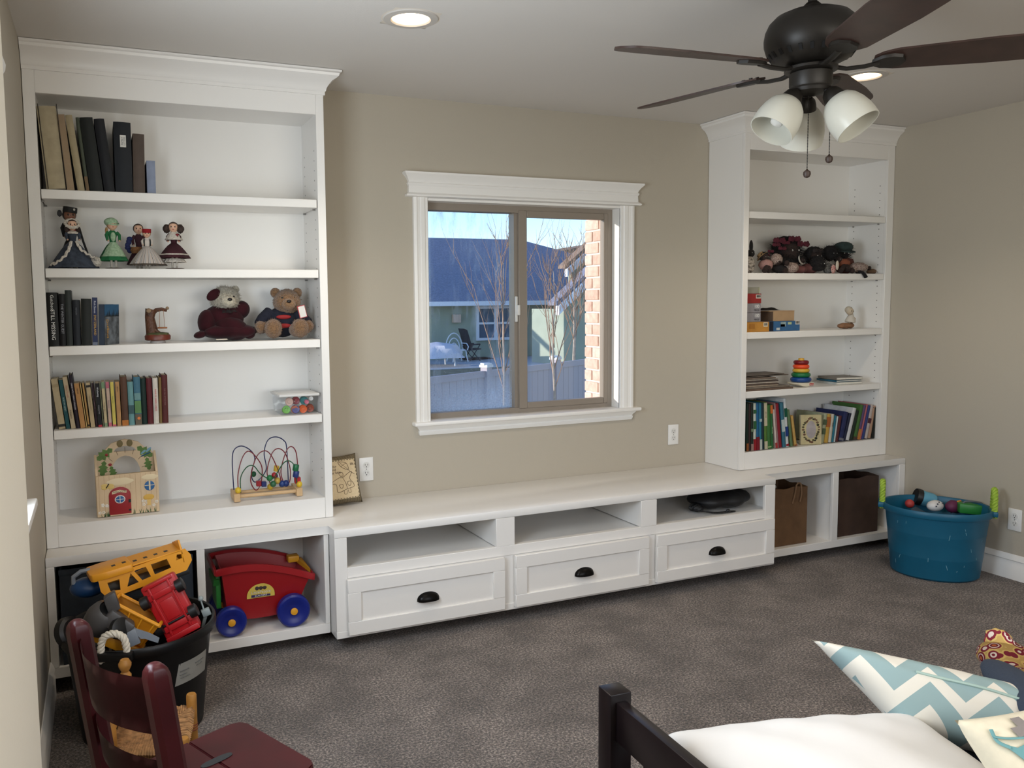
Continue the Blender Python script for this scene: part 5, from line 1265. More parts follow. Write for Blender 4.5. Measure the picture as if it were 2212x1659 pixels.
# ---------------------------------------------------------------- far bookcase: rag dolls
zs = 1.6125
G4 = 'rag dolls on the far bookcase'
BK = mat('rag_black', (22, 19, 20), .95, bump=.8, bscale=90); BRS = mat('rag_brown', (42, 28, 24), .9)
FLOR = mat('floral_cloth', (174, 158, 146), .95, rgb2=(104, 78, 72), scale=170); PINKC = mat('dusty_pink_cloth', (104, 64, 62), .95, var=.15, scale=40)
BURC = mat('bow_burgundy', (78, 22, 36), .95, var=.25, scale=40); DKG = mat('dark_teal_cloth', (44, 58, 56), .95, var=.2, scale=40)
RUST = mat('rust_cloth', (92, 52, 44), .95, var=.2, scale=40); ORNG = mat('orange_cloth', (122, 68, 46), .95, var=.2, scale=40); STRW = mat('straw', (150, 122, 88), .95, bump=.6, bscale=120)
def U(u, v, y): return AT(1590+u/6.379, 470+v/6.379, y=y)
px_m = 1/6.379/369.0
def rag(label, hu, hv, hr, y, skin, hair, cloth, bu, bv, bw, bh, legs=(), arms=(), hat=None, fluff=260, hl=.02):
    c = U(hu, hv, y); hr *= px_m
    t = thing('rag_doll', label, 'doll', (c.x, y, zs), 0, G4)
    b = B(); b.ell(c, (hr*.82, hr*.8, hr*.86), 18, 12); hd = part('head', b, skin, t)
    b = B()
    for s in (-1, 1): b.ell(c+Vector((s*hr*.3, -hr*.76, hr*.08)), (hr*.07, hr*.05, hr*.07), 8, 6)
    part('eyes', b, cm(190, 186, 180, .3), hd)
    if hair:
        b = B(); b.ell(c+Vector((0, hr*.16, hr*.14)), (hr*1.1, hr*.95, hr*1.04), 18, 12, f=lambda d: (1+.06*math.sin(9*d.x+5*d.z)) if d.y > -.5 or d.z > .6 else .75)
        hairs(b, c+Vector((0, hr*.12, hr*.1)), (hr*1.07, hr*.93, hr*1.01), fluff, hl, .0022, int(hu), .2); part('hair', b, hair, t)
    o = U(bu, bv, y-.005); w, h_ = bw*px_m, bh*px_m
    b = B(); b.ell(o, (w, min(w, .05), h_), 20, 12, f=fuzz(.05, int(bu), 5)); part('body', b, cloth, t)
    for (u, v, r_) in legs:
        q = U(u, v, y-.05); r_ *= px_m
        b = B(); b.tube([o+Vector((0, -.01, -h_*.3)), (o+q)/2+Vector((0, -.01, 0)), q], r_, 10); part('leg', b, skin, t)
    for (u, v, r_) in arms:
        q = U(u, v, y-.03); r_ *= px_m
        b = B(); b.tube([o+Vector((0, 0, h_*.5)), (o+q)/2+Vector((0, -.005, .004)), q], r_, 10); part('arm', b, cloth, t)
        b = B(); b.ell(q, r_*1.25, 10, 8); part('hand', b, skin, t)
    return t, hd, c, hr
def bow(t, u, v, s, y, m):
    c = U(u, v, y); s *= px_m*1.25; b = B()
    for k in (-1, 1): b.ell(c+Vector((k*s*.7, 0, 0)), (s*.75, s*.35, s*.78), 12, 8, f=lambda d: (.50+.5*abs(d.x))*(1+.12*math.sin(7*d.z+3*d.x)))
    b.ell(c, (s*.25, s*.3, s*.3), 8, 6); part('bow', b, m, t)
t, hd, c, hr = rag('black-eared rag doll in white print dress half hidden behind bookcase edge', 205, 480, 60, -.20, BK, None, mat('print_white', (186, 178, 168), .95, rgb2=(60, 54, 50), scale=90), 190, 640, 60, 110)
b = B(); b.ell(U(208, 385, -.20), (.012, .008, .035), 10, 8); part('ear', b, BK, t)
t, hd, c, hr = rag('small rag doll in straw hat and pale pink print dress', 390, 545, 62, -.20, BRS, BK, mat('pink_print', (160, 126, 118), .95, rgb2=(150, 110, 104), scale=160), 410, 650, 90, 75, legs=((440, 735, 34), (390, 735, 34)), fluff=60)
b = B(); b.lathe([(hr*1.3, 0), (hr*1.35, .002), (hr*.9, .006), (hr*.75, .022), (hr*.3, .026)], c+Vector((-.006, .01, .004)), 20, (-.4, .55, .75)); part('straw_hat', b, STRW, hd)
t, hd, c, hr = rag('rag doll in cream floral bonnet with black legs', 560, 590, 80, -.21, BRS, None, BK, 600, 700, 100, 52, legs=((690, 725, 36),))
b = B(); b.ell(c+Vector((0, .004, .008)), (hr*1.08, hr*.95, hr*1.02), 20, 12, f=lambda d: 1+.05*math.sin(8*math.atan2(d.z, d.x))); part('bonnet', b, FLOR, hd)
t, hd, c, hr = rag('largest black-haired rag doll with many burgundy bows', 715, 430, 185, -.13, BRS, BK, BK, 690, 600, 200, 130, fluff=500, hl=.032)
for u, v, s in ((600, 270, 60), (810, 250, 62), (930, 320, 62), (690, 300, 40), (640, 380, 40), (560, 330, 40), (480, 420, 30), (430, 470, 28)): bow(t, u, v, s, -.185, BURC)
t, hd, c, hr = rag('brown-faced rag doll lying in white floral dress under burgundy bows', 830, 620, 36, -.235, BRS, None, FLOR, 760, 665, 95, 72, arms=((700, 600, 28),))
t, hd, c, hr = rag('rag doll with white bonnet beside the burgundy bows', 905, 440, 55, -.19, BRS, BK, PINKC, 870, 565, 105, 55, fluff=80)
b = B(); b.lathe([(hr*.9, 0), (hr*1.25, -.004), (hr*1.2, .002)], c+Vector((0, -.004, .004)), 20, (.2, -.9, .3), close=False); part('bonnet_brim', b, LACE, hd)
t, hd, c, hr = rag('round black-haired rag doll with dark bow, between burgundy bows and green hat', 1080, 480, 122, -.17, BRS, BK, PINKC, 1010, 640, 130, 70, fluff=380, hl=.022)
bow(t, 1130, 395, 52, -.20, mat('bow_black', (40, 32, 32), .9))
t, hd, c, hr = rag('smallest front rag doll seen from behind with round black hair', 1135, 655, 98, -.225, BK, BK, BK, 1130, 715, 85, 35, fluff=260, hl=.014)
t, hd, c, hr = rag('speckled black-haired rag doll left of green-hatted one', 1310, 465, 100, -.19, BK, BK, mat('grey_print', (150, 150, 146), .95, rgb2=(70, 72, 76), scale=140), 1270, 665, 70, 70, fluff=340, hl=.024)
t, hd, c, hr = rag('green-hatted black rag doll in rust dress, tallest at row end', 1450, 345, 125, -.15, BK, BK, RUST, 1500, 500, 150, 120, fluff=420, hl=.034, arms=((1690, 570, 40),))
b = B(); b.ell(c+Vector((.004, -.01, .040)), (hr*1.15, hr*1.0, hr*.62), 18, 10, f=fuzz(.05, 3)); b.lathe([(hr*1.0, 0), (hr*1.35, -.004), (hr*1.3, .002)], c+Vector((0, -.012, .022)), 22, (0, -.2, 1), close=False); part('hat', b, DKG, hd)
t, hd, c, hr = rag('rag doll in orange top with cream collar, below green-hatted one', 1415, 560, 55, -.215, BRS, None, ORNG, 1480, 610, 85, 62, legs=((1440, 720, 30), (1540, 710, 34)))
b = B(); b.ell(U(1395, 640, -.245), (.012, .006, .028), 12, 8); part('collar', b, cm(206, 194, 176, .9), t)
b = B(); b.ell(U(1340, 690, -.245), (.017, .008, .026), 12, 8); part('apron', b, mat('red_check', (170, 80, 76), .95, rgb2=(206, 180, 170), scale=150), t)
t, hd, c, hr = rag('floral dressed rag doll lying with dark shoes over the shelf edge', 1835, 665, 36, -.235, BRS, None, FLOR, 1680, 655, 135, 70, arms=((1600, 700, 30),))
b = B(); b.tube([U(1690, 708, -.265), U(1745, 725, -.290), U(1775, 760, -.2965), U(1790, 790, -.2965)], .009, 10, taper=lambda u: .8+.4*u); part('shoe', b, BK, t)
b = B(); b.ell(U(1870, 712, -.20), (.03, .03, .016), 14, 8); t2 = part('shoe_sole', b, mat('tan_sole', (110, 84, 62), .9), t)
# everything soft settles on the shelf
for o in [o for o in COL.objects if o.get('group') == G4]:
    bpy.context.view_layer.update()
    lo = min((c_.matrix_world @ v.co).z for c_ in o.children_recursive if c_.type == 'MESH' for v in c_.data.vertices)
    if 'over the shelf' not in o['label']: o.location.z += zs+.0006-lo
    else:
        lo = min((c_.matrix_world @ v.co).z for c_ in o.children_recursive if c_.type == 'MESH' and not c_.name.startswith('shoe') for v in c_.data.vertices); o.location.z += zs+.0006-lo

# ---------------------------------------------------------------- puzzle boxes
zs = 1.290
def V(u, v, y): return AT(1590+u/6.379, 470+v/6.379, y=y)
def carton(name, label, cat, u0, u1, v0, v1, y, dep, rgb, base, left=None, group=None):
    a, c = V(u0, v1, y), V(u1, v0, y); h_ = (V(u0, v0, y)-a).z
    x0 = max(a.x, 3.469)
    t = thing(name, label, cat, ((x0+c.x)/2, y+dep/2, base), 0, group)
    b = B(); b.box(x0, c.x, y, y+dep, base+.0005, base+h_*.98-.0005, bev=.0012); part('carton', b, bmat(rgb, .5), t)
    return t, x0, c.x, base, base+h_*.98
G5 = 'puzzle boxes on the far bookcase'
yb = -.258
t, xa, xb, z0, z1 = carton('puzzle_box', 'orange puzzle box at the foot of the stack', 'box', 140, 459, 1440, 1583, yb, .19, (196, 140, 62), zs, group=G5); zo = z1
b = B(); b.box(xb-.042, xb-.012, yb-.0008, yb, z0+.028, z0+.052); lb = part('barcode_label', b, cm(214, 206, 186), t)
def bars(x0, x1, z0, z1, y, p):
    b = B(); r_ = random.Random(int(x0*1e4)); x = x0
    while x < x1:
        w = r_.choice((.0008, .0014, .002)); b.box(x, x+w, y-.0006, y, z0, z1); x += w+r_.choice((.001, .0016))
    part('barcode', b, cm(40, 38, 36), p, kind='stuff')
bars(xb-.038, xb-.016, z0+.034, z0+.048, yb-.0008, lb)
b = B(); b.box(xa+.02, xa+.06, yb-.0006, yb, z0+.018, z0+.046); part('print_panel', b, bmat((176, 118, 48)), t)
t, xa, xb, z0, z1 = carton('puzzle_box', 'blue puzzle box under the open brown box', 'box', 462, 880, 1436, 1577, yb+.01, .17, (58, 104, 148), zs, group=G5); zbl = z1; xbl = (xa, xb)
yq = yb+.01
b = B(); b.box(xa+.0002, xa+.026, yq-.0007, yq, z0+.0015, z1-.001); part('print_panel', b, bmat((34, 44, 66)), t)
for (f0, f1, g0, g1, col) in ((.36, .53, .45, .92, (150, 172, 176)), (.36, .50, .45, .70, (70, 74, 74)), (.60, .72, .66, .90, (190, 206, 160)), (.22, .33, .12, .36, (206, 210, 208))):
    b = B(); b.box(xa+(xb-xa)*f0, xa+(xb-xa)*f1, yq-.0008, yq, z0+(z1-z0)*g0, z0+(z1-z0)*g1); part('print_panel', b, bmat(col), t)
b = B(); b.box(xb-.034, xb-.003, yq-.0009, yq, z0+.036, z0+.058); lb = part('barcode_label', b, cm(214, 210, 200), t); bars(xb-.031, xb-.007, z0+.040, z0+.054, yq-.0009, lb)
zc_ = zo
for k, (v0, v1) in enumerate(((1305, 1437), (1172, 1302))):
    lab = ('grey 100 pieces puzzle box resting on the orange box', 'grey 100 pieces puzzle box under the red box')[k]
    t, xa, xb, z0, z1 = carton('puzzle_box', lab, 'box', 140, 342, v0, v1, yb, .17, (150, 146, 150), zc_, group=G5); zc_ = z1
    w = xb-xa
    text('lettering', '100', .0275, cm(236, 234, 230), t, frame_m((xb-.029-t.location.x, yb-.0012-t.location.y, (z0+z1)/2+.008-t.location.z), (1, 0, 0), (0, 0, 1)), sx=.95)
    text('lettering', '100', .031, cm(44, 42, 44), t, frame_m((xb-.029-t.location.x, yb-.0006-t.location.y, (z0+z1)/2+.008-t.location.z), (1, 0, 0), (0, 0, 1)), sx=.95, ext=.0002)
    text('lettering', 'PIECES', .0125, cm(50, 48, 50), t, frame_m((xb-.029-t.location.x, yb-.0008-t.location.y, z0+.013-t.location.z), (1, 0, 0), (0, 0, 1)))
t, xa, xb, z0, z1 = carton('puzzle_box', 'red puzzle box with barcode above the grey ones', 'box', 140, 350, 1030, 1170, yb-.002, .18, (150, 46, 44), zc_, group=G5); zc_ = z1
b = B(); b.box(xb-.038, xb-.004, yb-.0029, yb-.002, z1-.027, z1-.006); lb = part('barcode_label', b, cm(206, 200, 190), t); bars(xb-.034, xb-.009, z1-.022, z1-.009, yb-.0029, lb)
t, xa, xb, z0, z1 = carton('puzzle_box', 'small pale grey box topping the puzzle stack', 'box', 140, 322, 938, 1030, yb+.005, .14, (150, 148, 134), zc_, group=G5)
b = B(); b.box(xb-.004, xb-.0008, yb+.0042, yb+.005, z0+.002, z1-.002); part('print_panel', b, bmat((170, 176, 110)), t)
# open brown box turned so that two sides show
z0 = zbl; A_ = V(515, 1433, -.235); h_ = (V(515, 1300, -.235)-A_).z*.98
t = thing('wooden_box', 'plain brown box with dark cloth on top, on the blue box', 'box', (A_.x, -.235, z0+.0006), R(8))
L = V(848, 1433, -.235).x-A_.x
b = B(); b.box(0, L, 0, .004, 0, h_); part('front_panel', b, mat('box_tan', (178, 146, 110), .7, var=.05, scale=20), t, world=False)
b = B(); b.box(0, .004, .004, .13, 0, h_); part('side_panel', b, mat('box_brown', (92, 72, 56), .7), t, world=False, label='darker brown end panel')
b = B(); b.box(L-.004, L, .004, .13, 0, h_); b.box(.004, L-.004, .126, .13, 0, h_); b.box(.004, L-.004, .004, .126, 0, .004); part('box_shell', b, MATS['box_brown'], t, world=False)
b = B(); b.box(-.001, L+.001, -.001, .131, h_, h_+.005, bev=.001); part('lid', b, MATS['box_tan'], t, world=False)
cz = V(600, 1290, -.235).z
tt = thing('cloth_bundle', 'crumpled black cloth lying on the brown box', 'cloth', (A_.x+.03, -.18, z0+h_+.007))
b = B()
def cf(u, v): 
    p_, q_ = u-.5, v-.5
    return Vector((A_.x+.01+.13*p_+.01*math.sin(v*7), -.175+.07*q_, z0+h_+.0085+.014*max(0, 1-4*p_*p_)*max(0, 1-4*q_*q_)*(1+.5*math.sin(u*11)*math.sin(v*5))))
b.grid(cf, 18, 10, thick=.002); part('cloth', b, mat('black_cloth', (34, 30, 28), .9), tt)
# figurine: kneeling white-haired angel beside a driftwood piece
c = V(1560, 1550, -.20)
t = thing('angel_figurine', 'small white-headed angel figurine on brown driftwood base', 'figurine', (c.x, -.20, zs+.0005))
x, y = c.x, -.20
b = B(); b.ell((x-.045, y-.01, zs+.0175), (.060, .022, .017), 18, 10, f=fuzz(.08, 4)); b.ell((x+.008, y, zs+.018), (.022, .02, .0175), 14, 8, f=fuzz(.06, 5)); part('driftwood', b, mat('driftwood', (138, 100, 72), .8, var=.25, scale=40, bump=.6, bscale=60), t)
CRMF = mat('figurine_cream', (188, 172, 150), .5)
b = B(); b.tube([(x-.020, y, zs+.05), (x-.006, y, zs+.04), (x+.002, y, zs+.03)], .007, 8); part('leg', b, CRMF, t)
b = B(); b.lathe([(.028, 0), (.030, .01), (.018, .035), (.012, .05)], (x+.004, y, zs+.036), 18, (.15, 0, 1), wob=ruf(6, .05)); part('robe', b, cm(196, 188, 176, .7), t)
b = B(); b.ell((x-.004, y-.004, zs+.102), (.022, .021, .023), 16, 10); hd = part('head', b, CRMF, t)
b = B(); b.ell((x-.013, y-.024, zs+.104), .0025, 8, 6); b.ell((x+.004, y-.024, zs+.102), .0025, 8, 6); part('eyes', b, cm(50, 40, 36), hd)
b = B(); b.ell((x-.005, y+.003, zs+.110), (.024, .022, .021), 16, 10, f=lambda d: 1+.05*math.sin(12*d.x)*math.sin(11*d.z)); part('hair', b, cm(186, 176, 158, .8), hd)
for s in (0, 1):
    b = B(); b.ell((x+.026+.006*s, y+.006+.01*s, zs+.085+.012*s), (.007, .003, .020), 12, 8, rot=Matrix.Rotation(R(20), 4, 'Y').to_euler()); part('wing', b, cm(206, 200, 190, .7), t)
b = B(); b.tube([(x+.016, y-.012, zs+.070), (x+.030, y-.014, zs+.058), (x+.026, y-.014, zs+.045)], .0035, 8); part('arm', b, CRMF, t)

rest(t, zs)
# ---------------------------------------------------------------- shelf with stacking rings and flat books
zs = .9645
def Q(u, v, y): return AT(1590+u/6.506, 740+v/6.506, y=y)
c = Q(908, 585, -.20); x, y = c.x, -.20
t = thing('ring_stacker', 'rainbow ring stacking toy on white rocking base', 'toy', (x, y, zs+.0005))
b = B(); b.prism([(-.058, .016), (-.054, .024), (.054, .024), (.058, .016), (.030, .004), (0, 0), (-.030, .004)], -.048, .048, 'y', bev=.003)
bmesh.ops.translate(b.bm, verts=b.bm.verts, vec=(x, y, zs+.001)); ba = part('base', b, cm(222, 212, 190, .35), t)
b = B(); b.box(x+.018, x+.050, y-.0495, y-.047, zs+.008, zs+.021, bev=.001); part('logo_label', b, cm(170, 30, 32, .4), ba)
text('lettering', 'Fisher-Price', .0062, cm(230, 224, 214), ba, frame_m((x+.034-t.location.x, y-.0500-t.location.y, zs+.0145-t.location.z), (1, 0, 0), (0, 0, 1)))
z = zs+.026
b = B(); b.lathe([(.012, .0), (.010, .115), (.0165, .118), (.0165, .134), (.014, .138)], (x, y, z), 20); part('post', b, cm(216, 166, 56, .4), t, label='yellow centre post')
for nm, r, h_, col in (('blue', .058, .0285, (16, 66, 130)), ('green', .053, .0265, (18, 110, 58)), ('yellow', .047, .0225, (214, 172, 60)), ('orange', .0455, .0235, (236, 82, 40)), ('red', .0425, .024, (122, 22, 30))):
    b = B(); n_ = 10
    pr = [(r-h_/2+h_/2*math.cos(-PI/2+PI*k/n_), h_/2+h_/2*math.sin(-PI/2+PI*k/n_)) for k in range(n_+1)]
    pr = [(.012, pr[0][1])]+pr+[(.012, pr[-1][1])]
    b.lathe(pr, (x, y, z), 32); z += h_+.0002
    part('ring', b, cm(*col, .38), t, label=nm+' plastic ring')
# stack of board puzzles and thin books at the near end
G6 = 'flat boards on the far bookcase'
xx0 = 3.470
z = zs+.0006
stack = [(805, .012, (104, 84, 70), -.275, .22, 'bottom wide brown puzzle board lying flat under the board stack'), (760, .010, (124, 112, 98), -.27, .21, 'grey-brown board second in the flat stack'),
    (600, .008, (168, 150, 130), -.262, .19, 'beige board with pale edge in the flat stack'), (600, .008, (88, 72, 62), -.262, .19, 'dark brown thin board mid stack'), (598, .008, (176, 164, 150), -.262, .19, 'pale cream board mid stack'),
    (596, .009, (74, 62, 56), -.26, .19, 'darkest board in the flat stack'), (592, .008, (150, 140, 128), -.26, .18, 'grey board below the loose top ones'), (560, .008, (120, 104, 90), -.258, .18, 'brown board under the loose top sheet'), ]
for u, h_, col, yf, dp, lab in stack:
    x1 = Q(u, 600, yf).x
    t = thing('puzzle_board', lab, 'puzzle', ((xx0+x1)/2, yf+dp/2, z), 0, G6)
    b = B(); b.box(xx0+random.uniform(0, .006), x1, yf, yf+dp, z, z+h_-.002, bev=.001); part('board', b, mat('pboard_%d%d' % (col[0], col[1]), col, .8, var=.15, scale=30), t)
    b = B(); b.box(xx0+.012, x1-.008, yf+.008, yf+dp-.008, z+h_-.0021, z+h_-.0008); part('picture', b, bmat((col[0]-10, col[1]-6, col[2])), t); z += h_
for u, tilt, lab in ((700, 3.5, 'loose thin grey sheet board tilted atop the stack'), (640, -2.5, 'loose warped board atop the stack')):
    x1 = Q(u, 450, -.22).x; L = x1-xx0-.01
    t = thing('puzzle_board', lab, 'puzzle', (xx0+.006, -.245, z+.002+(L*math.sin(R(2.5)) if tilt < 0 else 0)), 0, G6); t.rotation_euler = (0, R(tilt*0+(-tilt if False else 0)), 0)
    t.rotation_euler = (0, R(-.6), 0)
    b = B(); b.box(0, L, 0, .15, 0, .004, bev=.001); part('board', b, bmat((112, 102, 92)), t, world=False); t.location.z = z+.0008; z += .0075
# three flat books
z = zs+.0006
for k, (u0, u1, h_, col, lab, rz) in enumerate(((1400, 1850, .0155, (196, 200, 196), 'white thin book lying at the bottom of the flat trio', 3), (1405, 1850, .012, (40, 96, 120), 'teal thin book lying in the middle of the flat trio', 5), (1400, 1852, .016, (130, 124, 116), 'grey book lying atop the flat trio beside ring toy', 2))):
    p = Q(1400, 590, -.235); q = Q(u1, 560, -.235)
    L = .185
    t = thing('picture_book', lab, 'book', (p.x, -.240, z), R(rz-10), 'flat books on the far bookcase')
    b = B(); b.box(0, L, 0, .16, 0, .0018, bev=.0005); b.box(0, L, 0, .16, h_-.0038, h_-.002, bev=.0005); b.box(-.002, .002, 0, .16, 0, h_-.002); part('cover', b, bmat(col), t, world=False)
    b = B(); b.box(.002, L-.003, .003, .157, .0018, h_-.0038); part('pages', b, PAGEW, t, world=False); z += h_

# ---------------------------------------------------------------- lowest shelf: children's books
ys, zs = -.255, .6285
G7 = 'children\'s books on the lowest far shelf'
def v4(u): return 977-(u-1609)*.098
ctop = SR[3]-.036
def kb(label, b0, b1, tx, ty, rgb, kd='hard', **k):
    u0, u1 = 1590+b0/6.506, 1590+b1/6.506
    return book(label, ys, zs, (u0, u1), (1590+tx/6.506, 740+ty/6.506), rgb, kd, depth=.21, vb=v4((u0+u1)/2), group=G7, top_z=ctop, pg=PAGEW, **k)
kb('dark green picture book first at the bookcase edge', 140, 171, 148, 855, (26, 56, 40), bands=[(0, .16, (150, 88, 44))])
kb('thin reddish brown picture book second in the row', 173, 205, 177, 860, (74, 40, 38))
kb('dark green book with light flecks third in the row', 207, 241, 207, 855, (32, 52, 42), bands=[(0, .14, (160, 130, 120)), (.4, .46, (120, 140, 110))])
kb('white and green patterned picture book with red foot', 243, 281, 237, 855, (196, 202, 186), bands=[(0, .24, (150, 28, 38)), (.45, .62, (48, 98, 60)), (.78, .86, (50, 100, 64))])
kb('bright blue picture book with dark red foot', 283, 326, 272, 855, (28, 94, 136), bands=[(0, .28, (128, 24, 40))])
kb('teal picture book with white marks and white foot', 328, 361, 312, 852, (40, 116, 140), bands=[(.0, .22, (196, 200, 192)), (.6, .66, (170, 190, 190))])
kb('deep blue-green picture book beside teal one', 363, 396, 345, 850, (24, 60, 76))
kb('green book with tall cream label at its head', 398, 438, 362, 848, (88, 122, 52), bands=[(.50, .99, (206, 194, 164)), (0, .17, (206, 196, 168))], letters=[('LEVEL ONE', .74, .36, (110, 90, 60))])
kb('plain grass green picture book', 441, 492, 415, 886, (64, 112, 56), bands=[(.03, .06, (170, 190, 130))])
kb('green book with small white title, orange head', 497, 526, 455, 880, (40, 100, 50), bands=[(.80, .99, (210, 110, 50))], letters=[('FIVE LITTLE', .42, .55, (196, 214, 170))])
kb('white book with red letters and red foot', 553, 580, 515, 945, (206, 188, 178), bands=[(0, .14, (176, 60, 60))])
kb('narrow grey-pink book before the dark red ones', 582, 601, 527, 855, (150, 118, 116))
kb('dark red picture book, wide spine', 603, 645, 550, 862, (136, 24, 40))
kb('teal blue picture book with white patches', 656, 700, 618, 850, (56, 110, 130), bands=[(.35, .62, (190, 204, 200))])
kb('tallest white and blue banded thin book', 704, 741, 665, 790, (208, 210, 210), bands=[(.02, .06, (150, 30, 44)), (.22, .42, (30, 60, 130)), (.62, .80, (20, 84, 64))])
kb('thin sage green book leaning after the tallest', 766, 802, 715, 950, (96, 120, 84))
kb('thin yellow tan book leaning at group end', 822, 856, 770, 1035, (196, 156, 88), bands=[(0, .05, (150, 90, 60))])
# storybook turned cover out
pA, pB = AT(1590+890/6.506, 740+1385/6.506, y=-.225), AT(1590+1150/6.506, 740+1435/6.506, y=-.262)
t = thing('storybook', 'cream storybook with floral wreath cover turned to face the room', 'book', (pA.x, -.215, zs+.0006), math.atan2(-.047, .118), G7)
Ws, Hs = .122, .172
b = B(); b.box(0, Ws, 0, .002, 0, Hs, bev=.0005); b.box(0, Ws, .014, .016, 0, Hs, bev=.0005); b.box(Ws-.0015, Ws, 0, .016, 0, Hs); part('cover', b, bmat((198, 184, 140)), t, world=False)
b = B(); b.box(.002, Ws-.002, .002, .014, .002, Hs-.002); part('pages', b, PAGEW, t, world=False)
b = B(); b.ell((Ws*.5, -.0004, Hs*.5), (Ws*.24, .0012, Hs*.30), 24, 8); part('oval_picture', b, bmat((176, 166, 164)), t, world=False)
for k in range(30):
    a = 2*PI*k/30; r_ = random.uniform(.92, 1.15); b = B()
    b.ell((Ws*.5+Ws*.34*r_*math.cos(a), -.0006, Hs*.5+Hs*.38*r_*math.sin(a)), (random.uniform(.005, .009), .0012, random.uniform(.004, .008)), 8, 4)
    part('wreath_leaf', b, bmat(random.choice([(88, 80, 52), (104, 70, 52), (70, 72, 48), (120, 92, 70)])), t, world=False)
t.rotation_euler = (R(-3), 0, t.rotation_euler.z); t.location.y = -.235
R2 = [ # b0 b1 tx ty rgb label extras
 (1185, 1230, 1240, 1005, (168, 172, 142), 'book with green and white speckled spine beside floral storybook', dict(bands=[(.3, .5, (90, 104, 74)), (.62, .80, (84, 98, 70))])),
 (1237, 1290, 1280, 1012, (200, 160, 72), 'yellow spined book with brown picture', dict(bands=[(.55, .9, (176, 100, 52))])),
 (1295, 1336, 1342, 1010, (204, 196, 180), 'white book with small dark title leaning right', dict(letters=[('POPPY', .62, .4, (60, 56, 60))])),
 (1340, 1368, 1388, 1030, (34, 110, 130), 'thin teal book leaning right', {}),
 (1370, 1391, 1420, 1040, (190, 200, 200), 'thin pale spined book leaning right', {}),
 (1393, 1432, 1450, 1035, (92, 44, 44), 'brown red book leaning before navy ones', {}),
 (1440, 1500, 1522, 985, (40, 46, 88), 'wide navy picture book with speckles', dict(bands=[(.02, .1, (120, 120, 130))])),
 (1503, 1537, 1592, 1000, (34, 40, 76), 'second navy book, thinner', {}),
 (1540, 1590, 1645, 930, (212, 212, 214), 'white spined book between navy and green', {}),
 (1600, 1641, 1690, 962, (40, 58, 44), 'dark green narrow book leaning right', {}),
 (1645, 1692, 1752, 885, (70, 108, 54), 'tall green picture book leaning right', dict(bands=[(0, .08, (80, 60, 50))])),
 (1696, 1731, 1785, 885, (92, 72, 108), 'muted purple picture book leaning right', dict(bands=[(0, .3, (196, 128, 60))])),
 (1734, 1757, 1822, 872, (176, 96, 104), 'dusty pink picture book leaning right', {}),
 (1762, 1800, 1858, 890, (52, 64, 120), 'royal blue picture book near row end', {}),
 (1806, 1846, 1892, 880, (190, 176, 168), 'pale spined book with maroon blot', dict(bands=[(.45, .6, (80, 36, 48))])),
 (1851, 1890, 1922, 892, (176, 140, 116), 'tan spined book second from the row end', {}),
 (1900, 1946, 1985, 918, (30, 34, 28), 'black-green book closing the row', {}),
]
PREV[(ys, zs)] = (AT(1590+1185/6.506, 960, y=ys).x, 0.02, 9)
for b0, b1, tx, ty, rgb, lab, ex in R2: kb(lab, b0, b1, tx, ty, rgb, **ex)
# two large pale books standing behind the navy ones
for (tu, tv, bu, dx, lab, col) in ((1535, 925, 1425, 0, 'large pale book with round red seal standing behind navy books', (176, 172, 176)), ):
    p = AT(1590+1290/6.506, 740+1400/6.506, y=-.10)
    t = thing('picture_book', lab, 'book', (p.x+.02, -.045, zs+.0006), R(-10), G7)
    h_ = AT(1590+1400/6.506, 740+870/6.506, y=-.09).z-zs
    b = B(); b.box(0, .155, 0, .002, 0, h_, bev=.0005); b.box(0, .155, .010, .012, 0, h_, bev=.0005); part('cover', b, bmat(col), t, world=False)
    b = B(); b.box(.002, .153, .002, .010, .002, h_-.002); part('pages', b, PAGEW, t, world=False)
    b = B(); b.lathe([(.010, 0), (.010, .0012)], (.12, -.0012, h_-.035), 18, (0, 1, 0)); part('seal', b, bmat((92, 40, 44)), t, world=False)
    b = B()
    for k in range(2): b.box(.03, .10, -.0008, 0, h_-.022-.030*k, h_-.019-.030*k)
    part('title_line', b, bmat((120, 110, 110)), t, world=False)

# ---------------------------------------------------------------- paper bags in the cubbies
zs = .0985
KR = mat('kraft_paper', (104, 76, 50), .9, var=.12, scale=14, bump=.5, bscale=18); KRD = mat('kraft_paper_dark', (70, 51, 41), .9, var=.10, scale=14, bump=.5, bscale=18)
def bag(label, x0, x1, y0, y1, h_, m, rz=0):
    t = thing('paper_bag', label, 'bag', ((x0+x1)/2, (y0+y1)/2, zs+.0005), 0, None)
    rr = random.Random(int(x0*100)); n = 40; bm_ = B()
    def per(k):
        u = (k % n)/n*4; s = int(u); f = u-s
        P_ = [(x0, y0), (x1, y0), (x1, y1), (x0, y1)]; a, c = P_[s], P_[(s+1) % 4]; return Vector((a[0]+(c[0]-a[0])*f, a[1]+(c[1]-a[1])*f, 0))
    rows = 10; vs = []
    for j in range(rows+1):
        for k in range(n):
            p = per(k); edge = (k % 10 == 0)
            d = 0 if edge or j == 0 else .004*math.sin(k*1.7+j*.9)*(j/rows)
            p += Vector((d, d, 0)); p.z = zs+.0006+h_*j/rows+(.004*math.sin(k*1.1) if j == rows else 0); vs.append(p)
    fs = [(j*n+k, j*n+(k+1) % n, (j+1)*n+(k+1) % n, (j+1)*n+k) for j in range(rows) for k in range(n)]+[tuple(range(n))[::-1]]
    bm_._add(vs, fs, True); part('bag_body', bm_, m, t)
    return t
t = bag('brown paper bag with looped handle and tissue showing, in left cubby of its base cabinet', 3.545, 3.845, -.372, -.15, .325, KR)
t['label'] = 'brown paper bag with looped handle and white tissue peeking out'
zt_ = zs+.325
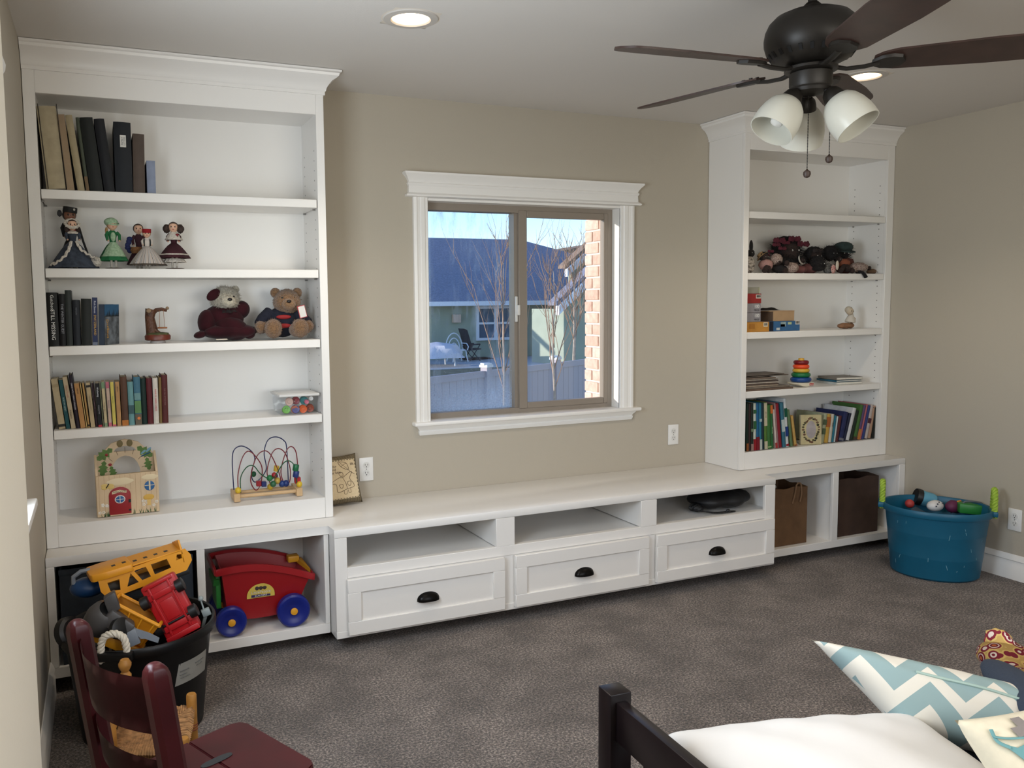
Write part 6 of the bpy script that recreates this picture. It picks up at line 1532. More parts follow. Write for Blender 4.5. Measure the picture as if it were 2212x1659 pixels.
b = B(); b.tube(spl([(3.73, -.377, zt_-.09), (3.745, -.380, zt_-.03), (3.755, -.379, zt_+.012), (3.775, -.378, zt_+.024), (3.79, -.378, zt_+.010), (3.792, -.380, zt_-.04), (3.785, -.377, zt_-.085)]), .0045, 8); part('twisted_handle', b, mat('paper_cord', (120, 92, 66), .9), t)
b = B(); b.ell((3.62, -.26, zt_+.004), (.065, .08, .030), 20, 12, f=fuzz(.10, 8)); tg = thing('tissue_wad', 'crumpled white tissue paper in the handled bag', 'paper', (3.62, -.26, zt_)); part('tissue', b, mat('tissue', (176, 176, 172), .9), tg)
t = bag('plain dark brown paper bag without handle beside the blue tub', 4.085, 4.40, -.372, -.12, .335, KRD)
# ---------------------------------------------------------------- red wagon in the cubby
zs = .0985
PR_ = mat('wagon_red', (150, 20, 26), .35, spec=.5); PB = mat('wagon_blue', (18, 34, 120), .35); PY_ = mat('toy_yellow', (226, 160, 40), .4); PG_ = mat('toy_green', (40, 120, 46), .4)
t = thing('toy_wagon', 'red plastic toy wagon with blue wheels and yellow hubs in the cubby', 'toy', (.81, -.27, zs))
yf, yb_ = -.362, -.125
def rimz(x): u = (x-.62)/.41; return .372+.030*math.sin(PI*min(1, max(0, u*.86+.12)))-.062*max(0, u)**1.6
b = B()
N = 16
def wag(j, u):
    """body outline: j=0 bottom .. 1 top"""
    x0, x1 = .672-.026*j, .955+.062*j
    return x0+(x1-x0)*u
vs, fs = [], []
rows = [0, .35, .7, 1.0]
for yy, ins in ((yf, 1), (yb_, -1)):
    for j in rows:
        for k in range(N+1):
            u = k/N; x = wag(j, u); zt_ = rimz(x)-.012; zb_ = .142+.012*(2*u-1)**2
            vs.append((x, yy+ins*.030*(1-j), zb_+(zt_-zb_)*j))
n = N+1; R4 = len(rows)
for s in range(2):
    o = s*R4*n
    for j in range(R4-1):
        for k in range(N): fs.append((o+j*n+k, o+j*n+k+1, o+(j+1)*n+k+1, o+(j+1)*n+k))
o = R4*n
for k in range(N): fs.append((k, k+1, o+k+1, o+k))
for j in range(R4-1):
    fs.append((j*n, (j+1)*n, o+(j+1)*n, o+j*n)); fs.append((j*n+N, (j+1)*n+N, o+(j+1)*n+N, o+j*n+N))
b._add(vs, fs, True); bmesh.ops.recalc_face_normals(b.bm, faces=b.bm.faces); bmesh.ops.solidify(b.bm, geom=list(b.bm.faces), thickness=.004)
part('wagon_body', b, PR_, t)
def rimpath(yy): return [(.622+.410*k/24, yy, rimz(.622+.410*k/24)) for k in range(25)]
b = B()
for yy, s in ((yf-.008, -1), (yb_+.008, 1)):
    P_ = rimpath(yy)
    for i in range(24):
        a, c = Vector(P_[i]), Vector(P_[i+1])
    b.prism([(p[0], p[2]+.002) for p in P_]+[(p[0], p[2]-.027) for p in P_[::-1]], yy-.006, yy+.006, 'y', bev=.003)
for xx in (.622, 1.030):
    z_ = rimz(xx); b.box(xx-.006, xx+.006, yf-.008, yb_+.008, z_-.025, z_+.002, bev=.003)
part('rim', b, PR_, t)
b = B(); b.box(.628, .648, yf+.05, yb_-.05, .20, .345, bev=.004); b.prism([(yf+.03, .33), (yb_-.03, .33), (yb_-.05, .30), (yf+.05, .30)], .618, .640, 'x'); part('tailgate', b, PG_, t, label='green end gate')
b = B(); b.prism([(1.000, yb_-.02), (1.024, yf+.03), (1.024, yb_-.02)], rimz(1.01)-.014, rimz(1.01)+.004, 'z'); b.box(.96, 1.01, yb_-.055, yb_-.006, rimz(1.0)-.01, rimz(1.0)+.018, bev=.004); part('toy_block', b, PY_, t, label='yellow corner piece')
for x, r, z_ in ((.677, .0625, .172), (.936, .070, .1686)):
    for yy, s in ((yf-.012, -1), (yb_-.015, 1)):
        c = Vector((x, yy, zs+r+.0006)); b = B()
        b.lathe([(r*.25, -.014), (r*.55, -.016), (r*.66, -.021), (r*.9, -.022), (r, -.015), (r, .012), (r*.9, .016), (r*.2, .014)], c, 40, (0, -s*-1 if False else 1, 0), wob=lambda a, k: 1+(.012*math.sin(20*a) if k in (4, 5) else 0))
        w = part('wheel', b, PB, t)
        b = B(); b.lathe([(.0155, -.020), (.015, -.024), (.010, -.0255), (.001, -.026)], c, 20, (0, 1, 0)); part('hub_cap', b, PY_, w)
# oval sticker with lettering
b = B(); cx_, cz_ = .806, .262
pts = [(cx_-.058, cz_-.026)]+[(cx_-.058*math.cos(PI*k/14), cz_-.016+.052*math.sin(PI*k/14)) for k in range(15)]+[(cx_+.058, cz_-.026)]
ys_ = yf+.0052+.0105*(1-((cz_-.142)/(rimz(cx_)-.012-.142)))
slope = .030/(.372-.142)
b.prism([(p, q) for p, q in pts], -.0012, 0, 'y')
Mx = Matrix.Translation((0, yf+.030*(1-(cz_-.142)/(rimz(cx_)-.154))-.0035, 0))
for v in b.bm.verts: v.co.y += yf+.030*(1-(v.co.z-.142)/(rimz(v.co.x)-.154))-.0028
st_ = part('sticker', b, mat('sticker_yellow', (214, 186, 84), .45), t, label='yellow half-oval sticker')
def onw(z_, dy): return Vector((cx_-t.location.x, yf+.030*(1-(z_-.142)/(rimz(cx_)-.154))-.0028-dy-t.location.y, z_-t.location.z))
b = B()
for dx, col in ((-.016, 0), (0, 0), (.016, 0)):
    p_ = onw(cz_+.017, .0016); b.ell((cx_+dx, p_.y+t.location.y, cz_+.017), (.0085, .001, .009), 14, 6)
part('printed_heads', b, cm(60, 44, 40), st_, kind='stuff')
text('lettering', 'LittlePeople', .0185, cm(34, 30, 44), st_, frame_m(onw(cz_-.001, .0016), (1, 0, 0), (0, -.12, 1)), sx=.95); text('lettering', 'LittlePeople', .0172, cm(232, 224, 200), st_, frame_m(onw(cz_-.001, .0026), (1, 0, 0), (0, -.12, 1)), sx=1.0)
b = B(); p_ = onw(cz_-.017, .0014); b.box(cx_-.040, cx_+.040, p_.y+t.location.y-.0006, p_.y+t.location.y, cz_-.0225, cz_-.0115); part('sticker_band', b, cm(44, 36, 84), st_)
text('lettering', 'BUILDERS', .0095, cm(226, 220, 214), st_, frame_m(onw(cz_-.017, .0026), (1, 0, 0), (0, -.12, 1)), sx=1.25)
# ---------------------------------------------------------------- rope-handled tubs
def rope(b, path, r, pitch, strands=3, n=6):
    P_ = spl(path, 14); L = 0; ls = [0]
    for i in range(1, len(P_)): L += (P_[i]-P_[i-1]).length; ls.append(L)
    up = Vector((0, 0, 1)); prev = None; fr = []
    for i, p in enumerate(P_):
        tt = (P_[min(i+1, len(P_)-1)]-P_[max(i-1, 0)]).normalized()
        a = (prev-tt*prev.dot(tt)).normalized() if prev else tt.orthogonal().normalized(); prev = a; fr.append((a, tt.cross(a)))
    for s in range(strands):
        b.tube([p+(fr[i][0]*math.cos(2*PI*(ls[i]/pitch+s/strands))+fr[i][1]*math.sin(2*PI*(ls[i]/pitch+s/strands)))*r*.52 for i, p in enumerate(P_)], r*.56, n)
def tub(label, c, ax, ay, rz, h, m, ribs, base_k, rope_m, hang, rl=.03, ropeR=.0105):
    t = thing('rope_tub', label, 'tub', (c[0], c[1], .0008), rz)
    def wobble(a, k): return 1
    b = B()
    pr = [(base_k*.94, 0), (base_k, .010)]
    for z in ribs: 
        k = base_k+(1-.07-base_k)*(z/h); pr += [(k, z-.004), (k+.005, z), (k+.005, z+.004)]
    pr += [(.925, h-.045), (.93, h-.04), (.985, h-.036), (1.0, h-.028), (1.0, h-.006), (.985, h), (.955, h-.002), (.935, h-.012), (.915, h-.05), (base_k*.97, .02), (.01, .016)]
    b.lathe([(k*1.0, z) for k, z in pr], (0, 0, 0), 72, sx=ax, sy=ay, close=False)
    b._add([(base_k*.94*ax*math.cos(2*PI*i/48), base_k*.94*ay*math.sin(2*PI*i/48), 0) for i in range(48)], [tuple(range(48))])
    part('tub_body', b, m, t, world=False)
    for s, (hh, lean) in zip((-1, 1), hang):
        x = s*ax*.985; b = B()
        w = .040
        b.box(x-.020, x+.016, -.062, .062, h-.030, h-.002, bev=.006); part('handle_lug', b, m, t, world=False)
        b = B(); rope(b, [(x, -w, h-.035), (x+lean*.2, -w, h+.01), (x+lean*.8, -w*.75, h+hh*.78), (x+lean, 0, h+hh), (x+lean*.8, w*.75, h+hh*.78), (x+lean*.2, w, h+.01), (x, w, h-.035)], ropeR, rl); part('rope_handle', b, rope_m, t, world=False)
    return t
TEAL = mat('tub_teal', (14, 90, 118), .42, var=.06, scale=6)
LIME = mat('rope_lime', (156, 186, 62), .7); RW = mat('rope_white', (214, 206, 190), .8)
bt = tub('blue-green plastic tub with lime rope handles full of toys by side wall', (4.285, -.830), .262, .225, math.atan2(-.77, .63), .370, TEAL, (.115, .235), .80, LIME, ((.102, .0), (.102, .0)), .048, .0145)
b = B()
rr = random.Random(5)
for k in range(16):
    a = R(rr.uniform(-170, -20)); z = rr.uniform(.05, .31); kx = .80+.13*z/.37+.006
    p = Vector((.262*kx*math.cos(a), .225*kx*math.sin(a), z)); d = Vector((rr.uniform(-.3, .3), 0, 1)).normalized()*rr.uniform(.004, .014); nrm_ = Vector((math.cos(a), math.sin(a), 0))
    b.obox(p+nrm_*.0004, d, nrm_.cross(d).normalized()*.0011, nrm_*.0004)
part('scuff_marks', b, cm(110, 160, 176, .7), bt, world=False, kind='stuff')
BLKT = mat('tub_black', (9, 9, 10), .38, spec=.35)
bt2 = tub('black plastic tub with white rope handle heaped with toy trucks', (.312, -.790), .262, .256, R(70), .370, BLKT, (.0,), .78, RW, ((.058, .0), (.05, .0)), .040, .0115)
# paper label on the black tub
b = B(); aw = R(-38)
for i in range(9):
    pass
def lab(u, v):
    a = R(-66)+R(38)*u; z = .20+.075*v; k = .78+.15*z/.37+.010
    return Vector((.312+.262*k*math.cos(a), -.790+.258*k*math.sin(a), z))
b.grid(lab, 10, 2, thick=.0006); 
lb = part('paper_label', b, mat('label_paper', (198, 196, 188), .6, rgb2=(188, 186, 178), scale=20), bt2, world=False)
for v in lb.data.vertices: v.co = Matrix.Rotation(-R(70), 3, 'Z') @ (v.co-Vector(bt2.location))
b = B()
def lp(u, v): return Matrix.Rotation(-R(70), 3, 'Z') @ (lab(u, v)*1.0-Vector(bt2.location))
for u0, u1, v0 in ((.12, .36, .62), (.12, .30, .45), (.14, .4, .30), (.55, .85, .70), (.6, .8, .55)):
    b.tube([lp(u0+(u1-u0)*k/4, v0)*1.004 for k in range(5)], .0016, 4)
part('label_print', b, cm(90, 90, 88), lb, world=False, kind='stuff')

def T(label, cat, name, c): return thing(name, label, cat, c)
# ---- toys in the black tub
TY = mat('truck_yellow', (226, 152, 30), .42); TR = mat('truck_red', (176, 24, 30), .38); TK = mat('toy_black', (20, 20, 21), .45); TG = mat('toy_grey', (74, 72, 72), .4); TGL = mat('toy_lightgrey', (128, 134, 142), .4)
# yellow truck body with cut-out side windows, lying tilted on top
t = thing('toy_truck_body', 'yellow toy truck body with truss windows, topmost in the black tub', 'toy', (.195, -.790, .472), R(3))
t.rotation_euler = (R(-4), R(-9), R(8))
def T_(*a, **k): k['world'] = False; return part(*a, **k)
L, Dp, Hh = .315, .150, .078
def plate(b, outer, holes, y0, th):
    bm = b.bm; es = []
    for lp_ in [outer]+holes:
        vs_ = [bm.verts.new((p, y0, q)) for p, q in lp_]; es += [bm.edges.new((vs_[i], vs_[(i+1) % len(vs_)])) for i in range(len(vs_))]
    r = bmesh.ops.triangle_fill(bm, edges=es, use_beauty=True); fs_ = [g for g in r['geom'] if isinstance(g, bmesh.types.BMFace)]
    e = bmesh.ops.extrude_face_region(bm, geom=fs_); bmesh.ops.translate(bm, verts=[v for v in e['geom'] if isinstance(v, bmesh.types.BMVert)], vec=(0, th, 0))
for y0 in (0, Dp-.005):
    b = B(); plate(b, [(.012, 0), (.045, -.012), (.29, 0), (L, .03), (L, .052), (.30, Hh), (.0, Hh-.014), (.0, .02)],
      [[(.030, .012), (.062, .006), (.066, .044), (.026, .044)], [(.085, .008), (.125, .012), (.105, .052)], [(.138, .014), (.168, .018), (.158, .058), (.118, .056)], [(.182, .020), (.240, .026), (.232, .062), (.176, .060)], [(.262, .046), (.288, .048), (.290, .062), (.268, .066)]], y0, .005); T_('side_panel', b, TY, t)
b = B(); b.box(.0, .29, 0, Dp, Hh-.006, Hh, bev=.002); b.prism([(-.022, Dp*.12), (-.016, .002), (.03, -.008), (.115, -.008), (.118, 0), (.118, Dp), (.03, Dp+.008), (-.016, Dp), (-.022, Dp*.88)], Hh-.020, Hh+.006, 'z', bev=.004); T_('roof', b, TY, t)
for k in range(6): b = B(); b.box(.055+.036*k, .068+.036*k, .040, .062, Hh+.0002+(.006 if k < 2 else 0), Hh+.0008+(.006 if k < 2 else 0)); T_('roof_slot', b, TK, t)
b = B(); b.prism([(.0, Hh-.004), (.012, Hh+.034), (.040, Hh+.030), (.050, Hh+.020), (.075, Hh+.022), (.11, Hh+.010), (.14, Hh+.006), (.150, Hh-.020), (.150, .03), (0, .03)], .284, .290, 'x', bev=.001); T_('rear_panel', b, TY, t)
b = B(); b.box(.012, .30, .006, Dp-.006, -.018, .004, bev=.004); T_('chassis', b, TK, t)
# red car turned on its side, underside out
o = Vector((.408, -.905, .440)); A1 = Vector((.39, -.18, -.90)).normalized(); B1 = Vector((-.80, .10, -.55)).normalized(); B1 = (B1-A1*B1.dot(A1)).normalized(); N1 = A1.cross(B1).normalized()
if N1.y > 0: N1 = -N1
t = thing('toy_car', 'red toy car tipped up with black wheels outward in the black tub', 'toy', o)
b = B(); b.obox(o-N1*.020, A1*.105, B1*.060, N1*.020, bev=.008); b.obox(o-N1*.055, A1*.060, B1*.050, N1*.022, bev=.010); part('car_body', b, TR, t)
b = B()
for s in (-1, 1): b.obox(o+A1*(s*.060)+N1*.003, A1*.010, B1*.050, N1*.004, bev=.002); b.obox(o+B1*(s*.034)+N1*.003, A1*.095, B1*.004, N1*.004, bev=.001)
b.obox(o+N1*.002, A1*.035, B1*.024, N1*.003, bev=.002); b.obox(o+A1*.096+N1*.001, A1*.010, B1*.058, N1*.008, bev=.003); b.obox(o-A1*.098+N1*.001, A1*.006, B1*.050, N1*.006, bev=.002)
part('underside_ribs', b, TR, t)
for s in (-1, 1):
    for q in (-1, 1):
        c = o+A1*(s*.050-.006)+B1*(q*.062)+N1*.006; b = B(); b.lathe([(.016, -.014), (.022, -.012), (.023, .012), (.017, .015), (.006, .015)], c, 20, B1*q); part('wheel', b, TK, t)
b = B(); b.cyl(o+A1*.045+B1*.06, o+A1*.045-B1*.06, .004); part('axle', b, TK, t)
# yellow dump truck bed beneath
o = Vector((.292, -.872, .405)); X = Vector((.80, -.22, -.42)).normalized(); Y = Vector((.15, .95, -.1)).normalized(); Y = (Y-X*Y.dot(X)).normalized(); Z = X.cross(Y)
t = thing('toy_dump_truck', 'yellow toy dump truck bed below the red car in the black tub', 'toy', o)
def LX(p): return o+X*p[0]+Y*p[1]+Z*p[2]
b = B()
btm = [(-.055, -.040, -.06), (.065, -.040, -.06), (.065, .045, -.06), (-.055, .045, -.06)]; tp = [(-.085, -.062, .045), (.085, -.062, .03), (.085, .062, .03), (-.085, .062, .045)]
b._add([LX(p) for p in btm+tp], [(0, 1, 2, 3), (0, 1, 5, 4), (1, 2, 6, 5), (2, 3, 7, 6), (3, 0, 4, 7)]); bmesh.ops.solidify(b.bm, geom=list(b.bm.faces), thickness=.004); part('dump_bed', b, TY, t)
b = B()
for i in range(4): b.tube([LX(tp[i]), LX(tp[(i+1) % 4])], .0065, 8)
part('bed_rim', b, TY, t)
b = B()
for k in range(4): b.tube([LX((-.05+.035*k, -.042-.0, -.055)), LX((-.065+.045*k, -.064, .035))], .003, 6)
part('bed_ribs', b, TY, t, kind='stuff')
b = B(); b.obox(o+X*-.02+Z*-.085, X*.09, Y*.04, Z*.018, bev=.006); part('chassis', b, TY, t)
# grey digger arm, black wheel, saw blade, blue bowl
o = AT(222, 1335, y=-.90)
t = thing('toy_engine', 'dark grey toy machine with round openings left in the black tub', 'toy', o)
b = B(); b.lathe([(.030, -.05), (.050, -.04), (.056, 0), (.050, .03), (.034, .045)], o, 24, (.5, -.5, .75), close=False); b.obox(o+Vector((.03, -.02, .055)), (.018, 0, .01), (0, .018, 0), (-.008, 0, .03), bev=.005); b.obox(o+Vector((.045, -.03, -.01)), (.035, -.01, -.03), (0, .03, 0), (.02, 0, .02), bev=.008); part('machine_body', b, TG, t)
b = B(); b.lathe([(.033, .040), (.031, .030), (.002, .028)], o, 20, (.5, -.5, .75)); part('opening', b, TK, t)
b = B(); c = o+Vector((.050, -.062, -.022)); b.lathe([(.026, -.012), (.034, -.010), (.036, .01), (.028, .014)], c, 22, (.55, -.75, .2)); part('roller', b, TK, t)
b = B(); c = o+Vector((.085, -.055, -.060)); b.obox(c, (.020, 0, .006), (.0, .014, 0), (-.008, 0, .026), bev=.004); part('end_piece', b, TGL, t)
o = AT(148, 1365, y=-.83)
t = thing('toy_ring', 'black toy rubber ring standing at the left rim of the black tub', 'toy', o)
b = B(); b.lathe([(.022, -.016), (.040, -.020), (.050, -.012), (.050, .012), (.040, .020), (.022, .016)], o, 28, (.7, -.6, .3)); part('ring_body', b, TK, t)
o = AT(308, 1370, y=-.965)
t = thing('toy_saw', 'light grey toothed plastic saw blade at the front of black tub', 'toy', o)
A2 = Vector((.86, -.1, -.48)).normalized(); B2 = Vector((.45, .05, .88)).normalized(); B2 = (B2-A2*B2.dot(A2)).normalized(); N2 = A2.cross(B2)
pts = [(-.058, .008), (.02, .012), (.055, .008), (.058, -.008), (.02, -.010)]+[( .014-.012*k, -.010-(.005 if k % 2 else 0)) for k in range(6)]+[(-.058, -.006)]
b = B(); n = len(pts); b._add([o+A2*p+B2*q+N2*.003 for p, q in pts]+[o+A2*p+B2*q-N2*.003 for p, q in pts], [tuple(range(n)), tuple(range(n, 2*n))]+[(i, (i+1) % n, n+(i+1) % n, n+i) for i in range(n)]); part('saw_blade', b, TGL, t)
o = AT(190, 1268, y=-.68)
t = thing('toy_bowl', 'dark blue round plastic toy behind the yellow truck body', 'toy', o)
b = B(); b.ell(o, (.060, .05, .035), 24, 12); part('bowl_body', b, mat('toy_darkblue', (20, 60, 104), .4), t)
b = B(); b.tube([o+Vector((-.045, -.01, .020)), o+Vector((-.045, -.01, .045)), o+Vector((-.02, -.01, .062)), o+Vector((.01, -.01, .064))], .008, 8); part('handle', b, TGL, t)
o = AT(442, 1338, y=-.80)
t = thing('toy_figure_stand', 'pale grey plastic bracket at the right rim of black tub', 'toy', o)
b = B(); b.obox(o, (.006, 0, .0), (0, .006, 0), (.008, 0, .026), bev=.002); b.obox(o+Vector((.006, 0, .026)), (.014, 0, .004), (0, .010, 0), (-.004, 0, .012), bev=.002); b.ell(o+Vector((-.01, .01, .075)), .010, 10, 8); b.tube([o+Vector((0, 0, .03)), o+Vector((-.01, .01, .07))], .003, 6); part('bracket', b, mat('bracket_pale', (150, 160, 160), .4), t)
# hidden filler toys that carry the visible ones
o = Vector((.30, -.79, .25))
t = thing('toy_heap', 'dark jumble of toys deep inside the black tub', 'toy', o); t['kind'] = 'stuff'
b = B()
rr = random.Random(9)
for k in range(16): b.obox(o+Vector((rr.uniform(-.12, .12), rr.uniform(-.12, .12), rr.uniform(-.12, .05))), (rr.uniform(.02, .05), rr.uniform(-.02, .02), 0), (0, rr.uniform(.02, .05), rr.uniform(-.02, .02)), (0, 0, rr.uniform(.02, .04)), bev=.006)
part('toy_pieces', b, TG, t, kind='stuff')
# ---- toys in the blue tub
o = Vector((4.255, -.80, .315))
def BT(u, v, y): return AT(u, v, y=y)
t = thing('toy_heap', 'mixed toys deep inside the blue-green tub', 'toy', (4.285, -.83, .2)); t['kind'] = 'stuff'
b = B()
for k in range(22): b.obox(Vector((4.285, -.83, .225))+Vector((rr.uniform(-.10, .10), rr.uniform(-.10, .10), rr.uniform(-.1, .06))), (rr.uniform(.02, .05), rr.uniform(-.02, .02), 0), (0, rr.uniform(.02, .05), rr.uniform(-.02, .02)), (0, 0, rr.uniform(.02, .04)), bev=.006)
part('toy_pieces', b, cm(44, 66, 84, .5), t, kind='stuff')
c = AT(2000, 1078, z=.350)
t = thing('toy_lantern', 'light blue barrel toy with black band in the blue-green tub', 'toy', c)
b = B(); b.lathe([(.030, -.05), (.042, -.045), (.042, .03), (.036, .045), (.01, .05)], c, 24, (.75, -.5, -.25)); part('barrel', b, cm(96, 160, 184, .4), t)
b = B(); b.lathe([(.044, -.058), (.046, -.05), (.046, -.030), (.043, -.028)], c, 24, (.75, -.5, -.25)); part('end_band', b, TK, t)
c = AT(2010, 1089, z=.342)+Vector((-.01, -.035, 0))
t = thing('toy_cow_shell', 'white spotted dome toy in front of the light blue barrel', 'toy', c)
b = B(); b.ell(c, (.050, .036, .030), 20, 10); sh = part('shell', b, cm(214, 212, 210, .4), t)
for dx, dz in ((-.02, .018), (.0, .024), (.02, .018), (-.03, .006), (.008, .008)): b = B(); b.ell(c+Vector((dx, -.030 if dz < .02 else -.022, dz)), (.0055, .003, .004), 8, 6); part('spot', b, cm(50, 60, 76), sh)
c = AT(2058, 1094, z=.338)
t = thing('toy_purse', 'plum toy pouch with orange clip in the blue-green tub', 'toy', c)
b = B(); b.ell(c, (.042, .034, .034), 18, 10, f=fuzz(.05, 3)); part('pouch', b, cm(92, 30, 66, .6), t)
b = B(); b.obox(c+Vector((.030, -.020, .010)), (.007, 0, .0), (0, .004, 0), (-.006, 0, .022), bev=.002); b.obox(c+Vector((.022, -.020, .030)), (.014, 0, 0), (0, .004, 0), (0, 0, .005), bev=.002); part('clip', b, cm(226, 150, 56, .4), t)
c = AT(2098, 1098, z=.338)
t = thing('toy_case', 'green toy case with grey carry handle in the blue-green tub', 'toy', c)
b = B(); b.obox(c, (.052, -.042, -.004), (.024, .030, 0), (0, 0, .026), bev=.008); part('case_body', b, cm(40, 124, 52, .4), t)
b = B(); b.tube(spl([c+Vector((-.035, .02, .018)), c+Vector((-.03, .016, .036)), c+Vector((.005, -.012, .038)), c+Vector((.032, -.034, .030)), c+Vector((.036, -.036, .012))]), .0055, 8); part('carry_handle', b, cm(84, 92, 100, .4), t)
c = AT(1965, 1088, z=.335)
t = thing('toy_ball', 'small red ball toy beside the barrel in blue-green tub', 'toy', c)
b = B(); b.ell(c, .024, 18, 12); part('ball', b, cm(172, 56, 52, .5), t)
c = AT(1946, 1086, z=.318); t = thing('toy_block', 'dark purple toy block at tub edge beside red ball', 'toy', c)
b = B(); b.obox(c, (.022, .008, 0), (-.006, .02, 0), (0, 0, .018), bev=.003); part('block', b, cm(50, 52, 92, .5), t)

# ---- fabric bin behind the black tub
t = thing('storage_bin', 'dark slate fabric bin filling the cubby behind the black tub', 'bin', (.288, -.21, .0988))
SLT = mat('slate_fabric', (46, 53, 62), .9, var=.1, scale=40)
b = B()
for a in ((.045, .530, -.400, -.394), (.045, .530, -.046, -.040), (.045, .051, -.394, -.046), (.524, .530, -.394, -.046)): b.box(a[0], a[1], a[2], a[3], .0988, .470, bev=.001)
b.box(.051, .524, -.394, -.046, .0988, .104); part('bin_body', b, SLT, t)
b = B(); b.box(.043, .532, -.403, -.398, .452, .474, bev=.001); part('hem', b, SLT, t)
# ---------------------------------------------------------------- small rush-seat chair
PINE = mat('pine_yellow', (176, 122, 54), .5, var=.2, scale=20); RUSH = mat('rush', (158, 116, 74), .85, var=.35, scale=60)
zc = .215
c1, c2, c3, c4 = Vector((.2527, -1.172, zc)), Vector((.4395, -1.207, zc)), Vector((.392, -1.478, zc)), Vector((.205, -1.385, zc))
t = thing('rush_chair', 'small child\'s pine chair with woven rush seat beside black tub', 'chair', (.32, -1.32, .0008))
def post(c, zt_, finial):
    b = B(); r = .0155
    pr = [(r*.85, 0), (r, .01), (r, zc-.03), (r*1.02, zc+.02)]
    if finial: pr += [(r, zt_-.075), (r*.75, zt_-.068), (r*1.15, zt_-.058), (r*1.15, zt_-.050), (r*.70, zt_-.040), (r*1.2, zt_-.024), (r*1.25, zt_-.014), (r*.8, zt_-.002), (.001, zt_)]
    else: pr += [(r, zt_-.004), (r*.85, zt_), (.001, zt_)]
    b.lathe([(a, z+.0008) for a, z in pr], (c.x, c.y, 0), 16); return part('leg', b, PINE, t)
post(c1, .395, 1); post(c4, .395, 1)
for c in (c2, c3):
    l_ = post(c, .262, 0); b = B()
    for z in (.150, .158, .166): b.lathe([(.0158, z-.002), (.0168, z), (.0158, z+.002)], (c.x, c.y, 0), 16, close=False)
    part('painted_rings', b, cm(132, 60, 34), l_, kind='stuff')
for z in (.27, .335):
    b = B(); b.obox((c1+c4)/2+Vector((0, 0, z-zc)), (c4-c1)*.46, (.004, .001, 0), (0, 0, .014), bev=.003); part('back_slat', b, PINE, t)
for a, c in ((c1, c2), (c2, c3), (c3, c4), (c4, c1)):
    for z in (.085,):
        b = B(); b.cyl(a+Vector((0, 0, z-zc)), c+Vector((0, 0, z-zc+.015)), .008, n=10); part('stretcher', b, PINE, t)
# rush seat: strands wound towards the middle, in four mitred fields
b = B(); ctr = (c1+c2+c3+c4)/4
cs = [c1, c2, c3, c4]
for i in range(4):
    a, c = cs[i], cs[(i+1) % 4]; n = 14
    for k in range(n):
        for half in (0, 1):
            f = (k+.5)/n*.5; p = a.lerp(c, f if not half else 1-f)
            q0 = (a if not half else c).lerp(ctr, 2*f)
            up = Vector((0, 0, .010+.002*math.sin(k*2.1)))
            b.tube([p+Vector((0, 0, -.012)), p+(p-ctr).normalized()*.010+Vector((0, 0, .002)), p+up, p.lerp(q0, .5)+Vector((0, 0, .006)), q0+Vector((0, 0, .003+.001*(k % 3)))], (.0040 if k % 3 else .0046), 5)
seat = part('seat', b, RUSH, t, kind='stuff')
b = B(); b._add([c+Vector((0, 0, -.004)) for c in cs], [(0, 1, 2, 3)]); bmesh.ops.solidify(b.bm, geom=list(b.bm.faces), thickness=.006); part('seat_base', b, cm(62, 44, 28, .9), t)
# ---------------------------------------------------------------- dark red wooden chair
MAH = mat('mahogany_red', (60, 14, 18), .36, var=.22, scale=9, spec=.4)
P0 = AT(168, 1350, z=.75); P1 = AT(335, 1445, z=.75)
back = (P1-P0); back.z = 0; wch = back.length; bd = back.normalized(); fd = Vector((-bd.y, bd.x, 0))
if fd.x < 0: fd = -fd
t = thing('wooden_chair', 'dark red wooden folding chair with curved back rail, partly out of view', 'chair', ((P0.x+P1.x)/2, (P0.y+P1.y)/2, .0008))
rk = .13
def bp(P, z): return Vector((P.x, P.y, z))+fd*(rk*(.75-z))
for P in (P0, P1):
    b = B(); N = 14; hw, hd_ = .0215, .016
    pts = [bp(P, .75*k/N) for k in range(N+1)]
    vs, fs = [], []
    prof = [(-hw, -hd_*.6), (-hw*.6, -hd_), (hw*.6, -hd_), (hw, -hd_*.6), (hw, hd_*.6), (hw*.6, hd_), (-hw*.6, hd_), (-hw, hd_*.6)]
    lv = [(p, 1, 1) for p in pts[:-1]]+[(bp(P, .735), 1, 1), (bp(P, .749), .86, .9), (bp(P, .758), .62, .7), (bp(P, .763), .30, .4)]
    lv[0] = (bp(P, .0008), 1, 1)
    for p, s1, s2 in lv:
        for a, c in prof: vs.append(p+bd*(c*1.25*s2)+fd*(a*s1*1.15))
    for k in range(len(lv)-1):
        for i in range(8): fs.append((k*8+i, k*8+(i+1) % 8, (k+1)*8+(i+1) % 8, (k+1)*8+i))
    fs += [tuple(range(8))[::-1], tuple((len(lv)-1)*8+i for i in range(8))]
    b._add(vs, fs); part('back_post', b, MAH, t, angle=35)
def slat(z0, z1, bowd, name):
    b = B()
    def f(u, v): 
        z = z0+(z1-z0)*v; p = bp(P0.lerp(P1, u), z); return p-fd*(bowd*4*u*(1-u)-.006)
    b.grid(f, 20, 4, thick=.017); bmesh.ops.bevel(b.bm, geom=[e for e in b.bm.edges if e.is_manifold and e.calc_face_angle(0) > 1.0], offset=.003, segments=2, affect='EDGES'); part(name, b, MAH, t)
slat(.600, .725, .055, 'back_rail'); slat(.465, .54, .05, 'lower_slat')
zs_ = .355
s0, s1 = bp(P0, zs_)+fd*.012+bd*.01, bp(P1, zs_)+fd*.012-bd*.01
D_ = .345
def sq(a, c): return s0+(s1-s0)*a+fd*(D_*c)
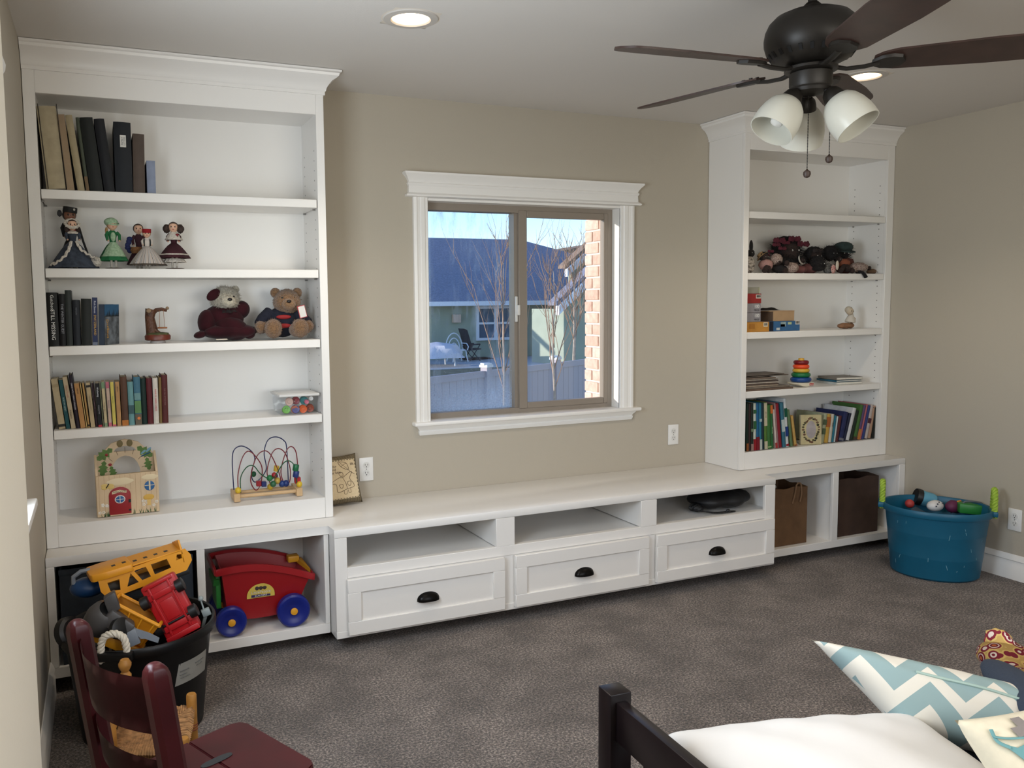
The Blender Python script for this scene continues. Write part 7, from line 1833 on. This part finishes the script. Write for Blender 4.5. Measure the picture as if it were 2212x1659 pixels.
for nm, c0_, c1_ in (('seat', 0, .548), ('seat', .552, 1)):
    pts = [(0, c0_), (1, c0_), (1, c1_), (0, c1_)] if c0_ == 0 else [(0, c0_), (1, c0_), (1, .90), (.97, .97), (.90, 1), (.10, 1), (.03, .97), (0, .90)]
    b = B(); n = len(pts); b._add([sq(a, c)+Vector((0, 0, .018)) for a, c in pts]+[sq(a, c) for a, c in pts], [tuple(range(n)), tuple(range(n, 2*n))]+[(i, (i+1) % n, n+(i+1) % n, n+i) for i in range(n)])
    bmesh.ops.bevel(b.bm, geom=list(b.bm.edges), offset=.003, segments=2, affect='EDGES'); part(nm, b, MAH, t)
b = B(); q = sq(.40, .55)+Vector((0, 0, .0185)); vs = []
for i in range(28):
    a = 2*PI*i/28; vs.append(q+fd*(.042*math.copysign(abs(math.cos(a))**.75, math.cos(a)))+bd*(.012*math.copysign(abs(math.sin(a))**.75, math.sin(a))))
b._add(vs+[v+Vector((0, 0, .0012)) for v in vs], [tuple(range(28)), tuple(range(28, 56))]+[(i, (i+1) % 28, 28+(i+1) % 28, 28+i) for i in range(28)]); part('seat_inlay', b, cm(40, 42, 44, .5), t, label='dark oval hinge plate on the seat')
for a in (.06, .94):
    b = B(); q = sq(a, .90); r_ = sq(a, .98); b.obox((Vector((q.x, q.y, zs_/2))+Vector((r_.x-q.x, r_.y-q.y, 0))*.5), bd*.016, fd*.014, Vector((0, 0, zs_/2-.0012)), bev=.003); part('front_leg', b, MAH, t)
    b = B(); q = sq(a, .05)+Vector((0, 0, -.012)); r_ = sq(a, .9)+Vector((0, 0, -.012)); b.obox((q+r_)/2, fd*(D_*.42), bd*.009, Vector((0, 0, .016)), bev=.002); part('seat_rail', b, MAH, t)
# ---------------------------------------------------------------- bed with pillows
ESP = mat('espresso_wood', (20, 12, 13), .32, var=.25, scale=8, spec=.35)
t = thing('bed', 'low dark espresso wood bed end with rail, piled with pillows', 'bed', (2.1, -2.9, .0008))
zt_ = .640
pA = AT(1328, 1486, z=zt_); pB = AT(1500, 1659, z=zt_-.03); dv = (pB-pA); dv.z = 0; dv.normalize(); du = Vector((-dv.y, dv.x, 0))
if du.x < 0: du = -du
LB, WB_ = 1.55, .86
for i, (a, c) in enumerate(((0, 0), (WB_, 0), (0, LB), (WB_, LB))):
    q = pA+dv*a+du*c; b = B(); b.obox((q.x, q.y, zt_/2), du*.026, dv*.026, (0, 0, zt_/2-.001), bev=.003); part('post', b, ESP, t)
for c in (0, LB):
    for z0, z1 in ((zt_-.105, zt_-.018), (.25, .36)):
        q = pA+dv*(WB_/2)+du*c; b = B(); b.obox((q.x, q.y, (z0+z1)/2), dv*(WB_/2-.026), du*.013, (0, 0, (z1-z0)/2), bev=.003); part('end_rail', b, ESP, t)
    for k in range(5):
        q = pA+dv*(WB_*(k+1)/6)+du*c; b = B(); b.obox((q.x, q.y, .45), dv*.02, du*.008, (0, 0, .088)); part('end_slat', b, ESP, t)
for a in (0, WB_):
    q = pA+dv*a+du*(LB/2); b = B(); b.obox((q.x, q.y, .24), du*(LB/2-.026), dv*.012, (0, 0, .06), bev=.003); part('side_rail', b, ESP, t)
q = pA+dv*(WB_/2)+du*(LB/2)
mt = thing('mattress', 'mattress under dark navy bedding on the espresso bed', 'mattress', (q.x, q.y, .27))
b = B(); b.obox((q.x, q.y, .300), du*(LB/2-.035), dv*(WB_/2-.03), (0, 0, .060), bev=.03); part('mattress_body', b, mat('navy_bedding', (34, 42, 56), .9, var=.1, scale=30), mt)
PWH = mat('white_pillowcase', (236, 234, 231), .75, bump=.25, bscale=9, sheen=.2)
ml = bpy.data.materials
def pillow_wrinkle(name, label, o, a, b_, th, m, group=None, wr=.006, nu=40):
    n_ = a.cross(b_).normalized()
    bb = B()
    for s in (1, -1):
        def f(u, v, s=s):
            p_, q_ = 2*u-1, 2*v-1
            k = max(0, (1-abs(p_)**2.6)*(1-abs(q_)**2.6))**.48
            pn = 1-.07*(1-q_*q_)*abs(p_)**4; pn2 = 1-.07*(1-p_*p_)*abs(q_)**4
            w = wr*math.sin(9*p_+5*q_*q_)*math.sin(4*q_+2*p_)*k+wr*.8*math.sin(17*p_+1.5*math.sin(6*q_))*max(0, abs(q_)-.2)*k
            return a*(p_*pn)+b_*(q_*pn2)+n_*(s*(th*k+w*(1 if s > 0 else 0)))
        bb.grid(f, nu, nu)
    bmesh.ops.remove_doubles(bb.bm, verts=bb.bm.verts, dist=1e-4)
    me = bpy.data.meshes.new(name); bmesh.ops.recalc_face_normals(bb.bm, faces=bb.bm.faces); bb.bm.to_mesh(me); bb.bm.free()
    ob = link(name, me, m); ob.location = o; return tag(ob, label, 'pillow', group), n_
wa, wb_ = Vector((.33, -.055, -.022)), Vector((.035, .225, .022))
wo_ = Vector((1.352, -2.365, .492))+wa-wb_
wp, _ = pillow_wrinkle('white_pillow', 'large plain white pillow lying against the dark bed rail', wo_, wa, wb_, .074, PWH, wr=.005)
# chevron pillow
CH = bpy.data.materials.new('chevron_cotton'); CH.use_nodes = True; n = CH.node_tree; p = n.nodes['Principled BSDF']; p.inputs['Roughness'].default_value = .9
ca, cb_ = Vector((.215, -.155, -.045)), Vector((-.038, .105, .085))
co_ = AT(1752, 1381, z=.585)+ca-cb_
ca_n = ca.normalized(); cb_n = (cb_-ca_n*cb_.dot(ca_n)).normalized()
tc = n.nodes.new('ShaderNodeTexCoord')
def dotn(vec, scale):
    d = n.nodes.new('ShaderNodeVectorMath'); d.operation = 'DOT_PRODUCT'; d.inputs[1].default_value = tuple(vec*scale); n.links.new(tc.outputs['Object'], d.inputs[0]); return d
def mth(op, a=None, b=None, va=None, vb=None):
    m = n.nodes.new('ShaderNodeMath'); m.operation = op
    if a is not None: n.links.new(a, m.inputs[0])
    elif va is not None: m.inputs[0].default_value = va
    if b is not None: n.links.new(b, m.inputs[1])
    elif vb is not None: m.inputs[1].default_value = vb
    return m.outputs[0]
X_ = dotn(ca_n, 1/.150).outputs['Value']; Y_ = dotn(cb_n, 1/.092).outputs['Value']
zig = mth('MULTIPLY', mth('ABSOLUTE', mth('SUBTRACT', mth('FRACT', mth('ADD', X_, vb=20.30)), vb=.5)), vb=1.6)
fr = mth('FRACT', mth('ADD', mth('ADD', Y_, zig), vb=10.35))
gt = mth('GREATER_THAN', fr, vb=.57)
mx = n.nodes.new('ShaderNodeMix'); mx.data_type = 'RGBA'; mx.inputs[6].default_value = S(150, 174, 174); mx.inputs[7].default_value = S(232, 226, 212); n.links.new(gt, mx.inputs[0]); n.links.new(mx.outputs[2], p.inputs['Base Color'])
cp_, cn = pillow_wrinkle('chevron_pillow', 'blue-green and white chevron pillow propped behind the white pillow', co_, ca, cb_, .085, CH, wr=.003)
b = B()
P_ = []
for k in range(16):
    u = .30+.50*k/15; p_, q_ = 2*u-1, .40-.12*k/15
    kk = max(0, (1-abs(p_)**2.6)*(1-abs(q_)**2.6))**.48
    P_.append(ca*p_+cb_*q_+cn*(.085*kk+.0025+.003*math.sin(9*p_+5*q_*q_)*math.sin(4*q_+2*p_)))
b.tube(P_, .0035, 6); part('seam_piping', b, cm(176, 200, 190, .9), cp_, world=False)
# cream pillow with printed letters
la, lb_ = Vector((.190, -.020, .005)), Vector((-.012, .115, .120))
lo_ = AT(2062, 1556, z=.635)+la-lb_
LCM = mat('cream_cotton', (232, 222, 196), .9, var=.03, scale=60)
lp_, ln = pillow_wrinkle('letter_pillow', 'cream pillow printed with grey, teal and scroll letters at the picture edge', lo_, la, lb_, .065, LCM, wr=.002)
def lpt(p_, q_, e=.002): 
    k = max(0, (1-abs(p_)**2.6)*(1-abs(q_)**2.6))**.48
    return la*(p_*(1-.07*(1-q_*q_)*abs(p_)**4))+lb_*(q_*(1-.07*(1-p_*p_)*abs(q_)**4))+ln*(.065*k+e+.005)
def onp(poly, nm, col, e=.0015):
    b = B(); c_ = (sum(p for p, q in poly)/len(poly), sum(q for p, q in poly)/len(poly)); m_ = len(poly); pp = []
    for i in range(m_):
        a, d = poly[i], poly[(i+1) % m_]
        for k in range(3): pp.append((a[0]+(d[0]-a[0])*k/3, a[1]+(d[1]-a[1])*k/3))
    V_ = [b.bm.verts.new(lpt(x_, y_, e)) for x_, y_ in pp]; es = [b.bm.edges.new((V_[i], V_[(i+1) % len(V_)])) for i in range(len(V_))]
    bmesh.ops.triangle_fill(b.bm, edges=es, use_beauty=True); bmesh.ops.solidify(b.bm, geom=list(b.bm.faces), thickness=.0008); part(nm, b, cm(*col, .9), lp_, world=False)
onp([(-.66, .76), (-.57, .76), (-.55, .88), (-.44, .88), (-.47, .58), (-.58, .58), (-.58, .64), (-.66, .64)], 'printed_cross', (140, 132, 128))
onp([(-.38, .84), (-.30, .86), (-.28, .74), (-.02, .70), (-.02, .84), (.08, .84), (.08, .44), (-.02, .44), (-.02, .56), (-.28, .62), (-.29, .50), (-.38, .52)], 'printed_letter', (104, 160, 164))
onp([(-.86, .62), (-.76, .54), (-.64, .56), (-.50, .50), (-.42, .50), (-.46, .34), (-.58, .22), (-.52, .10), (-.40, .06), (-.48, -.06), (-.66, .04), (-.74, .26)], 'printed_letter', (112, 162, 164))
for pts in ([(-.88, .72), (-.78, .66), (-.62, .62), (-.50, .60)], [(-.84, .80), (-.88, .66), (-.82, .56)]):
    b = B(); b.tube(spl([lpt(x_, y_, .002) for x_, y_ in pts], 5), .004, 6, flat=.4); part('printed_stroke', b, cm(112, 162, 164, .9), lp_, world=False)
b = B(); b.tube(spl([lpt(-.22+.20*(1-k/16)*math.cos(k*.62+2.4), .10+.24*(1-k/16)*math.sin(k*.62+2.4), .002) for k in range(15)], 4), .003, 6, flat=.4); part('printed_scroll', b, cm(190, 176, 132, .9), lp_, world=False)
# floral wrap and navy pad beyond the chevron pillow
c = AT(2186, 1474, z=.50)
tn = thing('navy_pad', 'dark navy padded mat edge beyond the chevron pillow', 'pad', c)
d1 = (AT(2215, 1500, z=.52)-AT(2128, 1420, z=.52)).normalized()
b = B(); b.ell(c+d1*.06, (.19, .060, .030), 28, 12, rot=Matrix.Rotation(math.atan2(d1.y, d1.x), 4, 'Z').to_euler()); part('pad_body', b, mat('navy_denim', (50, 60, 76), .9, bump=.3, bscale=120), tn)
FLM = bpy.data.materials.new('floral_print'); FLM.use_nodes = True; n = FLM.node_tree; p = n.nodes['Principled BSDF']; p.inputs['Roughness'].default_value = .9
tc = n.nodes.new('ShaderNodeTexCoord'); vo = n.nodes.new('ShaderNodeTexVoronoi'); vo.inputs['Scale'].default_value = 30; n.links.new(tc.outputs['Object'], vo.inputs['Vector'])
rp = n.nodes.new('ShaderNodeValToRGB'); rp.color_ramp.interpolation = 'CONSTANT'; e = rp.color_ramp.elements; e[0].position = 0; e[0].color = S(196, 110, 56); e[1].position = .16; e[1].color = S(120, 24, 40)
for ps, c_ in ((.30, S(226, 210, 196)), (.38, S(132, 30, 48)), (.52, S(214, 184, 110)), (.62, S(196, 160, 92))): k = e.new(ps); k.color = c_
n.links.new(vo.outputs['Distance'], rp.inputs[0]); n.links.new(rp.outputs[0], p.inputs['Base Color'])
c = AT(2176, 1402, z=.515)
tf = thing('floral_wrap', 'bunched yellow and maroon floral fabric lying on the navy pad', 'fabric', c)
b = B()
def ff(u, v):
    a = PI*(1.1*v-.05); r_ = .040+.010*math.sin(u*9)+.006*math.sin(v*8+u*4)
    return c+d1*(-.055+.26*u)+Vector((-d1.y, d1.x, 0))*(r_*math.cos(a)*1.2)+Vector((0, 0, r_*math.sin(a)-.03-.02*u))
b.grid(ff, 30, 18, thick=.004); b.ell(c+d1*-.045, (.028, .04, .036), 16, 10, f=fuzz(.08, 3)); part('fabric', b, FLM, tf)
